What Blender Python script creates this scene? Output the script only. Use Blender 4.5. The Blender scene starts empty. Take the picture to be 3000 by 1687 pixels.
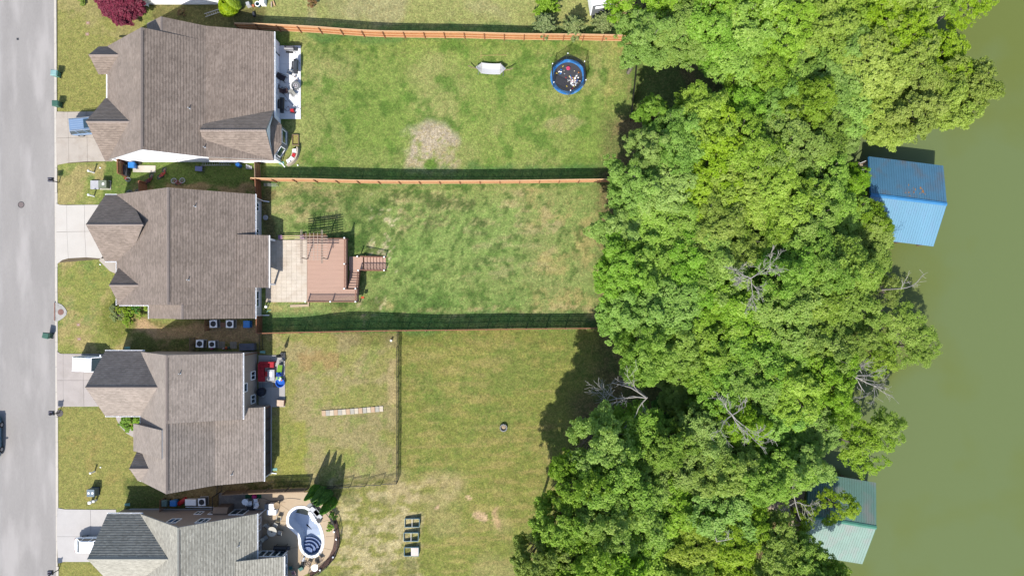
import bpy, math, random
import numpy as np
from mathutils import Vector, Matrix
random.seed(7); np.random.seed(7)
PI = math.pi
def R(a): return math.radians(a)
sc = bpy.context.scene
COL = sc.collection

# ------------------------------------------------------------------ camera, light, exposure
HC = 79.0          # drone height above the house lots
FP = 1920.0        # focal length, pixels of the 3000 px wide photograph
NX, NY = 1500.0, 893.0
cam_d = bpy.data.cameras.new('camera'); cam = bpy.data.objects.new('camera', cam_d); COL.objects.link(cam)
cam_d.sensor_fit = 'HORIZONTAL'; cam_d.sensor_width = 36.0; cam_d.lens = FP / 3000 * 36.0
cam_d.shift_x = 0.0; cam_d.shift_y = (NY - 843.5) / 3000
cam_d.clip_start = 0.5; cam_d.clip_end = 2000
cam.location = (0, 0, HC); cam.rotation_euler = (0, 0, 0)
sc.camera = cam
SUN_EL, SUN_AZ = R(47), R(17.5)      # azimuth the shadows point to, east of north
sun_d = bpy.data.lights.new('sun', 'SUN'); sun = bpy.data.objects.new('sun', sun_d); COL.objects.link(sun)
sun_d.energy = 4.25; sun_d.angle = R(0.55); sun_d.color = (1.0, 0.955, 0.88)
ld = Vector((math.sin(SUN_AZ) * math.cos(SUN_EL), math.cos(SUN_AZ) * math.cos(SUN_EL), -math.sin(SUN_EL)))
sun.rotation_euler = ld.to_track_quat('-Z', 'Y').to_euler()
W = bpy.data.worlds.new('World'); sc.world = W; W.use_nodes = True
nt = W.node_tree
sky = nt.nodes.new('ShaderNodeTexSky'); sky.sky_type = 'NISHITA'; sky.sun_disc = False
sky.sun_elevation = SUN_EL; sky.sun_rotation = math.atan2(-ld.x, -ld.y)
bg = nt.nodes['Background']; bg.inputs['Strength'].default_value = 0.13
nt.links.new(sky.outputs[0], bg.inputs[0])
sc.view_settings.view_transform = 'Standard'; sc.view_settings.look = 'None'
sc.view_settings.gamma = 1.0; sc.view_settings.use_curve_mapping = False
sc.view_settings.exposure = 1.08
sc.cycles.max_bounces = 6; sc.cycles.diffuse_bounces = 3; sc.cycles.transmission_bounces = 4; sc.cycles.transparent_max_bounces = 6

# ------------------------------------------------------------------ colours: C() takes the colour a sunlit level surface shows
EXPO = 2.45
def lin(c):
    c = c / 255.0
    return c / 12.92 if c <= 0.04045 else ((c + 0.055) / 1.055) ** 2.4
def C(r, g, b): return (lin(r) / EXPO, lin(g) / EXPO, lin(b) / EXPO, 1.0)

# ------------------------------------------------------------------ terrain
def shore(Y): return 35.5 + 1.3 * np.sin(Y * 0.21 + 1.0) + 0.7 * np.sin(Y * 0.53)
def G(X, Y):
    X = np.asarray(X, float); Y = np.asarray(Y, float)
    t = np.clip((-1.0 - Y) / 4.0, 0, 1)
    a = -24.3 + t * 4.6
    out = 0
    for d in (-2.2, -1.1, 0, 1.1, 2.2):
        x = X + d
        u = x - a
        near = -np.clip(u / 5, 0, 1) * 1.15 - np.clip((u - 5) / 5, 0, 1) * .75 - np.clip((u - 10) / 15, 0, 1) * .9 - np.clip((u - 25) / 20, 0, 1) * .45
        s = shore(Y)
        near = near - np.clip((x - (s - 9)) / 9, 0, 1) * 1.2 - np.clip((x - s) / 5, 0, 1) * 2.5
        out = out + near
    return out / 5
def g(X, Y): return float(G(X, Y))
def pt(px, py, z=None, up=0.0):
    """the world point seen at pixel (px, py): at height z, or on the ground plus up"""
    if z is None:
        zz = 0.0
        for _ in range(8):
            X = (px - NX) / FP * (HC - zz); Y = (NY - py) / FP * (HC - zz)
            zz = g(X, Y) + up
        return Vector((X, Y, zz))
    return Vector(((px - NX) / FP * (HC - z), (NY - py) / FP * (HC - z), z))

# ------------------------------------------------------------------ materials
MATS = {}
def nodes_of(name):
    m = bpy.data.materials.new(name); m.use_nodes = True
    t = m.node_tree; b = t.nodes['Principled BSDF']
    return m, t, b
def mat(name, col, rough=.75, metal=0.0, amt=.14, sc1=1.2, fine=.10, sc2=14.0, bump=0.0, bsc=30.0, spec=.3, stretch=None, trans=0.0, coat=0.0, stain=None, st_amt=.3, st_sc=.5):
    if name in MATS: return MATS[name]
    m, t, b = nodes_of(name)
    N = t.nodes.new; L = t.links.new
    geo = N('ShaderNodeNewGeometry'); src = geo.outputs['Position']
    if stretch:
        mp = N('ShaderNodeMapping'); mp.inputs['Scale'].default_value = stretch
        L(src, mp.inputs[0]); src = mp.outputs[0]
    n1 = N('ShaderNodeTexNoise'); n1.inputs['Scale'].default_value = sc1; n1.inputs['Detail'].default_value = 4
    n2 = N('ShaderNodeTexNoise'); n2.inputs['Scale'].default_value = sc2; n2.inputs['Detail'].default_value = 3
    L(src, n1.inputs['Vector']); L(src, n2.inputs['Vector'])
    r1 = N('ShaderNodeMapRange'); r1.inputs[1].default_value = .25; r1.inputs[2].default_value = .75; r1.inputs[3].default_value = 1 - amt; r1.inputs[4].default_value = 1 + amt
    r2 = N('ShaderNodeMapRange'); r2.inputs[1].default_value = .25; r2.inputs[2].default_value = .75; r2.inputs[3].default_value = 1 - fine; r2.inputs[4].default_value = 1 + fine
    L(n1.outputs[0], r1.inputs[0]); L(n2.outputs[0], r2.inputs[0])
    mu = N('ShaderNodeMath'); mu.operation = 'MULTIPLY'; L(r1.outputs[0], mu.inputs[0]); L(r2.outputs[0], mu.inputs[1])
    cv = N('ShaderNodeVectorMath'); cv.operation = 'SCALE'; cv.inputs[0].default_value = col[:3]; L(mu.outputs[0], cv.inputs['Scale'])
    out = cv.outputs[0]
    if stain:
        n3 = N('ShaderNodeTexNoise'); n3.inputs['Scale'].default_value = st_sc; n3.inputs['Detail'].default_value = 6; L(src, n3.inputs['Vector'])
        r3 = N('ShaderNodeMapRange'); r3.inputs[1].default_value = .5; r3.inputs[2].default_value = .68; r3.inputs[3].default_value = 0; r3.inputs[4].default_value = st_amt
        L(n3.outputs[0], r3.inputs[0])
        mx = N('ShaderNodeMix'); mx.data_type = 'RGBA'; L(r3.outputs[0], mx.inputs[0]); L(out, mx.inputs[6]); mx.inputs[7].default_value = stain
        out = mx.outputs[2]
    L(out, b.inputs['Base Color'])
    b.inputs['Roughness'].default_value = rough; b.inputs['Metallic'].default_value = metal
    b.inputs['Specular IOR Level'].default_value = spec
    if coat: b.inputs['Coat Weight'].default_value = coat
    if trans: b.inputs['Transmission Weight'].default_value = trans
    if bump:
        bn = N('ShaderNodeTexNoise'); bn.inputs['Scale'].default_value = bsc; bn.inputs['Detail'].default_value = 3; L(src, bn.inputs['Vector'])
        bu = N('ShaderNodeBump'); bu.inputs['Strength'].default_value = bump; bu.inputs['Distance'].default_value = .03
        L(bn.outputs[0], bu.inputs['Height']); L(bu.outputs[0], b.inputs['Normal'])
    MATS[name] = m
    return m
def shingle(name, ca, cb, dark=.72, streak=.12, sheen=.8):
    """asphalt shingles: UV in metres, u along the course, v up the slope"""
    m, t, b = nodes_of(name); N = t.nodes.new; L = t.links.new
    uv = N('ShaderNodeUVMap'); sp = N('ShaderNodeSeparateXYZ'); L(uv.outputs[0], sp.inputs[0])
    def math_(op, a, bb=None):
        k = N('ShaderNodeMath'); k.operation = op
        for i, x in enumerate((a, bb)):
            if x is None: continue
            if isinstance(x, (int, float)): k.inputs[i].default_value = x
            else: L(x, k.inputs[i])
        return k.outputs[0]
    v = math_('DIVIDE', sp.outputs[1], .145); row = math_('FLOOR', v)
    off = math_('MULTIPLY', row, .37)
    u = math_('ADD', math_('DIVIDE', sp.outputs[0], .33), off); colm = math_('FLOOR', u)
    cb_ = N('ShaderNodeCombineXYZ'); L(colm, cb_.inputs[0]); L(row, cb_.inputs[1])
    wn = N('ShaderNodeTexWhiteNoise'); wn.noise_dimensions = '2D'; L(cb_.outputs[0], wn.inputs['Vector'])
    mx = N('ShaderNodeMix'); mx.data_type = 'RGBA'; L(wn.outputs[0], mx.inputs[0]); mx.inputs[6].default_value = ca; mx.inputs[7].default_value = cb
    v2 = math_('DIVIDE', sp.outputs[1], .29); fr = math_('FRACT', v2)
    st = N('ShaderNodeMapRange'); st.inputs[1].default_value = .70; st.inputs[2].default_value = .95; st.inputs[3].default_value = 1.03; st.inputs[4].default_value = dark; L(fr, st.inputs[0])
    nz = N('ShaderNodeTexNoise'); nz.inputs['Scale'].default_value = .45; nz.inputs['Detail'].default_value = 5; nz.inputs['Roughness'].default_value = .6; L(uv.outputs[0], nz.inputs['Vector'])
    mr = N('ShaderNodeMapRange'); mr.inputs[1].default_value = .3; mr.inputs[2].default_value = .7; mr.inputs[3].default_value = 1 - streak; mr.inputs[4].default_value = 1 + streak; L(nz.outputs[0], mr.inputs[0])
    ng = N('ShaderNodeTexNoise'); ng.inputs['Scale'].default_value = 5.5; ng.inputs['Detail'].default_value = 3; L(uv.outputs[0], ng.inputs['Vector'])
    mg = N('ShaderNodeMapRange'); mg.inputs[1].default_value = .3; mg.inputs[2].default_value = .7; mg.inputs[3].default_value = .93; mg.inputs[4].default_value = 1.07; L(ng.outputs[0], mg.inputs[0])
    k = math_('MULTIPLY', math_('MULTIPLY', st.outputs[0], mr.outputs[0]), mg.outputs[0])
    sv = N('ShaderNodeVectorMath'); sv.operation = 'SCALE'; L(mx.outputs[2], sv.inputs[0]); L(k, sv.inputs['Scale'])
    L(sv.outputs[0], b.inputs['Base Color']); b.inputs['Roughness'].default_value = .9; b.inputs['Specular IOR Level'].default_value = .1
    b.inputs['Sheen Weight'].default_value = sheen; b.inputs['Sheen Roughness'].default_value = .4; b.inputs['Sheen Tint'].default_value = (1, .92, .84, 1)
    MATS[name] = m; return m
def siding(name, col, pitch=.13):
    m, t, b = nodes_of(name); N = t.nodes.new; L = t.links.new
    geo = N('ShaderNodeNewGeometry'); sp = N('ShaderNodeSeparateXYZ'); L(geo.outputs['Position'], sp.inputs[0])
    a = N('ShaderNodeMath'); a.operation = 'DIVIDE'; L(sp.outputs[2], a.inputs[0]); a.inputs[1].default_value = pitch
    f = N('ShaderNodeMath'); f.operation = 'FRACT'; L(a.outputs[0], f.inputs[0])
    r = N('ShaderNodeMapRange'); r.inputs[1].default_value = 0; r.inputs[2].default_value = .18; r.inputs[3].default_value = .82; r.inputs[4].default_value = 1.0; L(f.outputs[0], r.inputs[0])
    n = N('ShaderNodeTexNoise'); n.inputs['Scale'].default_value = .7; L(geo.outputs['Position'], n.inputs['Vector'])
    r2 = N('ShaderNodeMapRange'); r2.inputs[3].default_value = .92; r2.inputs[4].default_value = 1.08; L(n.outputs[0], r2.inputs[0])
    k = N('ShaderNodeMath'); k.operation = 'MULTIPLY'; L(r.outputs[0], k.inputs[0]); L(r2.outputs[0], k.inputs[1])
    sv = N('ShaderNodeVectorMath'); sv.operation = 'SCALE'; sv.inputs[0].default_value = col[:3]; L(k.outputs[0], sv.inputs['Scale'])
    L(sv.outputs[0], b.inputs['Base Color']); b.inputs['Roughness'].default_value = .6
    bu = N('ShaderNodeBump'); bu.inputs['Strength'].default_value = .5; bu.inputs['Distance'].default_value = .012
    L(f.outputs[0], bu.inputs['Height']); L(bu.outputs[0], b.inputs['Normal'])
    MATS[name] = m; return m
def leafmat(name, ca, cb, cc, tr=.32, rough=.5):
    m = bpy.data.materials.new(name); m.use_nodes = True; t = m.node_tree; N = t.nodes.new; L = t.links.new
    b = t.nodes['Principled BSDF']; o = t.nodes['Material Output']
    at = N('ShaderNodeAttribute'); at.attribute_name = 'var'
    oi = N('ShaderNodeObjectInfo')
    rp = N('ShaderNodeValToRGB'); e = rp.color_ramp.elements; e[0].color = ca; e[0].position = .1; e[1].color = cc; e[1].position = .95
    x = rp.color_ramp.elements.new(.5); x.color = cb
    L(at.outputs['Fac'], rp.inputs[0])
    hs = N('ShaderNodeHueSaturation'); L(rp.outputs[0], hs.inputs['Color'])
    def rng(lo, hi, sock, mul=1.0):
        a = N('ShaderNodeMath'); a.operation = 'MULTIPLY'; L(oi.outputs['Random'], a.inputs[0]); a.inputs[1].default_value = mul
        f = N('ShaderNodeMath'); f.operation = 'FRACT'; L(a.outputs[0], f.inputs[0])
        r = N('ShaderNodeMapRange'); r.inputs[3].default_value = lo; r.inputs[4].default_value = hi; L(f.outputs[0], r.inputs[0]); L(r.outputs[0], hs.inputs[sock])
    rng(.480, .500, 'Hue', 7.3); rng(.9, 1.08, 'Saturation', 3.7); rng(.86, 1.12, 'Value', 1.0)
    L(hs.outputs[0], b.inputs['Base Color']); b.inputs['Roughness'].default_value = rough; b.inputs['Specular IOR Level'].default_value = .2
    tb = N('ShaderNodeBsdfTranslucent')
    sv = N('ShaderNodeVectorMath'); sv.operation = 'MULTIPLY'; sv.inputs[1].default_value = (1.25, 1.25, .7); L(hs.outputs[0], sv.inputs[0]); L(sv.outputs[0], tb.inputs[0])
    mx = N('ShaderNodeMixShader'); mx.inputs[0].default_value = tr; L(b.outputs[0], mx.inputs[1]); L(tb.outputs[0], mx.inputs[2])
    L(mx.outputs[0], o.inputs[0]); MATS[name] = m; return m

# ------------------------------------------------------------------ mesh building
class MB:
    def __init__(s): s.v = []; s.f = []; s.m = []; s.uv = {}
    def face(s, pts, mi=0, uv=None):
        i = len(s.v); s.v += [tuple(p) for p in pts]; s.f.append(tuple(range(i, i + len(pts)))); s.m.append(mi)
        if uv: s.uv[len(s.f) - 1] = uv
    def hexa(s, p, mi=0):
        """8 points: bottom 4 counter-clockwise, top 4 counter-clockwise"""
        i = len(s.v); s.v += [tuple(q) for q in p]
        for f in ((3, 2, 1, 0), (4, 5, 6, 7), (0, 1, 5, 4), (1, 2, 6, 5), (2, 3, 7, 6), (3, 0, 4, 7)):
            s.f.append(tuple(i + k for k in f)); s.m.append(mi)
    def box(s, c, d, rz=0.0, mi=0, taper=1.0):
        cx, cy, cz = c; hx, hy, hz = d[0] / 2, d[1] / 2, d[2] / 2; cr, sr = math.cos(rz), math.sin(rz)
        P = []
        for z, k in ((-hz, 1.0), (hz, taper)):
            for x, y in ((-hx, -hy), (hx, -hy), (hx, hy), (-hx, hy)):
                x *= k; y *= k
                P.append((cx + x * cr - y * sr, cy + x * sr + y * cr, cz + z))
        s.hexa(P, mi)
    def bar(s, a, b, w, h=None, mi=0):
        """a box beam from a to b"""
        a = Vector(a); b = Vector(b); h = h or w; d = (b - a)
        if d.length < 1e-6: return
        d.normalize(); up = Vector((0, 0, 1)) if abs(d.z) < .95 else Vector((0, 1, 0))
        x = d.cross(up).normalized() * w / 2; y = x.normalized().cross(d) * h / 2
        P = [a - x - y, a + x - y, a + x + y, a - x + y, b - x - y, b + x - y, b + x + y, b - x + y]
        i = len(s.v); s.v += [tuple(q) for q in P]
        for f in ((0, 1, 2, 3), (7, 6, 5, 4), (4, 5, 1, 0), (5, 6, 2, 1), (6, 7, 3, 2), (7, 4, 0, 3)):
            s.f.append(tuple(i + k for k in f)); s.m.append(mi)
    def cyl(s, c, r, h, n=12, r2=None, mi=0, cap=True):
        """upright, from c up by h"""
        r2 = r if r2 is None else r2; i = len(s.v)
        for k in range(n):
            a = 2 * PI * k / n; s.v.append((c[0] + r * math.cos(a), c[1] + r * math.sin(a), c[2]))
        for k in range(n):
            a = 2 * PI * k / n; s.v.append((c[0] + r2 * math.cos(a), c[1] + r2 * math.sin(a), c[2] + h))
        for k in range(n):
            j = (k + 1) % n; s.f.append((i + k, i + j, i + n + j, i + n + k)); s.m.append(mi)
        if cap:
            s.f.append(tuple(i + n + k for k in range(n))); s.m.append(mi)
            s.f.append(tuple(i + k for k in reversed(range(n)))); s.m.append(mi)
    def tube(s, pts, r, n=6, mi=0, rad=None, close=False):
        pts = [Vector(p) for p in pts]; i0 = len(s.v); m = len(pts)
        for k, p in enumerate(pts):
            if close: d = pts[(k + 1) % m] - pts[k - 1]
            else: d = pts[min(k + 1, m - 1)] - pts[max(k - 1, 0)]
            d.normalize(); up = Vector((0, 0, 1)) if abs(d.z) < .9 else Vector((1, 0, 0))
            x = d.cross(up).normalized(); y = x.cross(d); rr = rad[k] if rad else r
            for q in range(n):
                a = 2 * PI * q / n; w = p + x * rr * math.cos(a) + y * rr * math.sin(a); s.v.append(tuple(w))
        for k in range(m if close else m - 1):
            b = i0 + ((k + 1) % m) * n; a = i0 + k * n
            for q in range(n):
                j = (q + 1) % n; s.f.append((a + q, a + j, b + j, b + q)); s.m.append(mi)
        if not close:
            s.f.append(tuple(i0 + q for q in reversed(range(n)))); s.m.append(mi)
            s.f.append(tuple(i0 + (m - 1) * n + q for q in range(n))); s.m.append(mi)
    def ring(s, c, r, t, n=24, k=6, mi=0, tilt=None):
        pts = []
        for i in range(n):
            a = 2 * PI * i / n; p = Vector((r * math.cos(a), r * math.sin(a), 0))
            if tilt is not None: p = tilt @ p
            pts.append(Vector(c) + p)
        s.tube(pts, t, k, mi, close=True)
    def lathe(s, c, prof, n=16, mi=0):
        i = len(s.v)
        for r, z in prof:
            for k in range(n):
                a = 2 * PI * k / n; s.v.append((c[0] + r * math.cos(a), c[1] + r * math.sin(a), c[2] + z))
        for q in range(len(prof) - 1):
            for k in range(n):
                j = (k + 1) % n; s.f.append((i + q * n + k, i + q * n + j, i + (q + 1) * n + j, i + (q + 1) * n + k)); s.m.append(mi)
        s.f.append(tuple(i + (len(prof) - 1) * n + k for k in range(n))); s.m.append(mi)
    def slab(s, poly, z0, z1, mi=0):
        """vertical prism over a counter-clockwise polygon"""
        n = len(poly); i = len(s.v)
        a = sum(poly[k][0] * poly[(k + 1) % n][1] - poly[(k + 1) % n][0] * poly[k][1] for k in range(n))
        if a < 0: poly = poly[::-1]
        s.v += [(p[0], p[1], z0) for p in poly] + [(p[0], p[1], z1) for p in poly]
        s.f.append(tuple(i + n + k for k in range(n))); s.m.append(mi)
        s.f.append(tuple(i + k for k in reversed(range(n)))); s.m.append(mi)
        for k in range(n):
            j = (k + 1) % n; s.f.append((i + k, i + j, i + n + j, i + n + k)); s.m.append(mi)
    def prism(s, prof, b0, b1, axis='Y', mi=0):
        """profile of (a, z) swept along b; axis 'Y': a is X, b is Y; 'X': a is Y, b is X"""
        n = len(prof); i = len(s.v)
        for b in (b0, b1):
            for a, z in prof: s.v.append((a, b, z) if axis == 'Y' else (b, a, z))
        s.f.append(tuple(i + k for k in range(n))); s.m.append(mi)
        s.f.append(tuple(i + n + k for k in reversed(range(n)))); s.m.append(mi)
        for k in range(n):
            j = (k + 1) % n; s.f.append((i + k, i + n + k, i + n + j, i + j)); s.m.append(mi)
    def mesh(s, name, mats, origin=None, rz=0.0, smooth=False):
        me = bpy.data.meshes.new(name)
        V = s.v
        if origin is not None:
            cr, sr = math.cos(-rz), math.sin(-rz); ox, oy, oz = origin
            V = [((x - ox) * cr - (y - oy) * sr, (x - ox) * sr + (y - oy) * cr, z - oz) for x, y, z in V]
        me.from_pydata(V, [], s.f)
        if not isinstance(mats, (list, tuple)): mats = [mats]
        for m in mats: me.materials.append(m)
        if len(mats) > 1: me.polygons.foreach_set('material_index', s.m)
        if s.uv:
            ul = me.uv_layers.new(name='UVMap')
            for fi, uvs in s.uv.items():
                p = me.polygons[fi]
                for k, li in enumerate(p.loop_indices): ul.data[li].uv = uvs[k]
        if smooth: me.polygons.foreach_set('use_smooth', [True] * len(me.polygons))
        return me
    def build(s, name, mats, parent=None, smooth=False, kind=None, local=False):
        """one mesh object; coordinates are world unless local"""
        if parent is not None and not local:
            o0, rz = parent.get('_o', None), 0.0
            if o0 is not None: o0, rz = tuple(parent['_o'])[:3], parent['_o'][3]
            me = s.mesh(name, mats, o0, rz, smooth)
        else: me = s.mesh(name, mats, None, 0, smooth)
        o = bpy.data.objects.new(name, me); COL.objects.link(o)
        if parent is not None:
            o.parent = parent
            if parent.get('_o', None) is not None: o['_o'] = tuple(parent['_o'])
        if kind: o['kind'] = kind
        return o
def tag(o, label, cat, group=None, kind=None):
    if label: o['label'] = label
    if cat: o['category'] = cat
    if group: o['group'] = group
    if kind: o['kind'] = kind
    return o
def thing(name, loc, label, cat, rz=0.0, group=None, kind=None):
    o = bpy.data.objects.new(name, None); COL.objects.link(o); o.empty_display_size = .2
    o.location = loc; o.rotation_euler = (0, 0, rz); o['_o'] = (loc[0], loc[1], loc[2], rz)
    return tag(o, label, cat, group, kind)
def part(name, me, parent, loc=(0, 0, 0), rz=0.0, label=None):
    """a child that shares the mesh me; loc is in the parent's frame"""
    o = bpy.data.objects.new(name, me); COL.objects.link(o); o.parent = parent; o.location = loc; o.rotation_euler = (0, 0, rz)
    if label: o['label'] = label
    return o
def copy_thing(src, loc, rz=0.0, label=None, scale=None):
    r = src.copy(); COL.objects.link(r); r.location = loc; r.rotation_euler = (0, 0, rz); r['_o'] = (loc[0], loc[1], loc[2], rz)
    if label: r['label'] = label
    if scale: r.scale = scale
    def rec(a, b):
        for ch in list(a.children):
            c = ch.copy(); COL.objects.link(c); c.parent = b; rec(ch, c)
    rec(src, r)
    return r

# ------------------------------------------------------------------ numpy noise
def vnoise(x, y, scale, seed, octaves=3):
    out = np.zeros_like(x, float); amp = 1.0; tot = 0
    for o in range(octaves):
        rg = np.random.RandomState(seed + o * 17); T = rg.rand(256, 256)
        fx = x / scale * 2 ** o + 1000.3; fy = y / scale * 2 ** o + 1000.7
        ix = np.floor(fx).astype(int); iy = np.floor(fy).astype(int); tx = fx - ix; ty = fy - iy
        tx = tx * tx * (3 - 2 * tx); ty = ty * ty * (3 - 2 * ty)
        a = T[ix % 256, iy % 256]; b = T[(ix + 1) % 256, iy % 256]; c = T[ix % 256, (iy + 1) % 256]; d = T[(ix + 1) % 256, (iy + 1) % 256]
        out += amp * ((a * (1 - tx) + b * tx) * (1 - ty) + (c * (1 - tx) + d * tx) * ty); tot += amp; amp *= .55
    return out / tot

# ------------------------------------------------------------------ ground
def frange(a, b, s): return list(np.arange(a, b, s))
POOLPX = [(839,1530),(840,1512),(846,1498),(855,1489),(866,1483),(880,1481),(895,1482),(908,1489),(918,1500),(926,1513),(933,1526),(940,1540),(946,1556),(949.5,1574),(950,1592),(946,1608),(939,1621),(928,1630),(914,1633.5),(900,1631),(888,1622),(880,1610),(875.5,1594),(875,1580),(871,1567),(862,1559),(851,1549),(843,1541)]
POOL = [tuple(pt(x, y, .06))[:2] for x, y in POOLPX]
def inpoly(X, Y, poly):
    ins = np.zeros(X.shape, bool); n = len(poly)
    for i in range(n):
        x1, y1 = poly[i]; x2, y2 = poly[(i + 1) % n]
        c = ((y1 > Y) != (y2 > Y)) & (X < (x2 - x1) * (Y - y1) / (y2 - y1 + 1e-12) + x1); ins ^= c
    return ins
def make_ground():
    xs = np.array([-400, -200, -110, -80] + frange(-68, 44, .27) + [46, 50, 60]); ys = np.array([-300, -150, -80, -50] + frange(-38, 41, .27) + [45, 60, 100, 200, 400])
    X, Y = np.meshgrid(xs, ys); Z = G(X, Y)
    X2 = X; nx, ny = len(xs), len(ys)
    PX = NX + X * FP / (HC - Z); PY = NY - Y * FP / (HC - Z)
    Z = Z + (vnoise(X, Y, 3.0, 3) - .5) * .10 * np.clip((X + 24) / 6, 0, 1)
    Z = np.where(X < -54.9, -.32, Z)     # under the street
    # warped pixel coordinates for irregular zone edges
    wx = PX + (vnoise(X, Y, 2.2, 11) - .5) * 46; wy = PY + (vnoise(X, Y, 2.2, 29) - .5) * 46
    n1 = vnoise(X, Y, 7.0, 41, 4); n2 = vnoise(X, Y, 2.4, 53, 5); n2 = np.clip(n2 + (np.random.RandomState(5).rand(*X.shape) - .5) * .10, 0, 1); n3 = vnoise(X, Y, 1.1, 67, 4); n3 = np.clip(n3 + (np.random.RandomState(4).rand(*X.shape) - .5) * .16, 0, 1); n4 = vnoise(X, Y, 14, 71, 2)
    strip = vnoise(X * .18, Y, .55, 83, 2)     # mower stripes running east-west
    def rect(x0, y0, x1, y1, s=10, warp=True):
        a, b = (wx, wy) if warp else (PX, PY)
        f = lambda t: np.clip(t / s + .5, 0, 1)
        return f(a - x0) * f(x1 - a) * f(b - y0) * f(y1 - b)
    def blob(cx, cy, rx, ry, s=.35):
        d = np.sqrt(((wx - cx) / rx) ** 2 + ((wy - cy) / ry) ** 2); return np.clip((1 - d) / s + .5, 0, 1)
    def S(n, a, b): return np.clip((n - a) / (b - a), 0, 1)
    def c3(*c): return np.array(C(*c)[:3])
    col = np.zeros(X.shape + (3,)); col[:] = c3(150, 158, 86)
    dry = np.full(X.shape, .3)
    def mix(m, c, d=None):
        nonlocal col, dry
        m = np.clip(m, 0, 1); col = col * (1 - m[..., None]) + c3(*c) * m[..., None]
        if d is not None: dry = dry * (1 - m) + d * m
    # front lawns
    mix(rect(150, -200, 420, 330), (162, 160, 88), .4); mix(rect(150, -200, 420, 130) * S(n2, .45, .6), (176, 166, 106), .5)
    mix(rect(150, 480, 330, 600), (156, 164, 86), .4); mix(rect(150, 480, 330, 600) * S(n3, .5, .62) * .7, (110, 138, 66)); mix(rect(150, 480, 330, 600) * S(n2, .52, .65), (184, 170, 112), .6)
    mix(rect(150, 750, 420, 1035), (158, 162, 84), .4); mix(rect(150, 750, 420, 1035) * S(n2, .5, .64), (188, 172, 112), .6); mix(rect(150, 750, 420, 960) * S(n3, .5, .66) * .6, (112, 144, 70))
    mix(blob(345, 930, 60, 70) , (132, 138, 62), .5)
    mix(rect(150, 1192, 420, 1490), (160, 158, 86), .4); mix(rect(150, 1192, 420, 1490) * S(n2, .55, .7) * .7, (176, 158, 92), .5)
    mix(rect(150, 1645, 420, 1900), (160, 158, 86), .4)
    # top neighbour
    mix(rect(640, -300, 1860, 100), (172, 176, 104), .5); mix(rect(900, -300, 1560, 90) * S(n1, .5, .62) * .8, (188, 180, 130), .7)
    mix(rect(450, 10, 780, 100), (126, 122, 72), .5)
    mix(blob(1835, 10, 22, 70), (206, 176, 132), .8)
    # yard of the trampoline
    m = rect(770, 100, 1870, 525); mix(m, (150, 170, 84), .35); mix(m * S(n1, .45, .60) * .85, (170, 174, 104), .5); mix(m * S(n2 * .6 + n3 * .4, .52, .62) * .8, (102, 140, 54), .05); mix(m * S(n4, .5, .7) * .4, (128, 160, 66), .1)
    mix(rect(830, 100, 1180, 520) * S(n3, .56, .72) * .55, (92, 124, 50), .1)
    mix(rect(1780, 120, 1860, 530) * S(n2, .4, .6), (178, 176, 100), .6)
    dirt = blob(1262, 430, 78, 74) * S(n2 * .6 + n3 * .4, .40, .50); mix(dirt, (208, 192, 164), .9); mix(blob(1225, 485, 44, 26) * .9, (204, 188, 152), .9)
    mix(blob(1310, 470, 45, 50) * S(n3, .45, .55), (190, 178, 138), .9); mix(blob(1262, 478, 26, 16), (118, 150, 62), .1)
    mix(blob(1650, 360, 60, 26) * .6 * S(n3, .3, .6), (190, 176, 126), .7)
    # yard of the deck
    m = rect(770, 525, 1800, 972); mix(m, (148, 168, 92), .35); fs = n3 * .55 + n2 * .25 + strip * .2
    mix(m * S(n1, .50, .62) * .55, (162, 170, 104), .5)
    mix(rect(1130, 600, 1520, 900) * S(n1, .35, .55) * .6, (146, 178, 92), .15)
    mix(rect(1150, 860, 1750, 960) * S(n2, .46, .6) * .5, (112, 150, 72), .15)
    mix(rect(1540, 560, 1800, 960) * S(n2 * .6 + n3 * .4, .46, .6) * .75, (190, 174, 112), .75)
    mix(rect(790, 536, 1000, 640) * S(n2 * .5 + strip * .5, .48, .56) * .8, (192, 178, 124), .8)
    mix(rect(1130, 560, 1640, 690, 40) * S(fs, .47, .60) * .75, (198, 184, 132), .85)
    mix(rect(1350, 640, 1640, 830) * S(strip * .6 + n3 * .4, .52, .60) * .5, (186, 178, 126), .7)
    mix(rect(1180, 900, 1780, 962) * S(strip * .5 + n3 * .5, .50, .58) * .8, (196, 180, 126), .8)
    mix(rect(790, 885, 1150, 965) * S(n2 * .5 + n3 * .5, .50, .58) * .8, (190, 176, 116), .8)
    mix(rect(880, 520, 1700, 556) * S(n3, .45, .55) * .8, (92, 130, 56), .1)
    mix(rect(840, 560, 1140, 700, 40) * S(n3 * .6 + n2 * .4, .42, .60) * .75, (86, 116, 50), .05)
    mix(rect(1000, 680, 1120, 960, 40) * S(n3 * .65 + n2 * .35, .42, .60) * .75, (82, 114, 46), .05)
    mix(rect(1100, 540, 1450, 700, 40) * S(n3 * .8 + n2 * .2, .54, .64) * .8, (70, 104, 40), .05)
    mix(rect(1120, 690, 1560, 950, 40) * S(n3, .54, .66) * .65, (88, 124, 50), .05)
    mix(rect(1080, 570, 1170, 800) * S(vnoise(X, Y, .5, 97, 2), .60, .70), (222, 210, 164), .8); mix(rect(1050, 880, 1130, 950) * S(vnoise(X, Y, .5, 99, 2), .60, .70), (218, 204, 156), .8)
    # yard of the stepping stones
    m = rect(760, 972, 1168, 1420, 4, False); mix(m, (164, 162, 92), .5); mix(m * S(n2, .44, .6) * .85, (180, 166, 118), .75); mix(m * S(n3, .55, .7) * .6, (146, 162, 78), .3)
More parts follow.
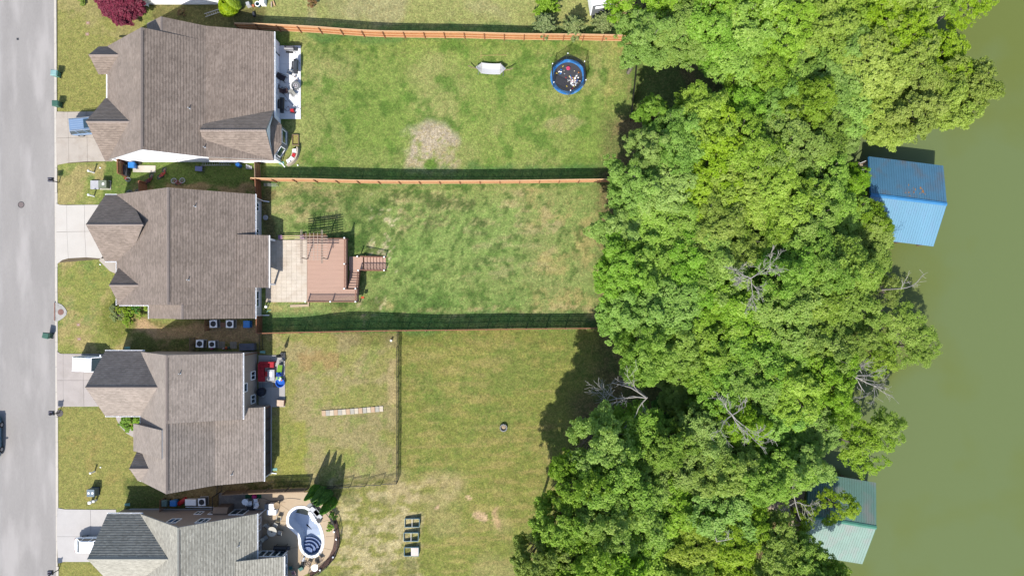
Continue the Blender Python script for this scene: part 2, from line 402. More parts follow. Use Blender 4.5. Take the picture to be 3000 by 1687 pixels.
    mix(rect(880, 1020, 990, 1090) * S(n3, .4, .6) * .7, (184, 148, 104), .8); mix(rect(1140, 1050, 1168, 1180, 8) * .7, (206, 180, 136), .9)
    mix(rect(776, 1230, 900, 1420) * S(n2, .4, .6) * .7, (164, 168, 68), .3)
    # open lawn by the wood
    m = rect(1166, 966, 1900, 1900, 4, False); mix(m, (146, 152, 74), .35); mix(m * S(strip * .45 + n1 * .55, .48, .58) * .7, (164, 156, 86), .5); mix(m * S(n3 * .4 + n1 * .6, .53, .66) * .6, (116, 142, 62), .2)
    mix(rect(1200, 1000, 1620, 1700) * S(strip, .58, .7) * .35, (188, 170, 108), .7)
    # rough lawn round the pool
    m = rect(960, 1412, 1238, 1900); mix(m, (158, 158, 84), .6); mix(m * S(strip * .4 + n3 * .6, .46, .56) * .9, (216, 200, 150), .95); mix(m * S(n3 * .5 + n2 * .5, .54, .64) * .7, (112, 118, 54), .3)
    mix(rect(1140, 1395, 1350, 1480, 50) * S(n2 * .5 + n3 * .5, .34, .62) * .9, (204, 184, 136), .9); mix(rect(1240, 1440, 1600, 1900) * S(n1, .5, .62) * .6, (176, 168, 108), .7)
    mix(blob(1410, 1515, 20, 12), (220, 188, 148), .9); mix(blob(1458, 1520, 12, 36), (206, 176, 130), .9); mix(blob(1374, 1457, 8, 6, .3) + blob(1287, 1481, 7, 5, .3), (222, 190, 150), .9)
    mix(rect(1590, 1560, 1700, 1900), (110, 138, 60), .2)
    for fy0, fy1, x0, x1 in ((488, 534, 775, 1800), (920, 966, 775, 1775), (75, 116, 900, 1840)): mix(rect(x0, fy0, x1, fy1, 14) * .75, (98, 142, 72), .1)  # fence shade painted into the lawn as darker green strips along each fence
    mix(rect(780, 560, 1130, 900, 30) * S(n3, .52, .64) * .6, (84, 116, 52), .1)
    mix(rect(1130, 560, 1720, 940, 30) * S(vnoise(X, Y, .6, 131, 3), .58, .68) * .7, (80, 112, 48), .1)
    # side yards
    m = rect(300, 472, 770, 590, 6); mix(m, (118, 140, 66), .3); mix(rect(380, 540, 770, 590) * S(n2, .40, .52), (188, 158, 112), .9)
    m = rect(378, 934, 775, 1036, 5); mix(m, (140, 134, 76), .6); mix(rect(430, 950, 760, 1006) * S(n2, .30, .44), (204, 168, 122), .95); mix(rect(378, 985, 560, 1036) * S(n2, .35, .5), (120, 126, 64), .4)
    mix(rect(385, 945, 470, 985), (206, 172, 130), .95)
    m = rect(420, 1408, 900, 1500, 6); mix(m, (176, 148, 100), .9); mix(m * S(n2, .46, .56), (112, 112, 56), .3)
    mix(rect(378, 1405, 480, 1500), (112, 122, 60), .3)
    mix(rect(768, 540, 800, 700), (124, 118, 74), .7); mix(rect(764, 1040, 778, 1420), (140, 132, 80), .6)
    # under the wood and along the shore
    wood = rect(1840, -400, 3400, 420, 60) + rect(1760, 330, 3400, 1200, 50) + rect(1690, 1150, 3400, 2200, 50)
    mix(wood * .9, (118, 126, 70), .5); mix(wood * S(n2, .48, .60) * .8, (140, 122, 84), .8)
    mix(rect(1850, 130, 2000, 330) * .8, (112, 138, 66), .3)
    sh = np.clip((X - (shore(Y) - 4)) / 3, 0, 1); mix(sh, (168, 144, 104), .95)
    mix(rect(-4000, -4000, 158, 4000, 4, False), (150, 140, 110), .5)
    keep = np.ones((ny - 1, nx - 1), bool)
    cx = (X[:-1, :-1] + X[1:, 1:]) / 2; cy = (Y[:-1, :-1] + Y[1:, 1:]) / 2
    pc = np.mean(POOL, axis=0); big = [tuple(pc + (np.array(p) - pc) * 1.0) for p in POOL]
    near = inpoly(cx, cy, big)
    for dx in (-.3, 0, .3):
        for dy in (-.3, 0, .3): near &= inpoly(cx + dx, cy + dy, big) | True
    grow = near.copy(); grow[1:] |= near[:-1]; grow[:-1] |= near[1:]; grow[:, 1:] |= near[:, :-1]; grow[:, :-1] |= near[:, 1:]
    keep &= ~grow
    idx = np.arange(nx * ny).reshape(ny, nx)
    q = np.stack([idx[:-1, :-1], idx[:-1, 1:], idx[1:, 1:], idx[1:, :-1]], -1)[keep]
    me = bpy.data.meshes.new('ground'); me.vertices.add(nx * ny)
    me.vertices.foreach_set('co', np.stack([X, Y, Z], -1).astype(np.float32).ravel())
    nf = len(q); me.loops.add(nf * 4); me.polygons.add(nf)
    me.loops.foreach_set('vertex_index', q.astype(np.int32).ravel()); me.polygons.foreach_set('loop_start', np.arange(0, nf * 4, 4, dtype=np.int32))
    me.polygons.foreach_set('loop_total', np.full(nf, 4, np.int32)); me.update(calc_edges=True)
    me.polygons.foreach_set('use_smooth', [True] * nf)
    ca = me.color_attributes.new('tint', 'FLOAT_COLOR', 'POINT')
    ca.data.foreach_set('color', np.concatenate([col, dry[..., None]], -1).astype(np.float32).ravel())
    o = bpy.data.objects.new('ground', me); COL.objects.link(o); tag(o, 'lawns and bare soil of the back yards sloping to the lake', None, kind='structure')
    m, t, b = nodes_of('lawn'); N = t.nodes.new; L = t.links.new
    at = N('ShaderNodeVertexColor'); at.layer_name = 'tint'; geo = N('ShaderNodeNewGeometry')
    def nz(s, d, r=.55):
        n = N('ShaderNodeTexNoise'); n.inputs['Scale'].default_value = s; n.inputs['Detail'].default_value = d; n.inputs['Roughness'].default_value = r; L(geo.outputs['Position'], n.inputs['Vector']); return n.outputs[0]
    def mr(s, a, b_, c, d):
        r = N('ShaderNodeMapRange'); r.inputs[1].default_value = a; r.inputs[2].default_value = b_; r.inputs[3].default_value = c; r.inputs[4].default_value = d; L(s, r.inputs[0]); return r.outputs[0]
    def mul(a, b_):
        k = N('ShaderNodeMath'); k.operation = 'MULTIPLY'
        for i, x in enumerate((a, b_)):
            if isinstance(x, float): k.inputs[i].default_value = x
            else: L(x, k.inputs[i])
        return k.outputs[0]
    f1 = mr(nz(1.4, 5), .3, .7, .78, 1.2); f2 = mr(nz(4.5, 4, .7), .3, .7, .60, 1.40); f3 = mr(nz(11, 3, .75), .3, .7, .58, 1.42)
    k = mul(mul(f1, f2), f3)
    sv = N('ShaderNodeVectorMath'); sv.operation = 'SCALE'; L(at.outputs[0], sv.inputs[0]); L(k, sv.inputs['Scale'])
    stf = mul(mr(nz(3.2, 5, .7), .50, .62, 0, .75), at.outputs['Alpha'])
    mx = N('ShaderNodeMix'); mx.data_type = 'RGBA'; L(stf, mx.inputs[0]); L(sv.outputs[0], mx.inputs[6])
    sv2 = N('ShaderNodeVectorMath'); sv2.operation = 'SCALE'; sv2.inputs[0].default_value = C(198, 178, 118)[:3]; L(mul(f2, f3), sv2.inputs['Scale']); L(sv2.outputs[0], mx.inputs[7])
    gf = mul(mr(nz(2.3, 5, .65), .52, .66, 0, .5), mr(at.outputs['Alpha'], .2, .8, 1, .2))
    mx2 = N('ShaderNodeMix'); mx2.data_type = 'RGBA'; L(gf, mx2.inputs[0]); L(mx.outputs[2], mx2.inputs[6]); mx2.inputs[7].default_value = C(96, 128, 52)
    L(mx2.outputs[2], b.inputs['Base Color']); b.inputs['Roughness'].default_value = .9; b.inputs['Specular IOR Level'].default_value = .15
    bu = N('ShaderNodeBump'); bu.inputs['Strength'].default_value = .75; bu.inputs['Distance'].default_value = .09; L(nz(9, 4, .7), bu.inputs['Height']); L(bu.outputs[0], b.inputs['Normal'])
    me.materials.append(m); MATS['lawn'] = m
    return o
make_ground()

# ------------------------------------------------------------------ lake
def make_water():
    b = MB(); b.face([(27, -400, -4.62), (500, -400, -4.62), (500, 400, -4.62), (27, 400, -4.62)])
    m, t, bs = nodes_of('lake water'); N = t.nodes.new; L = t.links.new
    geo = N('ShaderNodeNewGeometry'); n = N('ShaderNodeTexNoise'); n.inputs['Scale'].default_value = .035; n.inputs['Detail'].default_value = 4; L(geo.outputs[0], n.inputs['Vector'])
    rp = N('ShaderNodeValToRGB'); rp.color_ramp.elements[0].position = .47; rp.color_ramp.elements[0].color = C(124, 139, 88); rp.color_ramp.elements[1].position = .56; rp.color_ramp.elements[1].color = C(123, 134, 70)
    L(n.outputs[0], rp.inputs[0]); L(rp.outputs[0], bs.inputs['Base Color']); bs.inputs['Roughness'].default_value = .25; bs.inputs['IOR'].default_value = 1.33; bs.inputs['Specular IOR Level'].default_value = .35
    n2 = N('ShaderNodeTexNoise'); n2.inputs['Scale'].default_value = 2.2; n2.inputs['Detail'].default_value = 3; L(geo.outputs[0], n2.inputs['Vector'])
    bu = N('ShaderNodeBump'); bu.inputs['Strength'].default_value = .12; bu.inputs['Distance'].default_value = .05; L(n2.outputs[0], bu.inputs['Height']); L(bu.outputs[0], bs.inputs['Normal'])
    o = b.build('water', m); tag(o, 'still olive green lake water beyond the trees', None, kind='structure')
make_water()

# ------------------------------------------------------------------ common materials
M_ASPH = mat('worn asphalt', C(181, 176, 172), .95, amt=.10, sc1=.35, fine=.06, sc2=9, bump=.2, bsc=60, stretch=(1.3, .3, 1), stain=C(212, 206, 202), st_amt=.6, st_sc=.4)
M_CONC = mat('driveway concrete', C(212, 201, 188), .9, amt=.07, sc1=.8, fine=.05, sc2=12, bump=.1, stain=C(188, 172, 156), st_amt=.4, st_sc=1.1)
M_CONC2 = mat('grey driveway concrete', C(206, 196, 190), .9, amt=.06, sc1=.8, fine=.05, sc2=12, bump=.1, stain=C(180, 170, 160), st_amt=.3, st_sc=.9)
M_KERB = mat('kerb concrete', C(232, 224, 212), .9, amt=.08, sc1=1.5, fine=.07)
M_WPATIO = mat('white patio concrete', (.5, .5, .51, 1), .85, amt=.03, sc1=.7, fine=.03)
M_TPATIO = mat('tan patio concrete', C(222, 198, 166), .9, amt=.06, sc1=.6, fine=.05, stain=C(200, 174, 142), st_amt=.35, st_sc=.6)
M_STAMP = mat('stamped concrete', C(243, 229, 210), .85, amt=.10, sc1=.8, fine=.07, sc2=7, stain=C(198, 172, 146), st_amt=.35, st_sc=.5)
M_JOINT = mat('dark joint soil', C(120, 104, 84), .95)
M_WHITE = mat('white paint', (.74, .74, .75, 1), .5, amt=.02, fine=.02)
M_WGREY = mat('pale grey trim', C(214, 216, 220), .5, amt=.03, fine=.03)
M_GLASS = mat('window glass', C(60, 84, 96), .08, amt=.1, fine=.0, spec=.8, coat=.3)
M_GLASSG = mat('green tinted glass', C(70, 112, 104), .08, amt=.1, fine=.0, spec=.8)
M_BLACK = mat('black metal', C(44, 44, 48), .5, amt=.05, spec=.4)
M_DGREY = mat('dark grey plastic', C(70, 72, 78), .6)
M_GREY = mat('grey metal', C(150, 152, 154), .45, metal=.2)
M_ALU = mat('aluminium', C(210, 212, 214), .4, metal=.3)
M_CEDAR = mat('orange cedar', C(236, 158, 104), .8, amt=.14, sc1=2.5, fine=.12, sc2=11, stretch=(4, 4, .4))
M_CEDAR2 = mat('pale cedar', C(246, 200, 152), .8, amt=.1, sc1=2.5, fine=.1)
M_WOOD = mat('brown wood', C(168, 112, 80), .8, amt=.16, sc1=2.5, fine=.12, stretch=(4, 4, .4))
M_OLDW = mat('weathered wood', C(168, 142, 116), .9, amt=.15, sc1=2.5, fine=.12, stretch=(4, 4, .4))
M_DECK = mat('composite deck board', C(222, 182, 160), .7, amt=.06, sc1=1.5, fine=.05, stretch=(.4, 4, 1))
M_DECK2 = mat('dark composite rail', C(168, 118, 98), .6, amt=.06, fine=.05)
M_LATT = mat('bleached cedar lattice', C(214, 194, 176), .8, amt=.08)
M_BLUE = mat('blue plastic', C(52, 144, 232), .45, amt=.06, spec=.4)
M_RED = mat('red plastic', C(222, 52, 60), .5, amt=.05)
M_TEAL = mat('teal bin plastic', C(96, 162, 150), .5, amt=.06)
M_GREENB = mat('green bin plastic', C(74, 120, 104), .55, amt=.06)
M_TYRE = mat('rubber', C(38, 38, 40), .85)
M_RUST = mat('rusty iron', C(160, 120, 108), .9, amt=.15, sc1=4)
M_TAN = mat('tan steel', C(168, 172, 150), .5)
M_SOIL = mat('soil', C(150, 116, 84), .95, amt=.25, sc1=4, fine=.2, bump=.5)
M_BARK = mat('grey bark', C(148, 138, 126), .95, amt=.2, sc1=3, fine=.2, bump=.4)
M_DEAD = mat('bleached dead wood', C(200, 193, 184), .9, amt=.12, sc1=3)
# ------------------------------------------------------------------ street, kerb, driveways
def make_street():
    b = MB(); b.box((-62.05, 0, -.28), (14.0, 600, .3)); o = b.build('road', M_ASPH); tag(o, 'pale worn asphalt street along the front lawns', None, kind='structure')
    b = MB(); b.cyl((*pt(62, 600, -.13)[:2], -.13), .34, .012, 20); o2 = b.build('manhole_cover', mat('worn iron', C(140, 126, 124), .8)); tag(o2, 'round iron manhole cover in the street asphalt', 'manhole cover')
    b = MB(); b.ring((*pt(62, 600, -.13)[:2], -.122), .36, .03, 24); b.build('cover_ring', M_DGREY, o2)
    b = MB(); b.box((*pt(52, 115, -.13)[:2], -.124), (.26, .26, .012), .1); tag(b.build('patch_plate', M_DGREY), 'small square dark plate in the street near the top', 'plate')
    drive = [(327, 480), (597, 775), (1035, 1192), (1490, 1645)]
    k = thing('kerb', (-55, 0, 0), 'pale concrete kerb between street and lawns', None, kind='structure'); del k['_o']
    full = MB(); full.box((0, 0, -.07), (.17, 2.97, .2)); full.box((-.19, 0, -.165), (.22, 2.97, .1)); mf = full.mesh('kerb_stone', M_KERB)
    low = MB(); low.box((0, 0, -.12), (.17, 2.97, .2)); low.box((-.19, 0, -.165), (.22, 2.97, .1)); ml = low.mesh('dropped_kerb_stone', M_KERB)
    for i in range(-14, 15):
        Y = i * 3.0; py = NY - Y * FP / HC
        dr = any(a - 10 < py < c + 10 for a, c in drive)
        X = -54.98 + .0037 * (36 - Y)
        part('kerb_stone', ml if dr else mf, k, (X - (-55), Y, .02))
def slabs(name, label, rows, mat_, top=.05):
    """rows: list of polygons in pixels, each one slab"""
    p0 = pt(*rows[0][0]); t = thing(name, (p0.x, p0.y, 0), label, None, kind='structure')
    for poly in rows:
        P = [pt(x, y, top) for x, y in poly]; c = sum(P, Vector()) / len(P)
        P = [p + (c - p).normalized() * .018 for p in P]
        b = MB(); b.slab([(p.x, p.y) for p in P], -.15, top); b.build('slab', mat_, t)
    return t
def grid_slabs(xs, ys, skew=0):
    out = []
    for i in range(len(xs) - 1):
        for j in range(len(ys) - 1):
            out.append([(xs[i], ys[j]), (xs[i + 1], ys[j]), (xs[i + 1], ys[j + 1]), (xs[i], ys[j + 1])])
    return out
def joint_bed(poly, z=.015):
    b = MB(); b.slab([tuple(pt(x, y, z))[:2] for x, y in poly], -.1, z); return b
make_street()
d1 = [[(164,327),(198,328),(200,404),(164,405)],[(198,328),(254,327),(255,403),(200,404)],[(254,327),(330,327),(330,402),(255,403)],
      [(164,405),(200,404),(202,477),(166,484)],[(200,404),(255,403),(256,473),(202,477)],[(255,403),(330,402),(330,473),(256,473)]]
slabs('driveway', 'cream concrete driveway under the grey blue car', d1, M_CONC)
d2 = [[(163,595),(175,600),(195,601),(196,679),(163,680)],[(195,601),(247,600),(248,678),(196,679)],[(247,600),(335,600),(335,677),(248,678)],
      [(163,680),(196,679),(200,757),(182,762),(164,776)],[(196,679),(248,678),(252,754),(200,757)],[(248,678),(335,677),(335,757),(290,757),(252,754)]]
slabs('driveway', 'empty cream concrete driveway with flared corners', d2, mat('pale driveway concrete', C(232, 225, 216), .9, amt=.04, sc1=.8, fine=.03, sc2=12, bump=.1, stain=C(222, 210, 198), st_amt=.3))
d3 = [[(166,1028),(176,1035),(185,1036),(185,1114),(166,1114)],[(185,1036),(245,1036),(244,1114),(185,1114)],[(244,1036),(335,1036),(335,1114),(244,1114)],
      [(166,1114),(185,1114),(185,1191),(175,1193),(168,1197)],[(185,1114),(244,1114),(246,1191),(185,1191)],[(244,1114),(335,1114),(335,1190),(246,1191)]]
slabs('driveway', 'grey concrete driveway under the boxy white car', d3, M_CONC2)
d4 = [[(166,1487),(190,1491),(265,1492),(266,1571),(166,1571)],[(265,1492),(340,1492),(340,1571),(266,1571)],
      [(166,1571),(266,1571),(267,1645),(185,1645),(170,1650)],[(266,1571),(340,1571),(340,1645),(267,1645)]]
slabs('driveway', 'pale grey driveway under the white hatchback', d4, mat('pale grey driveway', C(222, 217, 213), .9, amt=.04, fine=.03, sc2=12, bump=.1, stain=C(208, 200, 194), st_amt=.25))
jm = mat('joint bed', C(120, 106, 84), .95)
for nm, poly in (('first', [(166,328),(330,328),(330,472),(166,480)]), ('second', [(166,600),(335,600),(335,756),(166,770)]), ('third', [(168,1037),(335,1037),(335,1189),(168,1190)]), ('fourth', [(168,1492),(340,1492),(340,1644),(168,1644)])):
    o = joint_bed(poly).build('driveway_joint_bed', jm); tag(o, None, None, kind='structure')

# curved front walks
def ribbon(name, pts, w, mat_, label, top=.05):
    P = [pt(x, y, top) for x, y in pts]; b = MB(); L_, R_ = [], []
    for i, p in enumerate(P):
        d = (P[min(i + 1, len(P) - 1)] - P[max(i - 1, 0)]).normalized(); n = Vector((-d.y, d.x, 0)) * w / 2
        L_.append(p + n); R_.append(p - n)
    poly = [(p.x, p.y) for p in L_] + [(p.x, p.y) for p in reversed(R_)]
    b.slab(poly, -.1, top); o = b.build(name, mat_); tag(o, label, None, kind='structure'); return o
ribbon('front_path', [(346,1200),(352,1224),(362,1243),(378,1260),(396,1270),(420,1276)], .95, M_CONC2, 'curved concrete path from the driveway to the porch')
ribbon('porch_path', [(300,752),(316,768),(330,782),(350,790)], 1.2, M_CONC, 'short concrete path by the second garage')
b = MB(); b.slab([tuple(pt(x, y, .03))[:2] for x, y in [(328,775),(346,800),(340,806),(327,792)]], -.05, .03); o = b.build('brick_bed', M_RUST); tag(o, 'small brick edged bed by the second porch', 'flower bed')

# storm drain apron
def drain():
    c = pt(168, 913, .03); t = thing('storm_drain', (c.x, c.y, 0), 'half round concrete storm drain with rusty lid at the kerb', 'storm drain')
    P = [pt(x, y, .06) for x, y in [(157,885),(168,887),(180,892),(190,902),(196,913),(194,922),(186,930),(176,937),(166,942),(157,942)]]
    b = MB(); b.slab([(p.x, p.y) for p in P], -.12, .06); b.build('apron', mat('drain concrete', C(204, 200, 194), .9, amt=.08, sc1=3, fine=.1, stain=C(140, 140, 138), st_amt=.5, st_sc=1.6), t)
    q = pt(178, 914, .07); b = MB(); b.cyl((q.x, q.y, .055), .36, .03, 20); b.build('lid', M_RUST, t)
    b = MB(); b.bar(pt(160, 887, .08), pt(160, 940, .08), .12, .05); b.build('inlet_bar', M_RUST, t)
drain()

# ------------------------------------------------------------------ houses
SH1 = shingle('brown shingles', C(170, 154, 142), C(147, 132, 121), .66, .16, .4)
SH2 = shingle('taupe shingles', C(170, 154, 143), C(147, 133, 122), .66, .15, .4)
SH3 = shingle('grey brown shingles', C(188, 174, 163), C(164, 152, 142), .66, .12, .35)
SH4 = shingle('silver grey shingles', C(206, 202, 188), C(174, 170, 157), .54, .08, .45)
SHD = shingle('sh cap', C(120, 108, 102), C(104, 94, 90), .85, .08)
W1 = siding('white siding', (.76, .76, .78, 1)); W2 = siding('pale grey siding', (.44, .43, .44, 1)); W3 = siding('greige siding', C(206, 190, 178)); W4 = siding('taupe siding', C(196, 178, 166))
M_CAP = mat('ridge cap', C(164, 150, 142), .95, amt=.08, fine=.08)
M_CAPD = mat('ridge vent', C(96, 88, 86), .9, amt=.1)
class House:
    def __init__(s, loc, label, roofm, wallm, name='house', cap=None):
        s.cap = cap or M_CAP
        s.t = thing(name, loc, label, 'house'); s.rm = roofm; s.wm = wallm; s.gut = []
    def slope(s, b, e0, e1, r1, r0, thick=.16):
        e0, e1, r1, r0 = map(Vector, (e0, e1, r1, r0)); up = (r0 - e0); d = up.length
        n = max(1, round(d / .29)); N_ = (e1 - e0).cross(r0 - e0).normalized()
        if N_.z < 0: N_ = -N_
        u0 = 0.0; ulen = (e1 - e0).length
        for i in range(n):
            t0, t1 = i / n, (i + 1) / n
            a = e0.lerp(r0, t0); c = e1.lerp(r1, t0); d1 = e1.lerp(r1, t1); a1 = e0.lerp(r0, t1)
            pts = [a + N_ * .034, c + N_ * .034, d1 + N_ * .008, a1 + N_ * .008]
            ua = (a - e0).dot((e1 - e0).normalized()); uc = (c - e0).dot((e1 - e0).normalized())
            uv = [(ua, t0 * d), (uc, t0 * d), ((d1 - e0).dot((e1 - e0).normalized()), t1 * d), ((a1 - e0).dot((e1 - e0).normalized()), t1 * d)]
            if (pts[1] - pts[0]).cross(pts[2] - pts[1]).z < 0: pts.reverse(); uv.reverse()
            b.face(pts, 0, uv)
            q = [a - N_ * .01, c - N_ * .01, c + N_ * .034, a + N_ * .034]; b.face(q, 0, [(0, .0), (.3, 0), (.3, .02), (0, .02)])
        lo = [e0 - N_ * thick, e1 - N_ * thick, r1 - N_ * thick, r0 - N_ * thick]; hi = [e0, e1, r1, r0]
        b.face(lo[::-1], 1)
        for k in range(4):
            j = (k + 1) % 4; b.face([lo[k], lo[j], hi[j], hi[k]], 1); b.face([hi[k], hi[j], hi[j] + N_ * .03, hi[k] + N_ * .03], 0, [(0, .01)] * 4)
    def roof(s, name, prof, b0, b1, axis='Y', mat_=None, ov=.3, gob=.25, walls=True, wall0=None, wall1=None, base=0.0, cap=True, wallmat=None, wn='wall', gutter=(True, True), b1e=None):
        b1e = b1 if b1e is None else b1e
        """prof: (a, z) from one eave over the ridge to the other"""
        P = (lambda a, bb, z: Vector((a, bb, z))) if axis == 'Y' else (lambda a, bb, z: Vector((bb, a, z)))
        m = MB()
        for (a0, z0), (a1, z1) in zip(prof, prof[1:]):
            if z0 <= z1: s.slope(m, P(a0, b0, z0), P(a0, b1e, z0), P(a1, b1, z1), P(a1, b0, z1))
            else: s.slope(m, P(a1, b0, z1), P(a1, b1e, z1), P(a0, b1, z0), P(a0, b0, z0))
        o = m.build(name, [mat_ or s.rm, M_WGREY], s.t)
        zs = [z for a, z in prof]; k = zs.index(max(zs))
        if cap and 0 < k < len(prof) - 1:
            a, z = prof[k]; c = MB(); w = .15
            n = max(1, round(abs(b1 - b0) / .3))
            for i in range(n):
                x0 = b0 + (b1 - b0) * i / n; x1 = b0 + (b1 - b0) * (i + 1) / n
                la = (prof[k][0] - prof[k - 1][0]) or 1; sl = (z - zs[k - 1]) / la; sr = (z - zs[k + 1]) / (prof[k + 1][0] - a)
                h = .07
                c.face([P(a - w, x0, z - w * sl + h), P(a, x0, z + h + .02), P(a, x1, z + h), P(a - w, x1, z - w * sl + h - .02)])
                c.face([P(a, x0, z + h + .02), P(a + w, x0, z - w * sr + h), P(a + w, x1, z - w * sr + h - .02), P(a, x1, z + h)])
            c.build('ridge_cap', s.cap, s.t)
            if axis == 'Y' and abs(b1 - b0) > 3:
                v = MB(); v.bar(P(a + w + .02, b0 + .35, z - (w + .02) * sr + .06), P(a + w + .02, b1 - .35, z - (w + .02) * sr + .06), .05, .05); v.build('ridge_vent', M_CAPD, s.t)
        if walls:
            lo, hi = min(b0, b1e) + (gob if wall0 is None else wall0), max(b0, b1e) - (gob if wall1 is None else wall1)
            inner = []
            aL, aR = prof[0][0] + ov, prof[-1][0] - ov
            def zat(a):
                for (x0, z0), (x1, z1) in zip(prof, prof[1:]):
                    if x0 <= a <= x1: return z0 + (z1 - z0) * (a - x0) / (x1 - x0 + 1e-9)
                return zs[0]
            top = [(aL, zat(aL) - .2)] + [(a, z - .2) for a, z in prof[1:-1]] + [(aR, zat(aR) - .2)]
            wpr = [(aL, base)] + top + [(aR, base)]
            w = MB(); w.prism(wpr, lo, hi, axis); w.build(wn, wallmat or s.wm, s.t)
        for e, on in ((0, gutter[0]), (-1, gutter[1])):
            if not on: continue
            a, z = prof[e]; sg = -1 if e == 0 else 1
            gm = MB()
            c0, c1 = P(a + sg * .06, min(b0, b1e), z - .07), P(a + sg * .06, max(b0, b1e), z - .07)
            gm.bar(c0 + Vector((0, 0, -.06)), c1 + Vector((0, 0, -.06)), .13, .02)
            off = Vector((sg * .06, 0, 0)) if axis == 'Y' else Vector((0, sg * .06, 0))
            gm.bar(c0 + off, c1 + off, .02, .13); gm.bar(c0 - off, c1 - off, .02, .13)
            n = max(2, round((c1 - c0).length / 1.6))
            for i in range(n + 1):
                q = c0.lerp(c1, i / n) + Vector((0, 0, .05)); gm.bar(q - off, q + off, .05, .02)
            gm.build('gutter', M_WHITE, s.t)
        return o
    def window(s, axis, wall, c, w, z0, z1, out=1, mull=1, glass=None, frame=None):
        """a window in a wall: axis 'X' wall plane X=wall (faces +X*out), c centre along the other axis"""
        P = (lambda d, a, z: Vector((wall + out * d, a, z))) if axis == 'X' else (lambda d, a, z: Vector((a, wall + out * d, z)))
        f = MB(); h = .08
        f.bar(P(.03, c - w / 2, z0), P(.03, c + w / 2, z0), h, h); f.bar(P(.03, c - w / 2, z1), P(.03, c + w / 2, z1), h, h)
        f.bar(P(.03, c - w / 2, z0), P(.03, c - w / 2, z1), h, h); f.bar(P(.03, c + w / 2, z0), P(.03, c + w / 2, z1), h, h)
        for i in range(1, mull + 1):
            x = c - w / 2 + w * i / (mull + 1); f.bar(P(.025, x, z0), P(.025, x, z1), .06, .06)
        fo = f.build('window', frame or M_WHITE, s.t)
        pane = MB(); a = P(.015, c - w / 2, z0); d = P(.015, c + w / 2, z1)
        pts = [P(.015, c - w / 2, z0), P(.015, c + w / 2, z0), P(.015, c + w / 2, z1), P(.015, c - w / 2, z1)]
        pane.face(pts); pane.build('pane', glass or M_GLASS, fo)
    def vent(s, px, py, prof):
        z = 5.0
        for _ in range(30):
            p = pt(px, py, z)
            for (x0, z0), (x1, z1) in zip(prof, prof[1:]):
                if x0 <= p.x <= x1: z = .5 * z + .5 * (z0 + (z1 - z0) * (p.x - x0) / (x1 - x0))
        v = MB(); v.cyl((p.x, p.y, z - .2), .05, .6, 8); v.lathe((p.x, p.y, z - .02), [(.13, 0), (.08, .06), (.05, .12)], 8); v.build('vent_pipe', M_WGREY, s.t)
    def downspout(s, X, Y, z0, z1, kick=None, mat_=None):
        d = MB(); d.bar((X, Y, z1), (X, Y, z0 + .1), .09, .07)
        if kick: d.bar((X, Y, z0 + .12), (X + kick[0], Y + kick[1], z0 + .04), .09, .07)
        d.build('downspout', mat_ or M_WHITE, s.t)

def garage_door(h, X, Yc, w=4.9):
    q = MB(); q.bar((X - .02, Yc - w / 2 - .08, 0), (X - .02, Yc - w / 2 - .08, 2.3), .12, .05); q.bar((X - .02, Yc + w / 2 + .08, 0), (X - .02, Yc + w / 2 + .08, 2.3), .12, .05); q.bar((X - .02, Yc - w / 2, 2.25), (X - .02, Yc + w / 2, 2.25), .05, .1)
    o = q.build('garage_door', M_WGREY, h.t)
    for k in range(4):
        p = MB(); p.box((X - .02, Yc, .30 + k * .53), (.06, w, .50)); p.build('door_panel', M_WHITE, o)
# --- house 1
h = House((-38, 24, 0), 'brown roofed white house with the long white back patio', SH1, W1)
p1 = [(-47.1, 2.7), (-40.2, 7.9), (-34.9, 4.3), (-27.7, 2.7)]
h.roof('roof', p1, 16.85, 30.07, wall0=.35, wall1=.2, walls=True, gutter=(False, True))
h.roof('rear_roof', [(-41.2, 5.0), (-38.7, 6.72), (-34.9, 4.32), (-27.7, 2.72)], 29.9, 31.75, gob=.25, gutter=(False, True), wn='north_wall')
h.roof('garage_roof', [(16.75, 2.7), (20.38, 6.15), (24.0, 2.7)], -47.35, -41.9, 'X', wall0=.3, wall1=0, gutter=(False, False), wn='garage_wall', b1e=-46.7)
h.roof('porch_gable_roof', [(26.8, 2.75), (28.4, 4.5), (30.0, 2.75)], -48.1, -43.2, 'X', wall0=.35, wall1=0, gutter=(False, False), wn='porch_wall', b1e=-46.5)
h.roof('rear_gable_roof', [(16.8, 2.72), (19.7, 5.1), (22.6, 2.72)], -27.75, -35.2, 'X', wall0=0, wall1=.12, gutter=(True, False), wn='rear_gable_wall', cap=True)
gb = MB(); gb.bar((-47.2, 24.0, 2.62), (-47.2, 26.8, 2.62), .12, .12); gb.build('gutter', M_WHITE, h.t)
# bay window
bw = MB(); bay = [(-27.85, 21.6), (-27.0, 20.85), (-27.0, 18.85), (-27.85, 17.5), (-28.5, 17.5), (-28.5, 21.6)]
bw.slab(bay, 0, 2.45); bw.build('bay_wall', mat('grey bay siding', C(176, 180, 186), .6), h.t)
br = MB(); R0 = [(-28.0, 21.9, 3.5), (-28.0, 17.4, 3.5)]; E = [(-27.75, 21.85, 2.7), (-26.85, 20.95, 2.66), (-26.85, 18.75, 2.66), (-27.75, 17.3, 2.7)]; A = (-28.0, 20.6, 3.55); B = (-28.0, 19.1, 3.55)
h.slope(br, E[0], E[1], A, (-28.0, 21.7, 2.85), .1); h.slope(br, E[1], E[2], B, A, .1); h.slope(br, E[2], E[3], (-28.0, 17.5, 2.85), B, .1); br.build('bay_roof', [SH1, M_WGREY], h.t)
h.window('X', -27.0, 19.85, 1.5, .75, 2.15, mull=0, glass=M_GLASSG)
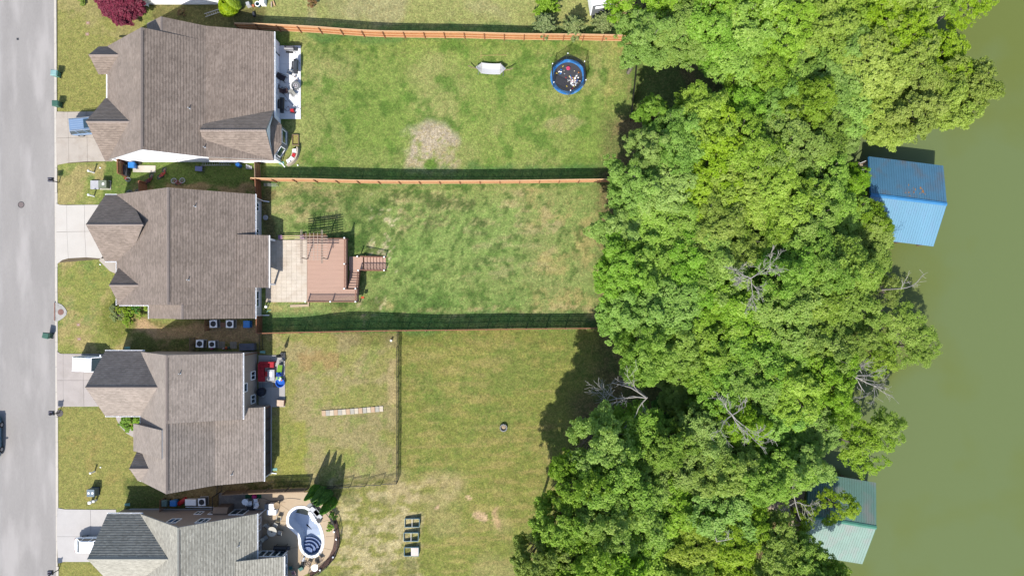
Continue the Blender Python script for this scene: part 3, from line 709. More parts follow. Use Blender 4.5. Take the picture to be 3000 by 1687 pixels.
fo = MB(); a = Vector((-27.1, 18.6, .75)); c = Vector((-27.7, 17.65, .75)); n = Vector((.85, -.53, 0)) * .03; up = Vector((0, 0, 1.4))
for q0, q1 in ((a, c), (a + up, c + up), (a, a + up), (c, c + up)): fo.bar(q0 + n, q1 + n, .08)
w_ = fo.build('window', M_WHITE, h.t); pn = MB(); pn.face([a + n * .6, c + n * .6, c + n * .6 + up, a + n * .6 + up]); pn.build('pane', M_GLASSG, w_)
for Y in (31.0, 28.1, 25.3): b = MB(); b.bar((-28.05, Y, 0), (-28.05, Y, 2.55), .16); b.build('porch_post', M_WHITE, h.t)
b = MB(); b.slab([(-31, 23), (-28.0, 23), (-28.0, 31.3), (-31, 31.3)], -.1, .065); b.build('porch_floor', mat('shaded porch floor', C(196, 176, 150), .9), h.t)
garage_door(h, -47.05, 20.38); h.vent(555, 318, p1); h.vent(600, 432, p1)
for px, py0, w, z0, z1 in ((525, 0, 1.0, 1.3, 2.1), (512, 0, .5, .4, .8)): h.window('Y', 17.2, pt(px, 465, 1.7).x, w, z0, z1, out=-1, mull=0)
h.downspout(-27.75, 17.05, 0, 2.5, (.4, -.5)); h.downspout(-46.9, 17.1, 0, 2.5)
b = MB(); b.box((-45.9, 17.0, .22), (2.6, .1, .44)); b.build('foundation', M_DGREY, h.t)

# --- house 2
h = House((-38, 6, 0), 'taupe roofed house with covered porch beside the brown deck', SH2, W2)
h.roof('roof', [(-46.0, 2.7), (-37.75, 7.1), (-29.9, 2.7)], 0.0, 12.86, wall0=0, gutter=(True, True))
h.roof('south_roof', [(-42.25, 2.7), (-36.55, 6.42), (-29.9, 2.72)], -1.58, 0.0, wall1=0, gutter=(True, True), wn='south_wall')
h.roof('garage_roof', [(5.09, 2.7), (8.92, 6.15), (12.76, 2.7)], -47.35, -41.0, 'X', wall0=.3, wall1=0, gutter=(True, True), wn='garage_wall', b1e=-44.6)
h.roof('front_gable_roof', [(0.0, 2.7), (2.25, 4.65), (4.5, 2.7)], -45.7, -41.5, 'X', wall0=.3, wall1=0, gutter=(True, False), wn='front_gable_wall')
pr = MB(); h.slope(pr, (-28.4, 2.0, 2.5), (-28.4, 8.1, 2.5), (-31.6, 8.1, 3.75), (-31.6, 2.0, 3.75)); pr.build('porch_roof', [SH2, M_WGREY], h.t)
b = MB(); b.bar((-28.33, 2.0, 2.42), (-28.33, 8.1, 2.42), .12); b.build('gutter', M_WHITE, h.t)
for Y in (7.75, 2.45): b = MB(); b.bar((-28.6, Y, 0), (-28.6, Y, 2.4), .2); b.build('porch_post', M_WHITE, h.t)
h.window('X', -30.2, 11.6, .95, .9, 2.1); h.window('X', -30.2, 8.5, .95, .9, 2.1); h.window('X', -30.2, .7, 1.8, .85, 2.15, mull=1)
garage_door(h, -47.05, 8.92); h.vent(572, 605, [(-46.0, 2.7), (-37.75, 7.1), (-29.9, 2.7)]); h.vent(552, 820, [(-46.0, 2.7), (-37.75, 7.1), (-29.9, 2.7)]); h.downspout(-29.95, 12.5, 0, 2.5, (.7, -.1)); h.downspout(-29.95, -1.25, 0, 2.5, (.7, 0)); h.downspout(-46.0, 4.9, 0, 2.5)

# --- house 3
h = House((-38, -13, 0), 'grey brown roofed house with the screened porch and red sofa patio', SH3, W3)
h.roof('roof', [(-43.2, 2.75), (-37.5, 7.9), (-30.4, 5.0)], -12.9, -5.45, gob=.15, gutter=(True, True), base=0)
h.roof('south_roof', [(-43.2, 2.73), (-37.5, 7.88), (-33.8, 4.55), (-28.9, 2.7)], -20.5, -11.9, wall1=.1, gob=.3, gutter=(True, True), wn='south_wall')
h.roof('garage_roof', [(-12.9, 2.7), (-9.13, 6.25), (-5.37, 2.7)], -47.35, -39.0, 'X', wall0=.3, wall1=0, gutter=(True, True), wn='garage_wall', b1e=-42.8)
h.roof('front_gable_roof', [(-20.45, 2.7), (-18.6, 4.4), (-16.8, 2.7)], -43.55, -41.0, 'X', wall0=.3, wall1=0, gutter=(False, False), wn='front_gable_wall', b1e=-42.9)
pr = MB(); h.slope(pr, (-43.7, -16.85, 3.3), (-43.7, -13.7, 3.3), (-38.3, -13.7, 7.35), (-38.3, -16.85, 7.35)); pr.build('entry_roof', [SH3, M_WGREY], h.t)
b = MB(); b.prism([(-43.4, 0), (-43.4, 3.3), (-38.6, 6.9), (-38.6, 0)], -16.7, -13.85); b.build('entry_wall', W3, h.t)
for i in range(6):
    Y0 = -12.2 - i * 1.36; Y1 = Y0 - 1.36
    f = MB(); f.bar((-29.12, Y0, .06), (-29.12, Y0, 2.5), .08); f.bar((-29.12, Y1, .06), (-29.12, Y1, 2.5), .08); f.bar((-29.12, Y0, .12), (-29.12, Y1, .12), .08); f.bar((-29.12, Y0, 2.45), (-29.12, Y1, 2.45), .08); f.bar((-29.12, Y0, .9), (-29.12, Y1, .9), .05)
    fo = f.build('screen_panel', M_WOOD if i != 2 else M_OLDW, h.t); q = MB(); q.face([(-29.1, Y0, .1), (-29.1, Y1, .1), (-29.1, Y1, 2.45), (-29.1, Y0, 2.45)]); q.build('screen', mat('dark screen mesh', C(88, 88, 94), .8), fo)
b = MB(); b.bar((-29.0, -12.0, .05), (-29.0, -20.35, .05), .1, .1); b.build('sill', M_WGREY, h.t)
for Yc, z0, z1 in ((-8.35, .75, 1.95), (-11.15, .75, 1.95)): h.window('X', -30.7, Yc, .95, z0, z1)
h.window('X', -30.7, -9.5, .95, 3.1, 4.4, mull=0)
garage_door(h, -47.05, -9.13); h.vent(528, 1094, [(-43.2, 2.75), (-37.5, 7.9), (-30.4, 5.0)]); h.vent(680, 1389, [(-43.2, 2.73), (-37.5, 7.88), (-33.8, 4.55), (-28.9, 2.7)])
h.downspout(-30.6, -5.75, 0, 4.7, (.5, 0), M_WOOD); h.downspout(-28.95, -20.2, 0, 2.5, (.6, -.1))

# --- house 4
h = House((-37, -29, 0), 'silver roofed house next to the kidney shaped pool', SH4, W4, cap=mat('silver ridge cap', C(188, 186, 176), .95, amt=.06))
h.roof('roof', [(-43.3, 2.7), (-36.5, 7.4), (-29.7, 2.7)], -44.0, -24.3, gob=.3, gutter=(False, True))
h.roof('garage_roof', [(-32.0, 2.7), (-28.15, 6.3), (-24.3, 2.7)], -47.1, -38.2, 'X', wall0=.3, wall1=0, gutter=(False, True), wn='garage_wall', b1e=-43.0)
h.roof('front_gable_roof', [(-38.6, 2.7), (-36.2, 4.8), (-33.6, 2.7)], -45.0, -40.8, 'X', wall0=.3, wall1=0, gutter=(False, False), wn='front_gable_wall')
pr = MB(); h.slope(pr, (-26.6, -44.0, 2.6), (-26.6, -29.3, 2.6), (-31.6, -29.3, 4.1), (-31.6, -44.0, 4.1)); pr.build('sunroom_roof', [SH4, M_WGREY], h.t)
b = MB(); b.bar((-26.53, -44, 2.52), (-26.53, -29.3, 2.52), .12); b.build('gutter', M_WHITE, h.t)
b = MB(); b.slab([(-30.2, -43.8), (-26.95, -43.8), (-26.95, -29.45), (-30.2, -29.45)], 0, 2.5); b.build('sunroom_wall', W4, h.t)
for i in range(4): h.window('Y', -29.45, -29.6 + i * .78, .72, .5, 2.25, out=1, mull=0)
for i in range(6): h.window('X', -26.95, -30.3 - i * 1.3, 1.2, .6, 2.2, out=1, mull=0)
h.window('Y', -24.6, -38.55, 1.15, 3.6, 5.0, mull=1, out=1); h.window('Y', -24.6, -35.25, 1.15, 3.55, 5.0, out=1); h.window('Y', -24.6, -37.0, .8, 1.0, 2.0, out=1); h.window('Y', -24.6, -35.3, .95, 1.0, 2.0, out=1, mull=3)
h.window('Y', -24.6, -32.4, 1.7, .1, 2.15, out=1, mull=1)
h.window('X', -30.05, -26.0, 1.5, .7, 2.1, out=1); h.window('X', -30.05, -28.6, 1.3, .7, 2.1, out=1)
garage_door(h, -46.8, -28.15); h.vent(699, 1598, [(-43.3, 2.7), (-36.5, 7.4), (-29.7, 2.7)]); h.downspout(-29.8, -24.7, 0, 2.5, (.4, .3))
b = MB(); b.box((-38, -24.55, .12), (16, .08, .24)); b.build('foundation', M_WGREY, h.t)

# --- neighbour at the top edge
h = House((-38, 42, 0), 'white walled house cut off by the top of the view', SH1, W1)
h.roof('roof', [(-44.5, 2.7), (-38.0, 6.5), (-32.6, 2.7)], 35.9, 50.0, gob=.25, wall0=.27)
h.downspout(-33.2, 36.1, 0, 2.5, (.5, -.4))
b = MB(); b.slab([(-33.0, 37.0), (-27.6, 37.0), (-27.6, 46), (-33.0, 46)], -.1, .07); o = b.build('neighbour_patio', M_CONC2); tag(o, 'grey concrete patio slab of the topmost house', None, kind='structure')
b = MB(); b.slab([(-32.6, 36.8), (-31.2, 36.8), (-31.2, 37.6), (-32.6, 37.6)], .0, .12); o = b.build('patio_step', mat('cream step', C(232, 224, 206), .8)); tag(o, 'cream step at the corner of the topmost house', None, kind='structure')

# ------------------------------------------------------------------ fences
def picket_panel(L_, hgt, mats, dz=0.0, seed=0):
    rg = random.Random(seed); b = MB(); n = max(2, round(L_ / .152)); w = L_ / n
    for i in range(n):
        x = (i + .5) * w; hh = hgt + rg.uniform(-.015, .015)
        b.box((x, .035, .04 + hh / 2 + dz * x / L_), (w - rg.uniform(.016, .034), .02, hh), rg.uniform(-.01, .01))
    return b.mesh('picket_panel', mats)
def rails_mesh(L_, hgt, mats, nr=3, dz=0.0):
    b = MB()
    for k in range(nr):
        z = .25 + (hgt - .45) * k / (nr - 1); b.bar((0, -.005, z), (L_, -.005, z + dz), .045, .09)
    b.bar((0, .02, hgt + .055), (L_, .02, hgt + dz + .055), .11, .025) if nr == 3 else None
    return b.mesh('rail', mats)
def post_mesh(hgt, mats, s=.1):
    b = MB(); b.box((0, -.07 if s > .09 else 0, hgt / 2 - .1), (s, s, hgt + .2)); return b.mesh('post', mats)
def path_points(pts, step):
    P = [pt(x, y) for x, y in pts]; out = [P[0].copy()]; carry = step
    for a, c in zip(P, P[1:]):
        L_ = (c - a).to_2d().length; d = (c - a) / L_; s = carry
        while s <= L_ + 1e-6: out.append(a + d * s); s += step
        carry = s - L_
    if (out[-1] - P[-1]).length > step * .4: out.append(P[-1])
    return out
def wood_fence(pts, label, mats, hgt=1.83, step=2.44, rail_mats=None, post_mats=None, flip=False, seed=1):
    pp = path_points(pts, step); p0 = pp[0]
    t = thing('wooden_fence', (p0.x, p0.y, g(p0.x, p0.y)), label, 'fence'); o0 = Vector((p0.x, p0.y, g(p0.x, p0.y)))
    pm = post_mesh(hgt, post_mats or mats)
    for i, (a, c) in enumerate(zip(pp, pp[1:])):
        d = c - a; L_ = d.to_2d().length; rz = math.atan2(d.y, d.x)
        za, zc = g(a.x, a.y), g(c.x, c.y)
        if flip: a, rz, za, zc = c, rz + PI, zc, za
        z = za; pan, rr = picket_panel(L_, hgt, mats, zc - za, seed + i), rails_mesh(L_, hgt, rail_mats or mats, dz=zc - za)
        part('picket_panel', pan, t, (a.x - o0.x, a.y - o0.y, z - o0.z), rz)
        part('rail', rr, t, (a.x - o0.x, a.y - o0.y, z - o0.z), rz)
    for i, p in enumerate(pp):
        d = pp[min(i + 1, len(pp) - 1)] - pp[max(i - 1, 0)]; part('post', pm, t, (p.x - o0.x, p.y - o0.y, g(p.x, p.y) - o0.z), math.atan2(d.y, d.x) + (PI if flip else 0))
    return t
def metal_fence(pts, label, hgt=1.2, step=1.83, mats=None, name='metal_fence'):
    mats = mats or M_BLACK; pp = path_points(pts, step); p0 = pp[0]
    t = thing(name, (p0.x, p0.y, g(p0.x, p0.y)), label, 'fence'); o0 = Vector((p0.x, p0.y, g(p0.x, p0.y)))
    def pan(L_):
        b = MB(); n = max(2, round(L_ / .115))
        for z in (.12, hgt - .18, hgt - .03): b.box((L_ / 2, 0, z), (L_, .03, .03))
        for i in range(1, n): b.box((L_ * i / n, 0, hgt / 2 + .03), (.018, .018, hgt))
        return b.mesh('fence_panel', mats)
    full = pan(step); pm = post_mesh(hgt + .06, mats, .06)
    for a, c in zip(pp, pp[1:]):
        d = c - a; L_ = d.to_2d().length
        part('fence_panel', full if abs(L_ - step) < .03 else pan(L_), t, (a.x - o0.x, a.y - o0.y, min(g(a.x, a.y), g(c.x, c.y)) - o0.z), math.atan2(d.y, d.x))
    for p in pp: part('post', pm, t, (p.x - o0.x, p.y - o0.y, g(p.x, p.y) - o0.z))
    return t
wood_fence([(706,89),(760,90),(830,93),(900,97),(980,102),(1060,108),(1130,111),(1200,112),(1350,113.5),(1500,118),(1700,120),(1846,123)], 'long orange cedar fence along the top yard', M_CEDAR, 1.88, rail_mats=M_CEDAR2, post_mats=M_WOOD)
wood_fence([(752,531),(830,533),(1000,536),(1250,539),(1500,538),(1700,535),(1792,534)], 'thin orange topped cedar fence between the two upper yards', M_CEDAR, 1.88, rail_mats=M_CEDAR2, post_mats=M_WOOD, seed=5)
wood_fence([(772,975),(900,972),(1100,968),(1300,966),(1500,963),(1770,960)], 'dark wooden fence seen edge on below the deck yard', M_OLDW, 1.88, rail_mats=M_WOOD, seed=8)
wood_fence([(1770,960),(1776,926)], 'short pale fence return at the end of the dark fence', M_OLDW, 1.83, step=1.5)
wood_fence([(764,480),(765,528)], 'short brown fence with white slats closing the bicycle side yard', M_WOOD, 1.83, flip=True, rail_mats=M_OLDW)
wood_fence([(765,531),(768,590)], 'short dark brown fence between deck yard and second house', M_WOOD, 1.83, flip=True)
wood_fence([(769,925),(769,975)], 'short brown fence closing the side yard with fans', M_WOOD, 1.83, flip=True)
wood_fence([(371,476),(372,518)], 'dark brown gate panel beside the blue bin', M_WOOD, 1.83, flip=True, step=1.7)
wood_fence([(432,538),(434,572)], 'small reddish brown gate panel by the second garage', M_WOOD, 1.83, flip=True, step=1.5)
wood_fence([(905,1427),(800,1431),(700,1435),(650,1438)], 'greyish brown fence between porch yard and pool terrace', M_OLDW, 1.75, rail_mats=M_OLDW, seed=15)
metal_fence([(769,978),(771,1026)], 'short black metal fence beside the grey storage box', 1.2)
metal_fence([(1168,970),(1167,1100),(1167,1250),(1166,1409)], 'straight black metal fence dividing the lower lawns', 1.25)
metal_fence([(1166,1409),(1080,1416),(990,1421),(906,1427)], 'black metal fence running from the evergreens to the corner', 1.25)
metal_fence([(652,1414),(650,1437)], 'tiny black metal gate between the two lower houses', 1.5)
metal_fence([(641,1444),(641,1500)], 'black metal screen beside the small shed', 1.8)
metal_fence([(962,1494),(978,1512),(988,1532),(993,1555),(996,1580),(993,1605),(984,1628),(968,1648),(948,1665),(925,1680),(900,1690)], 'curved black metal fence around the pool terrace', 1.25, step=1.2)
b = MB(); b.bar(pt(1868, 156, None, .45), pt(1848, 352, None, .45), .05, .9); o = b.build('mesh_fence', M_BLACK); tag(o, 'low black mesh fence at the end of the trampoline yard', 'fence')
# ------------------------------------------------------------------ vegetation
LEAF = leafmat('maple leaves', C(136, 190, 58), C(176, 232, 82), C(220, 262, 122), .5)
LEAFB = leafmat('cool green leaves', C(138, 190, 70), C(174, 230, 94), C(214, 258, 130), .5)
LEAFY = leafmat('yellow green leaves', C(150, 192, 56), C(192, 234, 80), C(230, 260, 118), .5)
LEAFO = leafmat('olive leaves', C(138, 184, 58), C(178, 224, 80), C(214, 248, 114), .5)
LEAFD = leafmat('evergreen sprays', C(48, 110, 32), C(86, 158, 44), C(140, 206, 66), .2)
LEAFL = leafmat('lime sprays', C(112, 148, 20), C(164, 200, 30), C(206, 228, 60), .15)
LEAFR = leafmat('crimson leaves', C(98, 14, 38), C(146, 26, 56), C(190, 62, 80), .2)
LEAFS = leafmat('silvery leaves', C(110, 140, 70), C(150, 176, 100), C(190, 206, 130), .25)
def leafcloud(name, P, Nn, size, var, m):
    n = len(P); Nn = Nn / (np.linalg.norm(Nn, axis=1, keepdims=True) + 1e-9)
    T = np.random.randn(n, 3); T -= (T * Nn).sum(1, keepdims=True) * Nn; T /= np.linalg.norm(T, axis=1, keepdims=True); B = np.cross(Nn, T)
    s = (size * (.7 + .6 * np.random.rand(n)))[:, None]
    fold = Nn * s * .18
    V = np.stack([P - T * s * .62, P - B * s * .42 + fold, P + T * s * .62, P + B * s * .42 + fold], 1).reshape(-1, 3)
    me = bpy.data.meshes.new(name); me.vertices.add(4 * n); me.vertices.foreach_set('co', V.astype(np.float32).ravel())
    i = np.arange(n) * 4
    F = np.concatenate([np.stack([i, i + 1, i + 2], 1), np.stack([i, i + 2, i + 3], 1)], 0).astype(np.int32)
    me.loops.add(len(F) * 3); me.polygons.add(len(F)); me.loops.foreach_set('vertex_index', F.ravel())
    me.polygons.foreach_set('loop_start', np.arange(0, len(F) * 3, 3, dtype=np.int32)); me.polygons.foreach_set('loop_total', np.full(len(F), 3, np.int32))
    me.update(calc_edges=True)
    a = me.attributes.new('var', 'FLOAT', 'POINT'); a.data.foreach_set('value', np.repeat(var, 4).astype(np.float32))
    me.materials.append(m); return me
def rnd_dirs(n, zmin=-1.0):
    z = np.random.uniform(zmin, 1, n); a = np.random.uniform(0, 2 * PI, n); r = np.sqrt(np.clip(1 - z * z, 0, 1)); return np.stack([r * np.cos(a), r * np.sin(a), z], 1)
def crown(seed, Rr=4.0, ncl=46, nl=20000, leaf=.2, dens=1.0, flat=.75):
    np.random.seed(seed); D = rnd_dirs(ncl, -.35); ph = np.random.rand(4) * 6.28
    az = np.arctan2(D[:, 1], D[:, 0]); lob = 1 + .16 * np.sin(2 * az + ph[0]) + .12 * np.sin(3 * az + ph[1]) + .08 * np.sin(5 * az + ph[2])
    rad = Rr * lob * np.random.uniform(.42, .90, ncl) ** .6
    Cc = D * rad[:, None] * np.array([1, 1, flat]); rc = Rr * np.random.uniform(.14, .26, ncl)
    Cc[0] = (0, 0, Rr * flat * .6)
    S_, SN, SR, SV = [], [], [], []
    for k in range(ncl):
        m = int(11 * (rc[k] / (Rr * .22)) ** 2 * dens) + 4; d = rnd_dirs(m, -.25)
        S_.append(Cc[k] + d * rc[k] * np.array([1, 1, .7]) * np.random.uniform(.75, 1.1, (m, 1))); SN.append(d); SR.append(np.random.uniform(.25, .46, m) * Rr / 4); SV.append(np.full(m, np.random.rand()))
    S_ = np.concatenate(S_); SN = np.concatenate(SN); SR = np.concatenate(SR); SV = np.concatenate(SV)
    w = SR ** 2; q = np.random.choice(len(S_), nl, p=w / w.sum())
    off = rnd_dirs(nl, -.5); P = S_[q] + off * SR[q][:, None] * np.array([1, 1, .55]) * np.random.rand(nl, 1) ** .4
    Nn = off * .30 + SN[q] * .30 + np.array([-.06, -.22, .85]) + np.random.randn(nl, 3) * .34
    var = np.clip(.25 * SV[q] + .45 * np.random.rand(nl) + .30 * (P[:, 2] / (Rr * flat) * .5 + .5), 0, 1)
    return P, Nn, var, Cc
def wood_mesh(name, segs, m):
    """segs: list of polylines with radii"""
    b = MB()
    for pts, rad in segs: b.tube(pts, 0, 6, 0, rad)
    return b.mesh(name, m)
def tree_kind(seed, mat_, Rr=4.0, hc=9.0, nl=26000, ncl=60, dens=1.0, leaf=.175, flat=.75):
    P, Nn, var, Cc = crown(seed, Rr, ncl, nl, leaf, dens, flat)
    me = leafcloud('crown', P + np.array([0, 0, hc]), Nn, np.full(len(P), leaf), var, mat_)
    segs = [([(0, 0, -.4), (.1, .05, hc * .35), (-.08, .1, hc * .7), (0, 0, hc + 1.2)], [.3, .22, .17, .06])]
    for c in Cc:
        st = Vector((0, 0, random.uniform(hc * .45, hc * .95))); e = Vector(c) + Vector((0, 0, hc)); mid = st.lerp(e, .5) + Vector((random.uniform(-.3, .3), random.uniform(-.3, .3), random.uniform(-.1, .5)))
        segs.append(([st, mid, e, e + (e - mid) * .25], [.09, .055, .03, .012]))
    return me, wood_mesh('trunk', segs, M_BARK)
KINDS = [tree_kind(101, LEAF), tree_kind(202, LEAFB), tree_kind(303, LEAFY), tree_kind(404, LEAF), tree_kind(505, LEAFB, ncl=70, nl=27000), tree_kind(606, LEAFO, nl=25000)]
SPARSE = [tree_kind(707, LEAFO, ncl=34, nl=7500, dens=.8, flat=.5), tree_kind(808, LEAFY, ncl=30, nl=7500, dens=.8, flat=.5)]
ORD = ['first', 'second', 'third', 'fourth', 'fifth', 'sixth', 'seventh', 'eighth', 'ninth', 'tenth', 'eleventh']
CN = ['bright green', 'cool green', 'yellow green', 'fresh green', 'bluish green', 'olive green']
def plant_tree(px, py, r, kind, label, group, hscale=None, sparse=False, rot=None):
    s = r / 26.0 / 4.0 * 1.05; me, tr = (SPARSE if sparse else KINDS)[kind]
    sz = hscale or random.uniform(.92, 1.12)
    z0 = -3.0
    for _ in range(5):
        zc = z0 + 9.0 * sz; p = pt(px, py, zc); z0 = max(g(p.x, p.y), -5.2)
    t = thing('canopy_tree', (p.x, p.y, z0), label, 'tree', rot if rot is not None else random.uniform(0, 6.28), group); t.scale = (s, s, sz)
    part('crown', me, t); part('trunk', tr, t)
    return t
ROWS = [
 ('behind the white camper', [(1905,25,92,3),(2010,-15,90,0),(2110,20,90,0),(2215,-5,95,3),(2325,10,100,2),(2430,-10,100,0),(2530,10,105,2),(2640,-15,92,2),(2730,-20,85,0)]),
 ('level with the orange fence end', [(1890,110,80,1),(1985,110,90,0),(2080,105,95,3),(2180,120,105,3),(2290,105,100,0),(2395,100,105,2),(2500,110,105,2),(2600,95,95,2),(2665,60,70,2)]),
 ('level with the trampoline', [(2235,210,92,3),(2330,225,100,0),(2430,215,105,4),(2530,215,105,2),(2640,190,100,2),(2740,210,95,2),(2830,245,88,2)]),
 ('above the blue boathouse shadow', [(1900,335,50,1),(2060,352,80,2),(2195,305,72,4),(2265,330,92,4),(2360,320,80,5),(2470,330,85,4),(2570,330,85,2),(2670,310,85,2),(2760,300,70,2)]),
 ('level with the blue boathouse dock', [(1896,430,64,1),(1970,420,85,4),(2075,430,95,2),(2180,430,95,3),(2285,430,98,0),(2380,430,85,5),(2450,425,52,4)]),
 ('level with the blue boathouse ridge', [(1866,560,82,1),(1945,560,95,4),(2055,555,100,2),(2165,555,105,2),(2275,560,100,2),(2385,560,98,3),(2470,550,70,3),(2540,640,64,5)]),
 ('level with the pergola', [(1832,690,78,1),(1905,680,95,4),(2010,680,100,1),(2120,680,100,2),(2235,680,100,3),(2345,675,100,3),(2450,670,95,3),(2545,700,82,5)]),
 ('level with the deck stairs', [(1818,800,76,1),(1895,800,98,1),(2000,800,100,4),(2110,790,98,3),(2290,800,80,3),(2360,785,100,3),(2465,790,98,5),(2560,770,80,5)]),
 ('level with the dark wooden fence', [(1850,905,85,1),(1945,910,98,4),(2055,905,105,0),(2165,905,105,3),(2275,915,108,0),(2385,900,105,2),(2480,890,85,5)]),
 ('level with the red sofa', [(1875,1030,85,4),(1965,1020,98,1),(2075,1020,105,3),(2185,1025,108,0),(2295,1025,105,0),(2395,1010,100,0),(2475,1000,70,5)]),
 ('level with the bare grey tree', [(1985,1150,65,4),(2100,1120,90,0),(2200,1130,98,0),(2310,1125,98,3),(2405,1110,85,0),(2440,1180,60,3)]),
 ('level with the curved bush and path', [(1755,1300,80,1),(1850,1290,88,4),(1950,1290,75,5),(2060,1265,80,4),(2165,1250,90,5),(2270,1240,90,1),(2365,1250,88,1)]),
 ('level with the evergreen cones', [(1690,1400,80,0),(1785,1400,95,0),(1890,1395,98,0),(2000,1380,98,3),(2105,1380,95,5),(2195,1400,78,4),(2285,1370,80,1),(2345,1350,70,1)]),
 ('level with the oval pool', [(1650,1520,82,5),(1750,1510,98,0),(1865,1505,102,3),(1980,1490,100,3),(2090,1485,100,0),(2185,1500,80,5)]),
 ('level with the garden frames', [(1600,1620,75,5),(1700,1625,95,0),(1810,1620,100,0),(1925,1610,105,3),(2040,1610,105,2),(2150,1600,95,2),(2250,1600,80,5),(2330,1630,70,3)]),
 ('along the bottom edge', [(1640,1730,85,0),(1760,1730,95,0),(1880,1730,100,0),(2000,1730,100,2),(2120,1720,100,2),(2230,1710,90,5),(2340,1700,80,0),(2420,1690,62,3)]),
]
random.seed(11)
for where, lst in ROWS:
    for i, (px, py, r, k) in enumerate(lst):
        low = (1900 < px < 2020 and 1130 < py < 1180)
        jx, jy = random.uniform(-14, 14), random.uniform(-14, 14)
        lab = f"{CN[k]} crown, {ORD[i]} from the lawns {where}"
        plant_tree(px + jx, py + jy, r * random.uniform(.94, 1.1), k, lab, 'trees of the lakeside wood', hscale=.6 if low else (.70 if px > 2430 and 400 < py < 780 else 1.38 if px < 1800 and py > 1250 else random.uniform(.88, 1.12)))
for px, py, r, k, lab, hs in ((2640,985,92,0,'thin olive tree reaching over the water below the dead branches',.62),(2575,1040,62,0,'small thin olive tree beside the dead branches over the water',.6),(2700,1020,58,0,'outermost thin olive crown over the open lake',.6),
                          (2530,1310,86,0,'thin olive tree hanging over the green boathouse ridge',.75),(2590,1260,62,0,'thin olive crown above the corner of the green boathouse',.75),(2440,1480,58,1,'loose yellow green crown covering the middle of the green roof',.8),
                          (2350,1510,42,1,'loose yellow green crown over the dock of the green boathouse',.8),(2830,5,80,1,'thin yellow green tree leaning out over the topmost water',.7),
                          (2350,1655,62,1,'loose crown below the green roof at the bottom edge',.75),(2590,850,52,0,'thin olive crown at the shore beside bare twigs',.7)):
    plant_tree(px, py, r, k, lab, None, hscale=hs, sparse=True)
# understorey
UND = [tree_kind(909, LEAFD, Rr=3.0, hc=2.2, nl=5000, ncl=22, leaf=.22, flat=.6)]
for i, (px, py, s, lab) in enumerate(((2280,290,.9,'dark shrub in the gap below the trampoline row of trees'),(2360,270,.9,'dark shrub beneath the wood at the lakeward gap'),(2000,1240,1.0,'dark shrub under the bare grey tree'),(2060,1180,1.1,'dark shrub deep between the two halves of the wood'),
                                 (2120,1230,1.0,'dark shrub on the slope above the green boathouse'),(1960,1200,.8,'dark shrub at the edge of the tree shadow'),(2250,870,.8,'dark shrub below the bleached dead crown'),(2490,350,.9,'dark shrub by the shadow of the blue boathouse'))):
    p = pt(px, py); t = thing('shrub', (p.x, p.y, g(p.x, p.y)), lab, 'shrub', i * 1.3); t.scale = (s, s, s); part('foliage', UND[0][0], t); part('stem', UND[0][1], t)

def grow(segs, p, d, L_, r, depth, rg, spread=.55):
    pts = [p]; rad = [r]; n = 4
    for i in range(n):
        d = (d + Vector((rg.gauss(0, .16), rg.gauss(0, .16), rg.gauss(0, .10)))).normalized(); p = p + d * L_ / n; pts.append(p); rad.append(r * (1 - .6 * (i + 1) / n))
        if depth > 0 and i >= 0:
            for _ in range(rg.choice((0, 1, 1, 2))):
                e = (d + Vector((rg.gauss(0, spread), rg.gauss(0, spread), rg.gauss(.05, spread * .5)))).normalized()
                grow(segs, p, e, L_ * rg.uniform(.42, .68), r * .5, depth - 1, rg, spread)
    segs.append((pts, rad))
def bare_tree(px, py, z, dirs, label, seed, L_=4.0, r=.11, depth=3, base=None):
    rg = random.Random(seed); top = pt(px, py, z); gz = max(g(top.x, top.y), -5.2)
    bx, by = base or (top.x, top.y); gz = max(g(bx, by), -5.2)
    t = thing('bare_tree', (bx, by, gz), label, 'dead tree')
    b = MB(); b.tube([(bx, by, gz - .3), ((bx + top.x) / 2 + .3, (by + top.y) / 2, (gz + z) / 2), top], 0, 7, 0, [.22, .17, r * 1.2]); b.build('trunk', M_DEAD, t)
    for dx, dy, dz, ll in dirs:
        segs = []; grow(segs, top, Vector((dx, dy, dz)).normalized(), L_ * ll, r, depth, rg)
        b = MB()
        for pts, rad in segs: b.tube(pts, 0, 4, 0, [max(x, .014) for x in rad])
        b.build('branch', M_DEAD, t)
bare_tree(1895, 1165, 8.5, [(-1, .35, .1, 1.15), (-1, -.15, .1, 1.2), (-.6, -.7, .1, .8)], 'bare grey tree leaning out over the shaded lawn', 21, 3.6, .07)
bare_tree(2200, 815, 9.5, [(-1, .3, .2, .8), (.9, .6, .3, .9), (.2, -1, .1, .8), (-.7, -.5, .1, .6)], 'bleached dead crown in a gap of the wood', 22, 2.6, .055)
bare_tree(2145, 1215, 10.0, [(-.9, -.2, .1, .8), (.7, -.9, .1, 1.0), (.3, -1, .1, 1.0), (-.4, .9, .1, .6), (1, .1, .1, .6)], 'bleached dead crown above the lower half of the wood', 23, 2.7, .055)
bare_tree(2500, 1100, 5.0, [(1, -.2, .1, 1.1), (1, .4, .1, .7), (.6, -.8, 0, .8), (1, -.5, .05, .9)], 'bare white branches hanging over the lake', 24, 2.9, .07)
bare_tree(2470, 1150, 3.0, [(.9, -.5, 0, .8), (.3, -1, 0, .9)], 'small bare white twig tree at the shoreline', 25, 2.6, .07, 2)
bare_tree(2640, 845, 6.0, [(1, .25, .1, .9), (.6, .9, .1, .6)], 'pale bare branch sticking out over the water', 26, 2.0, .05, 2)
bare_tree(2100, 1585 , 8.5, [(.8, .4, .2, .8), (-.3, .9, .1, .7)], 'small bleached branch in the lower wood', 27, 2.2, .06, 2)
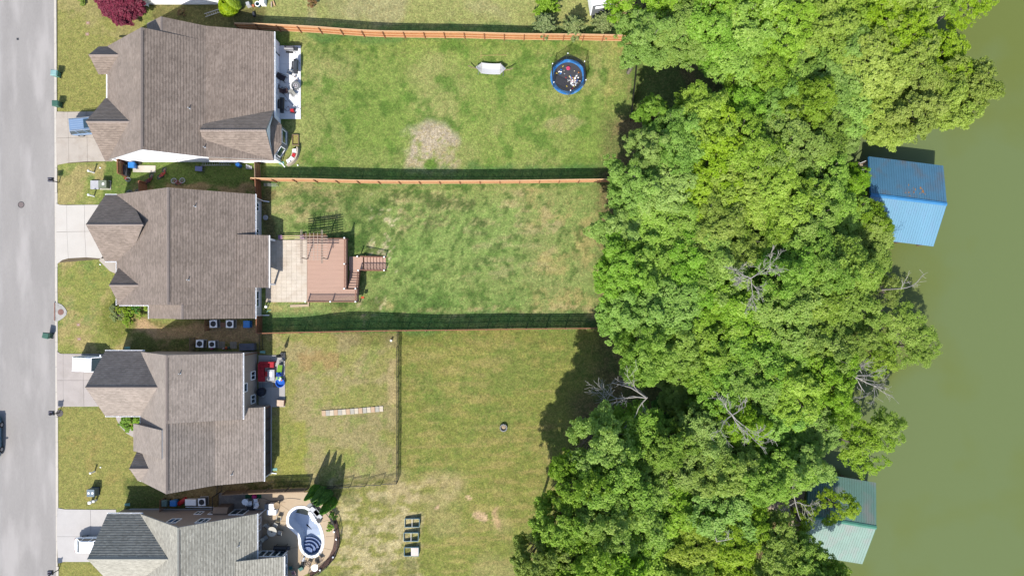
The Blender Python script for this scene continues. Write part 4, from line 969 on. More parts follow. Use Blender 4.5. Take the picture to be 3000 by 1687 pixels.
bare_tree(2330, 1470, 6.0, [(1, -.2, 0, .9), (.2, -1, 0, .9), (-.9, -.3, 0, .8), (-.2, .9, .1, .7)], 'bare twiggy tree beside the green boathouse dock', 28, 2.3, .06)

# evergreens and garden shrubs
def cone_plant(name, px, py, h_, r, mat_, label, cat, group=None, n=9000, leaf=.09, seed=1, round_=False, zb=0.15):
    np.random.seed(seed); p = pt(px, py); gz = g(p.x, p.y)
    t = thing(name, (p.x, p.y, gz), label, cat, 0, group)
    z = np.random.rand(n) ** (1.3 if not round_ else 1.0); a = np.random.uniform(0, 2 * PI, n)
    prof = np.clip(np.sin(np.clip(z, 0, 1) * PI * .93 + .12) ** .7, 0.03, 1) if round_ else (np.clip(1 - z, 0, 1) ** .62 * np.clip(z * 6 + .45, 0, 1))
    lob = 1 + .10 * np.sin(a * 3 + z * 5) + .06 * np.sin(a * 7 + z * 11) + .10 * vnoise(a * 3, z * 8, 1.0, seed, 2)
    rr = r * prof * lob * (1 - .22 * np.random.rand(n) ** 2)
    P = np.stack([rr * np.cos(a), rr * np.sin(a), zb + z * h_], 1)
    Nn = np.stack([np.cos(a), np.sin(a), .55 + z * .4], 1) + np.random.randn(n, 3) * .45
    var = np.clip(.55 * np.random.rand(n) + .5 * vnoise(a * 4, z * 9, 1.0, seed + 3, 2), 0, 1)
    part('foliage', leafcloud('foliage', P, Nn, np.full(n, leaf), var, mat_), t)
    b = MB(); b.tube([(0, 0, -.2), (0, 0, h_ * .5), (0, 0, h_ * .92)], 0, 6, 0, [r * .12 + .03, r * .08 + .02, .01]); part('stem', b.mesh('stem', M_BARK), t)
    return t
for i, (px, py, h_, r, lab) in enumerate(((931,1428,5.0,.62,'dark evergreen cone nearest the wooden fence end'),(950,1432,5.0,.58,'dark evergreen cone second from the fence end'),(964,1443,5.0,.66,'dark evergreen cone third from the fence end'),(974,1466,4.9,.78,'dark evergreen cone closest to the curved metal fence'),(946,1450,3.4,.5,'shorter evergreen cone in the middle of the clump'))):
    cone_plant('evergreen', px, py, h_, r, LEAFD, lab, 'evergreen', 'evergreen cones by the pool', seed=31 + i)
for i, (px, py, h_, r) in enumerate(((684,38,2.6,.95),(694,28,2.7,.9),(676,26,2.3,.7))):
    cone_plant('lime_shrub', px, py, h_, r, LEAFL, ['plump lime green shrub by the white house corner', 'upper lobe of lime green shrubs by the white wall', 'small lime green shrub against the white wall'][i], 'shrub', 'lime shrubs by the white house', n=9000, leaf=.10, seed=51 + i, round_=True)
def bushy(name, px, py, r, h_, mat_, label, cat, seed, n=9000, leaf=.1, flat=.6, ncl=30, group=None, rot=0):
    P, Nn, var, Cc = crown(seed, r, ncl, n, leaf, .7, flat)
    p = pt(px, py, None, h_); gz = g(p.x, p.y); t = thing(name, (p.x, p.y, gz), label, cat, rot, group)
    part('foliage', leafcloud('foliage', P + np.array([0, 0, h_]), Nn, np.full(n, leaf), var, mat_), t)
    segs = [([(0, 0, -.1), (0, 0, h_ * .6)], [.05 + r * .02, .03 + r * .01])] + [([(0, 0, h_ * .3), tuple(np.array(c) + (0, 0, h_))], [.03, .012]) for c in Cc[:14]]
    part('stem', wood_mesh('stem', segs, M_BARK), t); return t
bushy('red_maple', 352, 8, 2.5, 1.6, LEAFR, 'dark crimson ornamental maple on the topmost front lawn', 'maple', 61, 52000, .13, .5, 170)
bushy('hedge_bush', 382, 1238, 1.15, .7, LEAF, 'dense green bush hugging the porch corner by the curved path', 'bush', 62, 9000, .10, .6, 26)
bushy('hedge_bush', 404, 1232, 1.1, .75, LEAF, 'dense green bush between curved path and garage', 'bush', 72, 9000, .10, .6, 26)
for i, (px, py, r, m_, lab) in enumerate(((356,905,.75,LEAFY,'yellow green perennial clump by the second porch'),(378,915,.7,LEAFO,'olive perennial clump in the porch bed'),(400,905,.6,LEAFD,'dark green perennial clump under the gutter'),(345,925,.8,LEAFS,'pale grassy clump at the edge of the second lawn'),
                                    (412,925,.5,LEAFY,'yellow clump beside the taupe roof corner'),(372,940,.7,LEAFO,'low olive clump spreading to the side yard'),(335,905,.6,LEAFS,'pale clump furthest towards the street in the porch bed'),(428,900,.45,LEAFY,'small golden clump by the downspout'))):
    bushy('perennial', px, py, r, .35, m_, lab, 'garden plant', 63 + i, 1500, .10, .5, 14, 'perennials in the porch bed')
for i, (px, py, lab) in enumerate(((1597,66,'feathery sapling nearest the lawn below the camper'),(1683,74,'feathery sapling in the middle of the three by the fence'),(1773,62,'feathery sapling just below the camper bumper'),(1603,8,'feathery sapling cut off by the top edge'))):
    p = pt(px, py, None, 2.2); t = thing('sapling', (p.x, p.y, g(p.x, p.y)), lab, 'young tree', i * 1.1, 'feathery saplings along the orange fence'); rg = random.Random(81 + i); np.random.seed(81 + i)
    P, Nn, segs = [], [], [([(0, 0, -.2), (.05, 0, 1.8), (0, 0, 3.5)], [.09, .06, .02])]
    for k in range(44):
        z = .5 + 3.0 * (k / 44) ** 1.0; a = k * 2.4 + rg.uniform(-.4, .4); L_ = (1.0 - (z - .5) / 3.4) * 1.55 + .25; d = Vector((math.cos(a), math.sin(a), .28)); segs.append(([(0, 0, z), tuple(Vector((0, 0, z)) + d * L_)], [.022, .008]))
        m = int(95 * L_) + 20; u = np.random.rand(m) ** .7; w = (1.05 - u) * .30 * L_ + .05
        P.append(np.array([0, 0, z]) + np.outer(u * L_, np.array(d)) + np.random.randn(m, 3) * w[:, None] * np.array([.5, .5, .22])); Nn.append(np.tile(np.array([d.x * .2, d.y * .2, .9]), (m, 1)) + np.random.randn(m, 3) * .35)
    P = np.concatenate(P); Nn = np.concatenate(Nn); n = len(P)
    part('foliage', leafcloud('foliage', P, Nn, np.full(n, .15), np.random.rand(n), LEAFS if i != 3 else LEAF), t); part('stem', wood_mesh('stem', segs, M_BARK), t)
bushy('dry_shrub', 915, 10, .65, .4, leafmat('dry brown leaves', C(120, 84, 60), C(160, 120, 84), C(150, 150, 70), .15), 'dry brownish shrub on the topmost lawn', 'shrub', 91, 1800, .09, .5, 16)
bushy('dry_shrub', 240, 4, .55, .3, LEAFO, 'small dark shrub at the top of the front lawn', 'shrub', 92, 1800, .09, .5, 16)
bushy('dry_shrub', 533, 38, .6, .2, MATS['dry brown leaves'], 'low reddish plant by the shaded side wall', 'shrub', 93, 900, .09, .4, 12)
bushy('potted_plant', 968, 1543, .5, .5, LEAFB, 'fresh green plant inside the curved metal fence', 'plant', 94, 1800, .09, .5, 14)
bushy('weed_shrub', 975, 1510, .5, .4, LEAFD, 'dark weedy shrub beside the evergreen cones', 'shrub', 95, 1500, .1, .5, 14)
# ------------------------------------------------------------------ patios
def flat(name, poly, z, mat_, label, cat=None, kind='structure', thick=.15):
    b = MB(); b.slab([tuple(pt(x, y, z))[:2] for x, y in poly], z - thick, z); o = b.build(name, mat_); return tag(o, label, cat, None, kind)
t = slabs('white_patio', 'long white concrete patio slab behind the brown roofed house', grid_slabs([819, 881], [134, 188, 242, 296, 349]), M_WPATIO, .07)
t = slabs('sofa_patio', 'grey concrete patio with the red sofa', grid_slabs([757, 792, 835], [1040, 1116, 1192]), mat('grey patio concrete', C(204, 200, 196), .9, amt=.05, fine=.04, stain=C(180, 172, 164), st_amt=.3), .07)
# stamped patio
t = thing('stamped_patio', (-26, 6, 0), 'pale stamped concrete patio beside the brown deck', None, kind='structure')
b = MB(); b.slab([tuple(pt(x, y, .03))[:2] for x, y in [(778, 703), (900, 702), (900, 885), (778, 885)]], -.3, .03); b.build('patio_bed', mat('patio joint', C(206, 184, 160), .95), t)
st = MB(); st.box((0, 0, .04), (.612, .432, .045), taper=.99); sm = st.mesh('paving_stone', M_STAMP)
st2 = MB(); st2.box((0, 0, .04), (.612, .432, .045), taper=.99); sm2 = st2.mesh('paving_stone', mat('stamped concrete light', C(239, 225, 205), .85, amt=.10, sc1=.8, fine=.07, sc2=7, stain=C(198, 172, 146), st_amt=.35, st_sc=.5))
x0, x1, y0, y1 = -29.65, -24.7, .35, 7.8
k = 0; ny_ = 17; nx_ = 8
for j in range(ny_):
    for i in range(nx_):
        X = x0 + (i + .5) * (x1 - x0) / nx_ ; Y = y0 + (j + .5) * (y1 - y0) / ny_
        part('paving_stone', sm if (i * 7 + j * 5) % 3 else sm2, t, (X + 26, Y - 6, random.uniform(-.003, .003)), random.uniform(-.01, .01))
flat('retaining_kerb', [(850, 893), (901, 891), (901, 884), (905, 884), (905, 898), (850, 900)], .05, M_TPATIO, 'low pale kerb below the stamped patio', 'kerb', 'thing')
# ------------------------------------------------------------------ deck
def deck():
    X0, X1, XE = -24.65, -19.85, -18.5; Y0, Y1, YE = .33, 8.06, 1.95; zt = .10
    t = thing('deck', (X0, Y0, 0), 'brown composite deck with corner stairs down to the lawn', 'deck')
    W_ = .155; n = int((Y1 - Y0) / W_)
    def bm(L_, w=.139): b = MB(); b.box((L_ / 2, 0, -.015), (L_, w, .03)); return b.mesh('board', M_DECK)
    A, B_ = bm(X1 - X0), bm(XE - X0)
    for i in range(n):
        Y = Y0 + (i + .5) * W_; part('board', B_ if Y < YE else A, t, (0, Y - Y0, zt + random.uniform(-.002, .002)))
    f = MB()
    f.bar((X0, Y0 + .02, -.09), (XE, Y0 + .02, -.09), .05, .3); f.bar((XE - .03, Y0, -.09), (XE - .03, YE, -.09), .05, .3); f.bar((X1 - .03, YE, -.09), (X1 - .03, Y1, -.09), .05, .3); f.bar((X0, Y1 - .05, -.09), (X1, Y1 - .05, -.09), .05, .3)
    for i in range(7): f.bar((X0 + .1, Y0 + .6 + i * 1.15, -.06), (X1 - .1, Y0 + .6 + i * 1.15, -.06), .05, .2)
    f.build('joist_frame', M_DECK2, t)
    def post(x, y, z0, z1):
        b = MB(); b.box((x, y, (z0 + z1) / 2), (.11, .11, z1 - z0)); o = b.build('post', M_DECK2, t)
        c = MB(); c.box((x, y, z1 + .03), (.17, .17, .06), taper=.7); c.build('post_cap', M_WHITE, o)
    def rail(a, c, h=1.0):
        a = Vector(a); c = Vector(c); up = Vector((0, 0, 1))
        b = MB(); b.bar(a + up * h, c + up * h, .09, .05); b.bar(a + up * .1, c + up * .1, .05, .05)
        n = int((c - a).to_2d().length / .115)
        for i in range(1, n): p = a.lerp(c, i / n); b.bar(p + up * .1, p + up * h, .035)
        b.build('railing', M_DECK2, t)
    for y in (7.95, 4.87, 1.93): post(-19.92, y, -1.4, 1.15)
    rail((-19.92, 7.95, zt), (-19.92, 4.87, zt)); rail((-19.92, 4.87, zt), (-19.92, 1.93, zt))
    for x in (-24.55, -21.6, -18.6): post(x, .38, -1.4 if x > -24 else 0, 1.15)
    rail((-24.55, .38, zt), (-21.6, .38, zt)); rail((-21.6, .38, zt), (-18.6, .38, zt))
    post(-18.6, 1.93, -1.6, 1.15); rail((-18.6, .38, zt), (-18.6, 1.93, zt))
    rail((-24.5, 8.0, zt), (-22.3, 8.0, zt))
    dz = .125; zc = zt; tr = MB(); tr.box((0, 0, -.02), (1.16, .30, .04)); tm = tr.mesh('tread', M_DECK)
    for k in range(7):
        zc -= dz; y = YE + .02 + k * .315; part('tread', tm, t, (-19.12 - X0, y + .155 - Y0, zc))
        r = MB(); r.bar((-19.7, y, zc + dz / 2 - .02), (-18.54, y, zc + dz / 2 - .02), .02, dz); r.build('riser', M_DECK2, t)
    for x in (-19.72, -18.52): s = MB(); s.bar((x, YE, -.12), (x, YE + 2.25, zc - .16), .05, .28); s.build('stringer', M_DECK2, t)
    rail((-18.55, 1.93, zt - .1), (-18.55, 4.15, zc), .95); post(-18.5, 4.15, -2, zc + 1.0)
    zl = zc; YL0, YL1 = 4.18, 5.86
    lb = MB(); lb.box((0, 0, -.015), (.147, YL1 - YL0, .03)); lm = lb.mesh('board', M_DECK)
    for i in range(11): part('board', lm, t, (-19.75 + i * .152 - X0, (YL0 + YL1) / 2 - Y0, zl))
    s = MB(); s.bar((-19.8, YL0 + .02, zl - .15), (-18.1, YL0 + .02, zl - .15), .05, .24); s.bar((-19.8, YL1 - .02, zl - .15), (-18.1, YL1 - .02, zl - .15), .05, .24); s.build('landing_frame', M_DECK2, t)
    zc = zl; t2 = MB(); t2.box((0, 0, -.02), (.345, YL1 - YL0, .04)); tm = t2.mesh('tread', M_DECK)
    for k in range(8):
        zc -= dz; x = -18.05 + k * .36; part('tread', tm, t, (x + .175 - X0, (YL0 + YL1) / 2 - Y0, zc))
        r = MB(); r.bar((x, YL0 + .05, zc + dz / 2 - .02), (x, YL1 - .05, zc + dz / 2 - .02), .02, dz); r.build('riser', M_DECK2, t)
    xe = -18.05 + 8 * .36
    for y in (YL0, YL1): s = MB(); s.bar((-18.1, y, zl - .12), (xe, y, zc - .12), .05, .28); s.build('stringer', M_DECK2, t)
    for y in (YL0 + .03, YL1 - .03):
        post(-18.6 if y > 5 else -18.45, y, -2, zl + 1.0) if y > 5 else None
        post(xe - .4, y, zc - .4, zc + 1.05); rail((-18.3, y, zl), (xe - .4, y, zc + .1), .95)
    f = MB(); f.box((xe + .1, (YL0 + YL1) / 2, zc - .13), (.35, 1.85, .14)); f.build('footing', M_KERB, t)
    c = MB(); c.box((-18.1, .9, -.5), (.35, .25, .3)); o = c.build('cushion_box', mat('orange cushion', C(220, 100, 60), .8)); tag(o, 'small orange box beside the deck corner', 'box')
deck()
def pergola():
    t = thing('pergola', (-23.4, 6.8, .1), 'open pergola of pale wooden slats over patio and deck', 'pergola')
    for x in (-24.6, -22.2):
        for y in (5.5, 8.0):
            b = MB(); b.bar((x, y, .1), (x, y, 2.42), .11); b.build('post', M_LATT, t)
        for dx in (-.07, .07):
            b = MB(); b.bar((x + dx, 4.85, 2.42), (x + dx, 8.75, 2.42), .04, .14); b.build('beam', M_LATT, t)
    for i in range(10):
        y = 5.3 + i * .3; b = MB(); b.bar((-25.35, y, 2.55), (-21.5, y, 2.55), .035, .12); b.build('rafter', M_LATT, t)
    for x in (-24.0, -23.55, -23.1, -22.65): b = MB(); b.bar((x, 5.2, 2.64), (x, 8.4, 2.64), .045, .04); b.build('slat', M_LATT, t)
    for i in range(3): b = MB(); b.bar((-24.4, 7.95 + i * .14, 2.2 + .1 * i), (-21.7, 7.95 + i * .14, 2.2 + .1 * i), .06, .05); b.build('cross_slat', M_WOOD, t)
pergola()
t = thing('play_bench', (pt(856, 694).x, pt(856, 694).y, 0), 'low cream bench with two purple end blocks by the pergola', 'bench')
for px in (822, 886): q = pt(px, 695, .3); b = MB(); b.box((q.x, q.y, .25), (.5, .5, .5), taper=.9); b.build('end_block', mat('purple plastic', C(176, 136, 170), .6), t)
for d in (-.12, .12): b = MB(); b.bar((pt(828, 695, .3).x, pt(828, 695, .3).y + d, .42), (pt(880, 694, .3).x, pt(880, 694, .3).y + d, .42), .1, .05); b.build('plank', mat('cream plastic', C(238, 218, 160), .6), t)

# ------------------------------------------------------------------ pool and terrace
def pool():
    zt = .07
    T = [(748, 1447), (905, 1441), (940, 1470), (955, 1482), (966, 1496), (974, 1515), (979, 1535), (980, 1560), (979, 1585), (974, 1607), (964, 1628), (948, 1648), (928, 1664), (905, 1677), (880, 1690), (880, 1760), (748, 1760)]
    t = thing('pool_terrace', (-26, -30, 0), 'tan concrete terrace round the kidney shaped pool', None, kind='structure')
    outer = [tuple(pt(x, y, zt))[:2] for x, y in T]; inner = POOL
    # bridge outer and inner into one ring polygon
    i0 = min(range(len(inner)), key=lambda i: inner[i][0]); o0 = len(outer) - 1
    def orient(P, ccw):
        a = sum(P[k][0] * P[(k + 1) % len(P)][1] - P[(k + 1) % len(P)][0] * P[k][1] for k in range(len(P)))
        return P if (a > 0) == ccw else P[::-1]
    import bmesh
    bm = bmesh.new(); vo = [bm.verts.new((x, y, zt)) for x, y in outer]; vi = [bm.verts.new((x, y, zt)) for x, y in inner]
    ed = [bm.edges.new((vo[k], vo[(k + 1) % len(vo)])) for k in range(len(vo))] + [bm.edges.new((vi[k], vi[(k + 1) % len(vi)])) for k in range(len(vi))]
    bmesh.ops.triangle_fill(bm, edges=ed, use_beauty=True, normal=(0, 0, 1))
    for f in list(bm.faces):
        c = f.calc_center_median()
        if inpoly(np.array([c.x]), np.array([c.y]), inner)[0]: bm.faces.remove(f)
    r = bmesh.ops.extrude_face_region(bm, geom=list(bm.faces)); 
    for v in [e for e in r['geom'] if isinstance(e, bmesh.types.BMVert)]: v.co.z -= .2
    bmesh.ops.recalc_face_normals(bm, faces=list(bm.faces))
    me = bpy.data.meshes.new('terrace_slab'); bm.to_mesh(me); bm.free(); me.materials.append(M_TPATIO); o = bpy.data.objects.new('terrace_slab', me); COL.objects.link(o); o.parent = t; o.location = (26, 30, 0)
    # control joints as recessed dark strips
    for a, c in (((770, 1468), (836, 1470)), ((757, 1524), (840, 1526)), ((800, 1530), (770, 1590)), ((955, 1571), (980, 1569)), ((950, 1605), (976, 1611)), ((838, 1607), (875, 1601)), ((823, 1478), (848, 1495)), ((935, 1530), (972, 1520)), ((915, 1640), (930, 1660))):
        b = MB(); b.bar(pt(*a, zt + .003), pt(*c, zt + .003), .035, .006); b.build('joint', mat('terrace joint', C(160, 138, 112), .9), t)
    t = thing('swimming_pool', (*inner[0], 0), 'drained kidney shaped pool with white coping and blue steps', 'pool')
    cx, cy = np.mean(inner, axis=0)
    # resample outline
    P = [Vector((x, y, 0)) for x, y in orient(list(inner), True)]; n = len(P)
    def nrm(k):
        d = (P[(k + 1) % n] - P[k - 1]).normalized(); return Vector((d.y, -d.x, 0))
    NN = [nrm(k) for k in range(n)]
    for k in range(n):
        j = (k + 1) % n; b = MB(); a0, a1 = P[k], P[j]; g_ = (a1 - a0).normalized() * .008
        o_, i_ = .02, -.30
        b.hexa([(*(a0 + g_ + NN[k] * i_)[:2], zt - .02), (*(a0 + g_ + NN[k] * o_)[:2], zt - .02), (*(a1 - g_ + NN[j] * o_)[:2], zt - .02), (*(a1 - g_ + NN[j] * i_)[:2], zt - .02),
                (*(a0 + g_ + NN[k] * i_)[:2], zt + .05), (*(a0 + g_ + NN[k] * o_)[:2], zt + .05), (*(a1 - g_ + NN[j] * o_)[:2], zt + .05), (*(a1 - g_ + NN[j] * i_)[:2], zt + .05)])
        b.build('coping_stone', mat('coping', (.56, .56, .57, 1), .7, amt=.06), t)
    rim = [p - NN[k] * .22 for k, p in enumerate(P)]; flo = [p - NN[k] * .50 for k, p in enumerate(P)]
    yN = max(p.y for p in P); yS = min(p.y for p in P)
    def depth(y): u = (y - yS) / (yN - yS); return -(.92 + .95 * max(0, min(1, (u - .42) / .35)))
    LIN = mat('pale blue pool liner', (.30, .35, .44, 1), .55, amt=.05, sc1=.8, fine=.03, stain=C(176, 182, 190), st_amt=.35)
    LIN2 = mat('blue pool step liner', C(96, 126, 182), .5, amt=.05)
    b = MB()
    for k in range(n):
        j = (k + 1) % n
        m0 = flo[k].copy(); m0.z = depth(m0.y); m1 = flo[j].copy(); m1.z = depth(m1.y)
        b.face([(rim[j].x, rim[j].y, zt), (rim[k].x, rim[k].y, zt), tuple(m0), tuple(m1)])
    b.build('pool_wall', LIN, t)
    # floor as fan of strips towards a spine
    spine = lambda y: Vector((cx + (-.35 if y > cy else .35), y, 0))
    b = MB()
    for k in range(n):
        j = (k + 1) % n; m0 = flo[k].copy(); m0.z = depth(m0.y); m1 = flo[j].copy(); m1.z = depth(m1.y)
        s0 = spine(min(max(m0.y, yS + 1.6), yN - 1.6)); s0.z = depth(s0.y) - .12; s1 = spine(min(max(m1.y, yS + 1.6), yN - 1.6)); s1.z = depth(s1.y) - .12
        b.face([tuple(m1), tuple(m0), tuple(s0), tuple(s1)])
    b.build('pool_floor', LIN, t, smooth=False)
    q = pt(880, 1516, -1.5); b = MB(); b.slab([(q.x + 1.15 * math.cos(a) * (1 + .12 * math.sin(3 * a)), q.y + 1.05 * math.sin(a)) for a in [i * PI / 14 for i in range(28)]], -2.2, -1.86)
    b.build('puddle', mat('murky pool water', C(120, 124, 96), .06, amt=.1, spec=.6), t)
    sx, sy = pt(901, 1616, 0).x, pt(901, 1616, 0).y
    for k, (r, z) in enumerate(((1.55, -.74), (1.22, -.56), (.88, -.38), (.52, -.2))):
        arc = [(sx + r * math.cos(a), sy + r * math.sin(a)) for a in [R(15) + i * R(150) / 14 for i in range(15)]] + [(sx - r * .9, sy - .2), (sx + r * .9, sy - .2)]
        b = MB(); b.slab(arc, -1.05, z); b.build('step', LIN2, t)
        e = MB(); e.tube([(x, y, z + .01) for x, y in arc[:15]], .025, 4); e.build('step_edge', LIN, t)
    # hand rail
    b = MB(); p = pt(893, 1632, .1); b.tube([(p.x - .25, p.y - .2, .1), (p.x - .25, p.y - .15, .9), (p.x - .2, p.y + .4, .85), (p.x - .2, p.y + .6, -.1)], .025, 6); b.tube([(p.x + .25, p.y - .2, .1), (p.x + .25, p.y - .15, .9), (p.x + .2, p.y + .4, .85), (p.x + .2, p.y + .6, -.1)], .025, 6); o = b.build('pool_ladder', M_ALU); tag(o, 'metal grab rails at the step end of the pool', 'grab rail')
pool()
# planting bed round the terrace
P_in = [(955,1482),(966,1496),(974,1515),(979,1535),(980,1560),(979,1585),(974,1607),(964,1628),(948,1648),(928,1664),(905,1677)]; P_out = [(962,1490),(977,1508),(988,1530),(993,1555),(996,1580),(993,1605),(984,1628),(968,1648),(948,1665),(925,1680),(910,1690)]
b = MB()
poly = [tuple(pt(x, y, .05))[:2] for x, y in P_in] + [tuple(pt(x, y, .05))[:2] for x, y in reversed(P_out)]
b.slab(poly, -.2, .05); o = b.build('mulch_bed', mat('dark mulch', C(112, 88, 78), .95, amt=.3, sc1=5, fine=.35, sc2=14, bump=.8)); tag(o, 'dark mulch bed between terrace and curved metal fence', None, kind='structure')
for i, (px, py) in enumerate(((986,1578),(976,1630),(938,1668),(979,1556))):
    q = pt(px, py, .1); b = MB(); b.cyl((q.x, q.y, .03), .07, .2, 8); b.cyl((q.x, q.y, .23), .12, .06, 8, .04); o = b.build('garden_light', M_WHITE); tag(o, 'small white garden light in the mulch ' + ['near the potted green plant', 'by the lower curve', 'close to the small round table', 'at the widest point of the curve'][i], 'garden light', 'garden lights in the mulch bed')

# ------------------------------------------------------------------ vehicles
def paint(name, col, rough=.3): return mat(name, col, rough, amt=.0, fine=.0, spec=.5, coat=.6)
def car(loc, rz, label, cat, body, L_=4.8, W_=1.9, zb=1.0, zr=1.75, ws=(.95, .35), rs=(-2.05, -2.3), hood=.93, roof_mat=None, ribs=False, spare=False, boxy=False, name='parked_car', white_glass=None):
    t = thing(name, loc, label, cat, rz); hw = W_ / 2; F_ = L_ / 2
    st = [(-F_, .80, .45, zb * .80), (-F_ + .08, .93, .30, zb * .97), (-F_ + .5, 1.0, .25, zb), (0, 1.0, .25, zb), (ws[0], 1.0, .25, zb * .99), (F_ - .9, .99, .25, hood), (F_ - .25, .93, .28, hood * .9), (F_ - .02, .78, .38, hood * .72)]
    b = MB(); rings = []
    for x, w, z0, z1 in st:
        w *= hw; r = [(x, w * .94, z0), (x, w, z0 + .22), (x, w, z1 - .16), (x, w * .95, z1 - .04), (x, w * .80, z1), (x, 0, z1 + .03)]
        r = r + [(x, -y, z) for x, y, z in reversed(r[:-1])]; rings.append(len(b.v)); b.v += r
    m = len(r)
    for a, c in zip(rings, rings[1:]):
        for k in range(m - 1): b.f.append((a + k, a + k + 1, c + k + 1, c + k)); b.m.append(0)
        b.f.append((a + m - 1, a, c, c + m - 1)); b.m.append(0)
    b.f.append(tuple(rings[0] + k for k in reversed(range(m)))); b.m.append(0); b.f.append(tuple(rings[-1] + k for k in range(m))); b.m.append(0)
    b.build('body', body, t, smooth=True, local=True)
    gw, rw = hw * .93, hw * (.86 if boxy else .74)
    xb0, xb1 = ws[0], rs[1]; xr0, xr1 = ws[1], rs[0]
    gl = MB(); gl.hexa([(xb1, -gw, zb - .03), (xb0, -gw, zb - .03), (xb0, gw, zb - .03), (xb1, gw, zb - .03), (xr1, -rw, zr - .05), (xr0, -rw, zr - .05), (xr0, rw, zr - .05), (xr1, rw, zr - .05)])
    gl.build('window_glass', M_GLASS, t, local=True)
    rf = MB(); k = .06
    rf.hexa([(xr1 - .03, -rw - .02, zr - .06), (xr0 + .03, -rw - .02, zr - .06), (xr0 + .03, rw + .02, zr - .06), (xr1 - .03, rw + .02, zr - .06), (xr1 + .1, -rw + k, zr + .02), (xr0 - .12, -rw + k, zr + .02), (xr0 - .12, rw - k, zr + .02), (xr1 + .1, rw - k, zr + .02)])
    rf.build('roof', roof_mat or body, t, local=True)
    pl = MB()
    for sy in (-1, 1):
        for xa, xc in ((xb0, xr0), (xb1, xr1), ((xb0 + xb1) / 2 + .35, (xr0 + xr1) / 2 + .3), ((xb0 + xb1) / 2 - .75, (xr0 + xr1) / 2 - .7)):
            pl.bar((xa, sy * (gw + .005), zb - .02), (xc, sy * (rw + .01), zr - .04), .09, .04)
    pl.build('pillar', body, t, local=True)
    if ribs:
        for i in range(5): q = MB(); y = -rw * .72 + i * rw * .36; q.bar((xr1 + .2, y, zr + .028), (-.35, y, zr + .028), .05, .02); q.build('roof_rib', mat('pale blue trim', C(176, 198, 226), .4), t, local=True)
        q = MB(); q.box((.0, 0, zr + .035), (.6, rw * 1.5, .02)); q.build('sunroof', M_GLASS, t, local=True)
        for sy in (-1, 1): q = MB(); q.bar((xr1 + .1, sy * rw, zr + .08), (xr0 - .1, sy * rw, zr + .08), .04, .04); q.build('roof_rail', M_ALU, t, local=True)
    wh = MB(); wh_r = .35
    for sx in (-F_ + .9, F_ - .95):
        for sy in (-1, 1):
            w = MB(); c = Vector((sx, sy * (hw - .1), wh_r)); m0 = Matrix.Rotation(PI / 2, 3, 'X')
            for (r_, y_) in (): pass
            n = 18; i0 = len(w.v)
            for yy in (-.11, .11):
                for q in range(n): a = 2 * PI * q / n; w.v.append((c.x + wh_r * math.cos(a), c.y + yy, c.z + wh_r * math.sin(a)))
            for q in range(n): j = (q + 1) % n; w.f.append((i0 + q, i0 + j, i0 + n + j, i0 + n + q)); w.m.append(0)
            w.f.append(tuple(i0 + q for q in range(n))); w.m.append(0); w.f.append(tuple(i0 + n + q for q in reversed(range(n)))); w.m.append(0)
            wo = w.build('wheel', M_TYRE, t, local=True)
            rm = MB(); yo = c.y + sy * .115; i0 = 0
            for q in range(n): a = 2 * PI * q / n; rm.v.append((c.x + .22 * math.cos(a), yo, c.z + .22 * math.sin(a)))
            rm.f.append(tuple(range(n))); rm.m.append(0)
            ro = rm.build('rim', M_ALU, wo, local=True)
    for sy in (-1, 1):
        q = MB(); q.box((ws[0] - .15, sy * (hw + .1), zb + .03), (.12, .22, .14)); q.build('mirror', body, t, local=True)
        q = MB(); q.box((F_ - .12, sy * hw * .66, hood * .72), (.14, .34, .14)); q.build('headlight', M_ALU, t, local=True)
        q = MB(); q.box((-F_ + .04, sy * hw * .78, zb * .75), (.08, .22, .3)); q.build('tail_light', mat('red lamp glass', C(150, 30, 34), .2), t, local=True)
    q = MB(); q.box((-F_ - .02, 0, .5), (.14, W_ * .86, .22)); q.build('bumper', M_DGREY if boxy else body, t, local=True)
    q = MB(); q.bar((ws[0] - .08, -gw * .6, zb + .06), (ws[0] - .14, gw * .2, zb + .10), .03); q.build('wiper', M_BLACK, t, local=True)
    if spare: q = MB(); q.ring((-F_ - .12, 0, .95), .24, .12, 16, 8, tilt=Matrix.Rotation(PI / 2, 3, 'Y')); q.build('spare_wheel', M_TYRE, t, local=True)
    return t
car((-50.15, 21.35, .05), R(5), 'grey blue estate car with ribbed roof half under the garage gable', 'car', paint('grey blue paint', C(140, 170, 208)), 4.95, 1.95, 1.02, 1.76, (1.2, .55), (-2.05, -2.38), ribs=True)
car((-49.55, -7.05, .05), R(-2), 'boxy white off road car with spare wheel on the grey driveway', 'car', paint('white paint coat', (.74, .76, .79, 1)), 4.7, 1.86, 1.08, 1.84, (.78, -.02), (-2.2, -2.3), boxy=True, spare=True)
car((-49.8, -28.6, .05), R(0), 'rounded white hatchback on the pale grey driveway', 'car', MATS['white paint coat'], 4.6, 1.8, .95, 1.5, (1.15, .3), (-1.35, -2.0), hood=.85)
car((-62.25, -15.9, -.13), R(-90), 'teal car cut off by the street edge of the view', 'car', paint('teal paint', C(40, 120, 150)), 4.8, 1.85, .95, 1.5, (1.15, .3), (-1.35, -2.0))
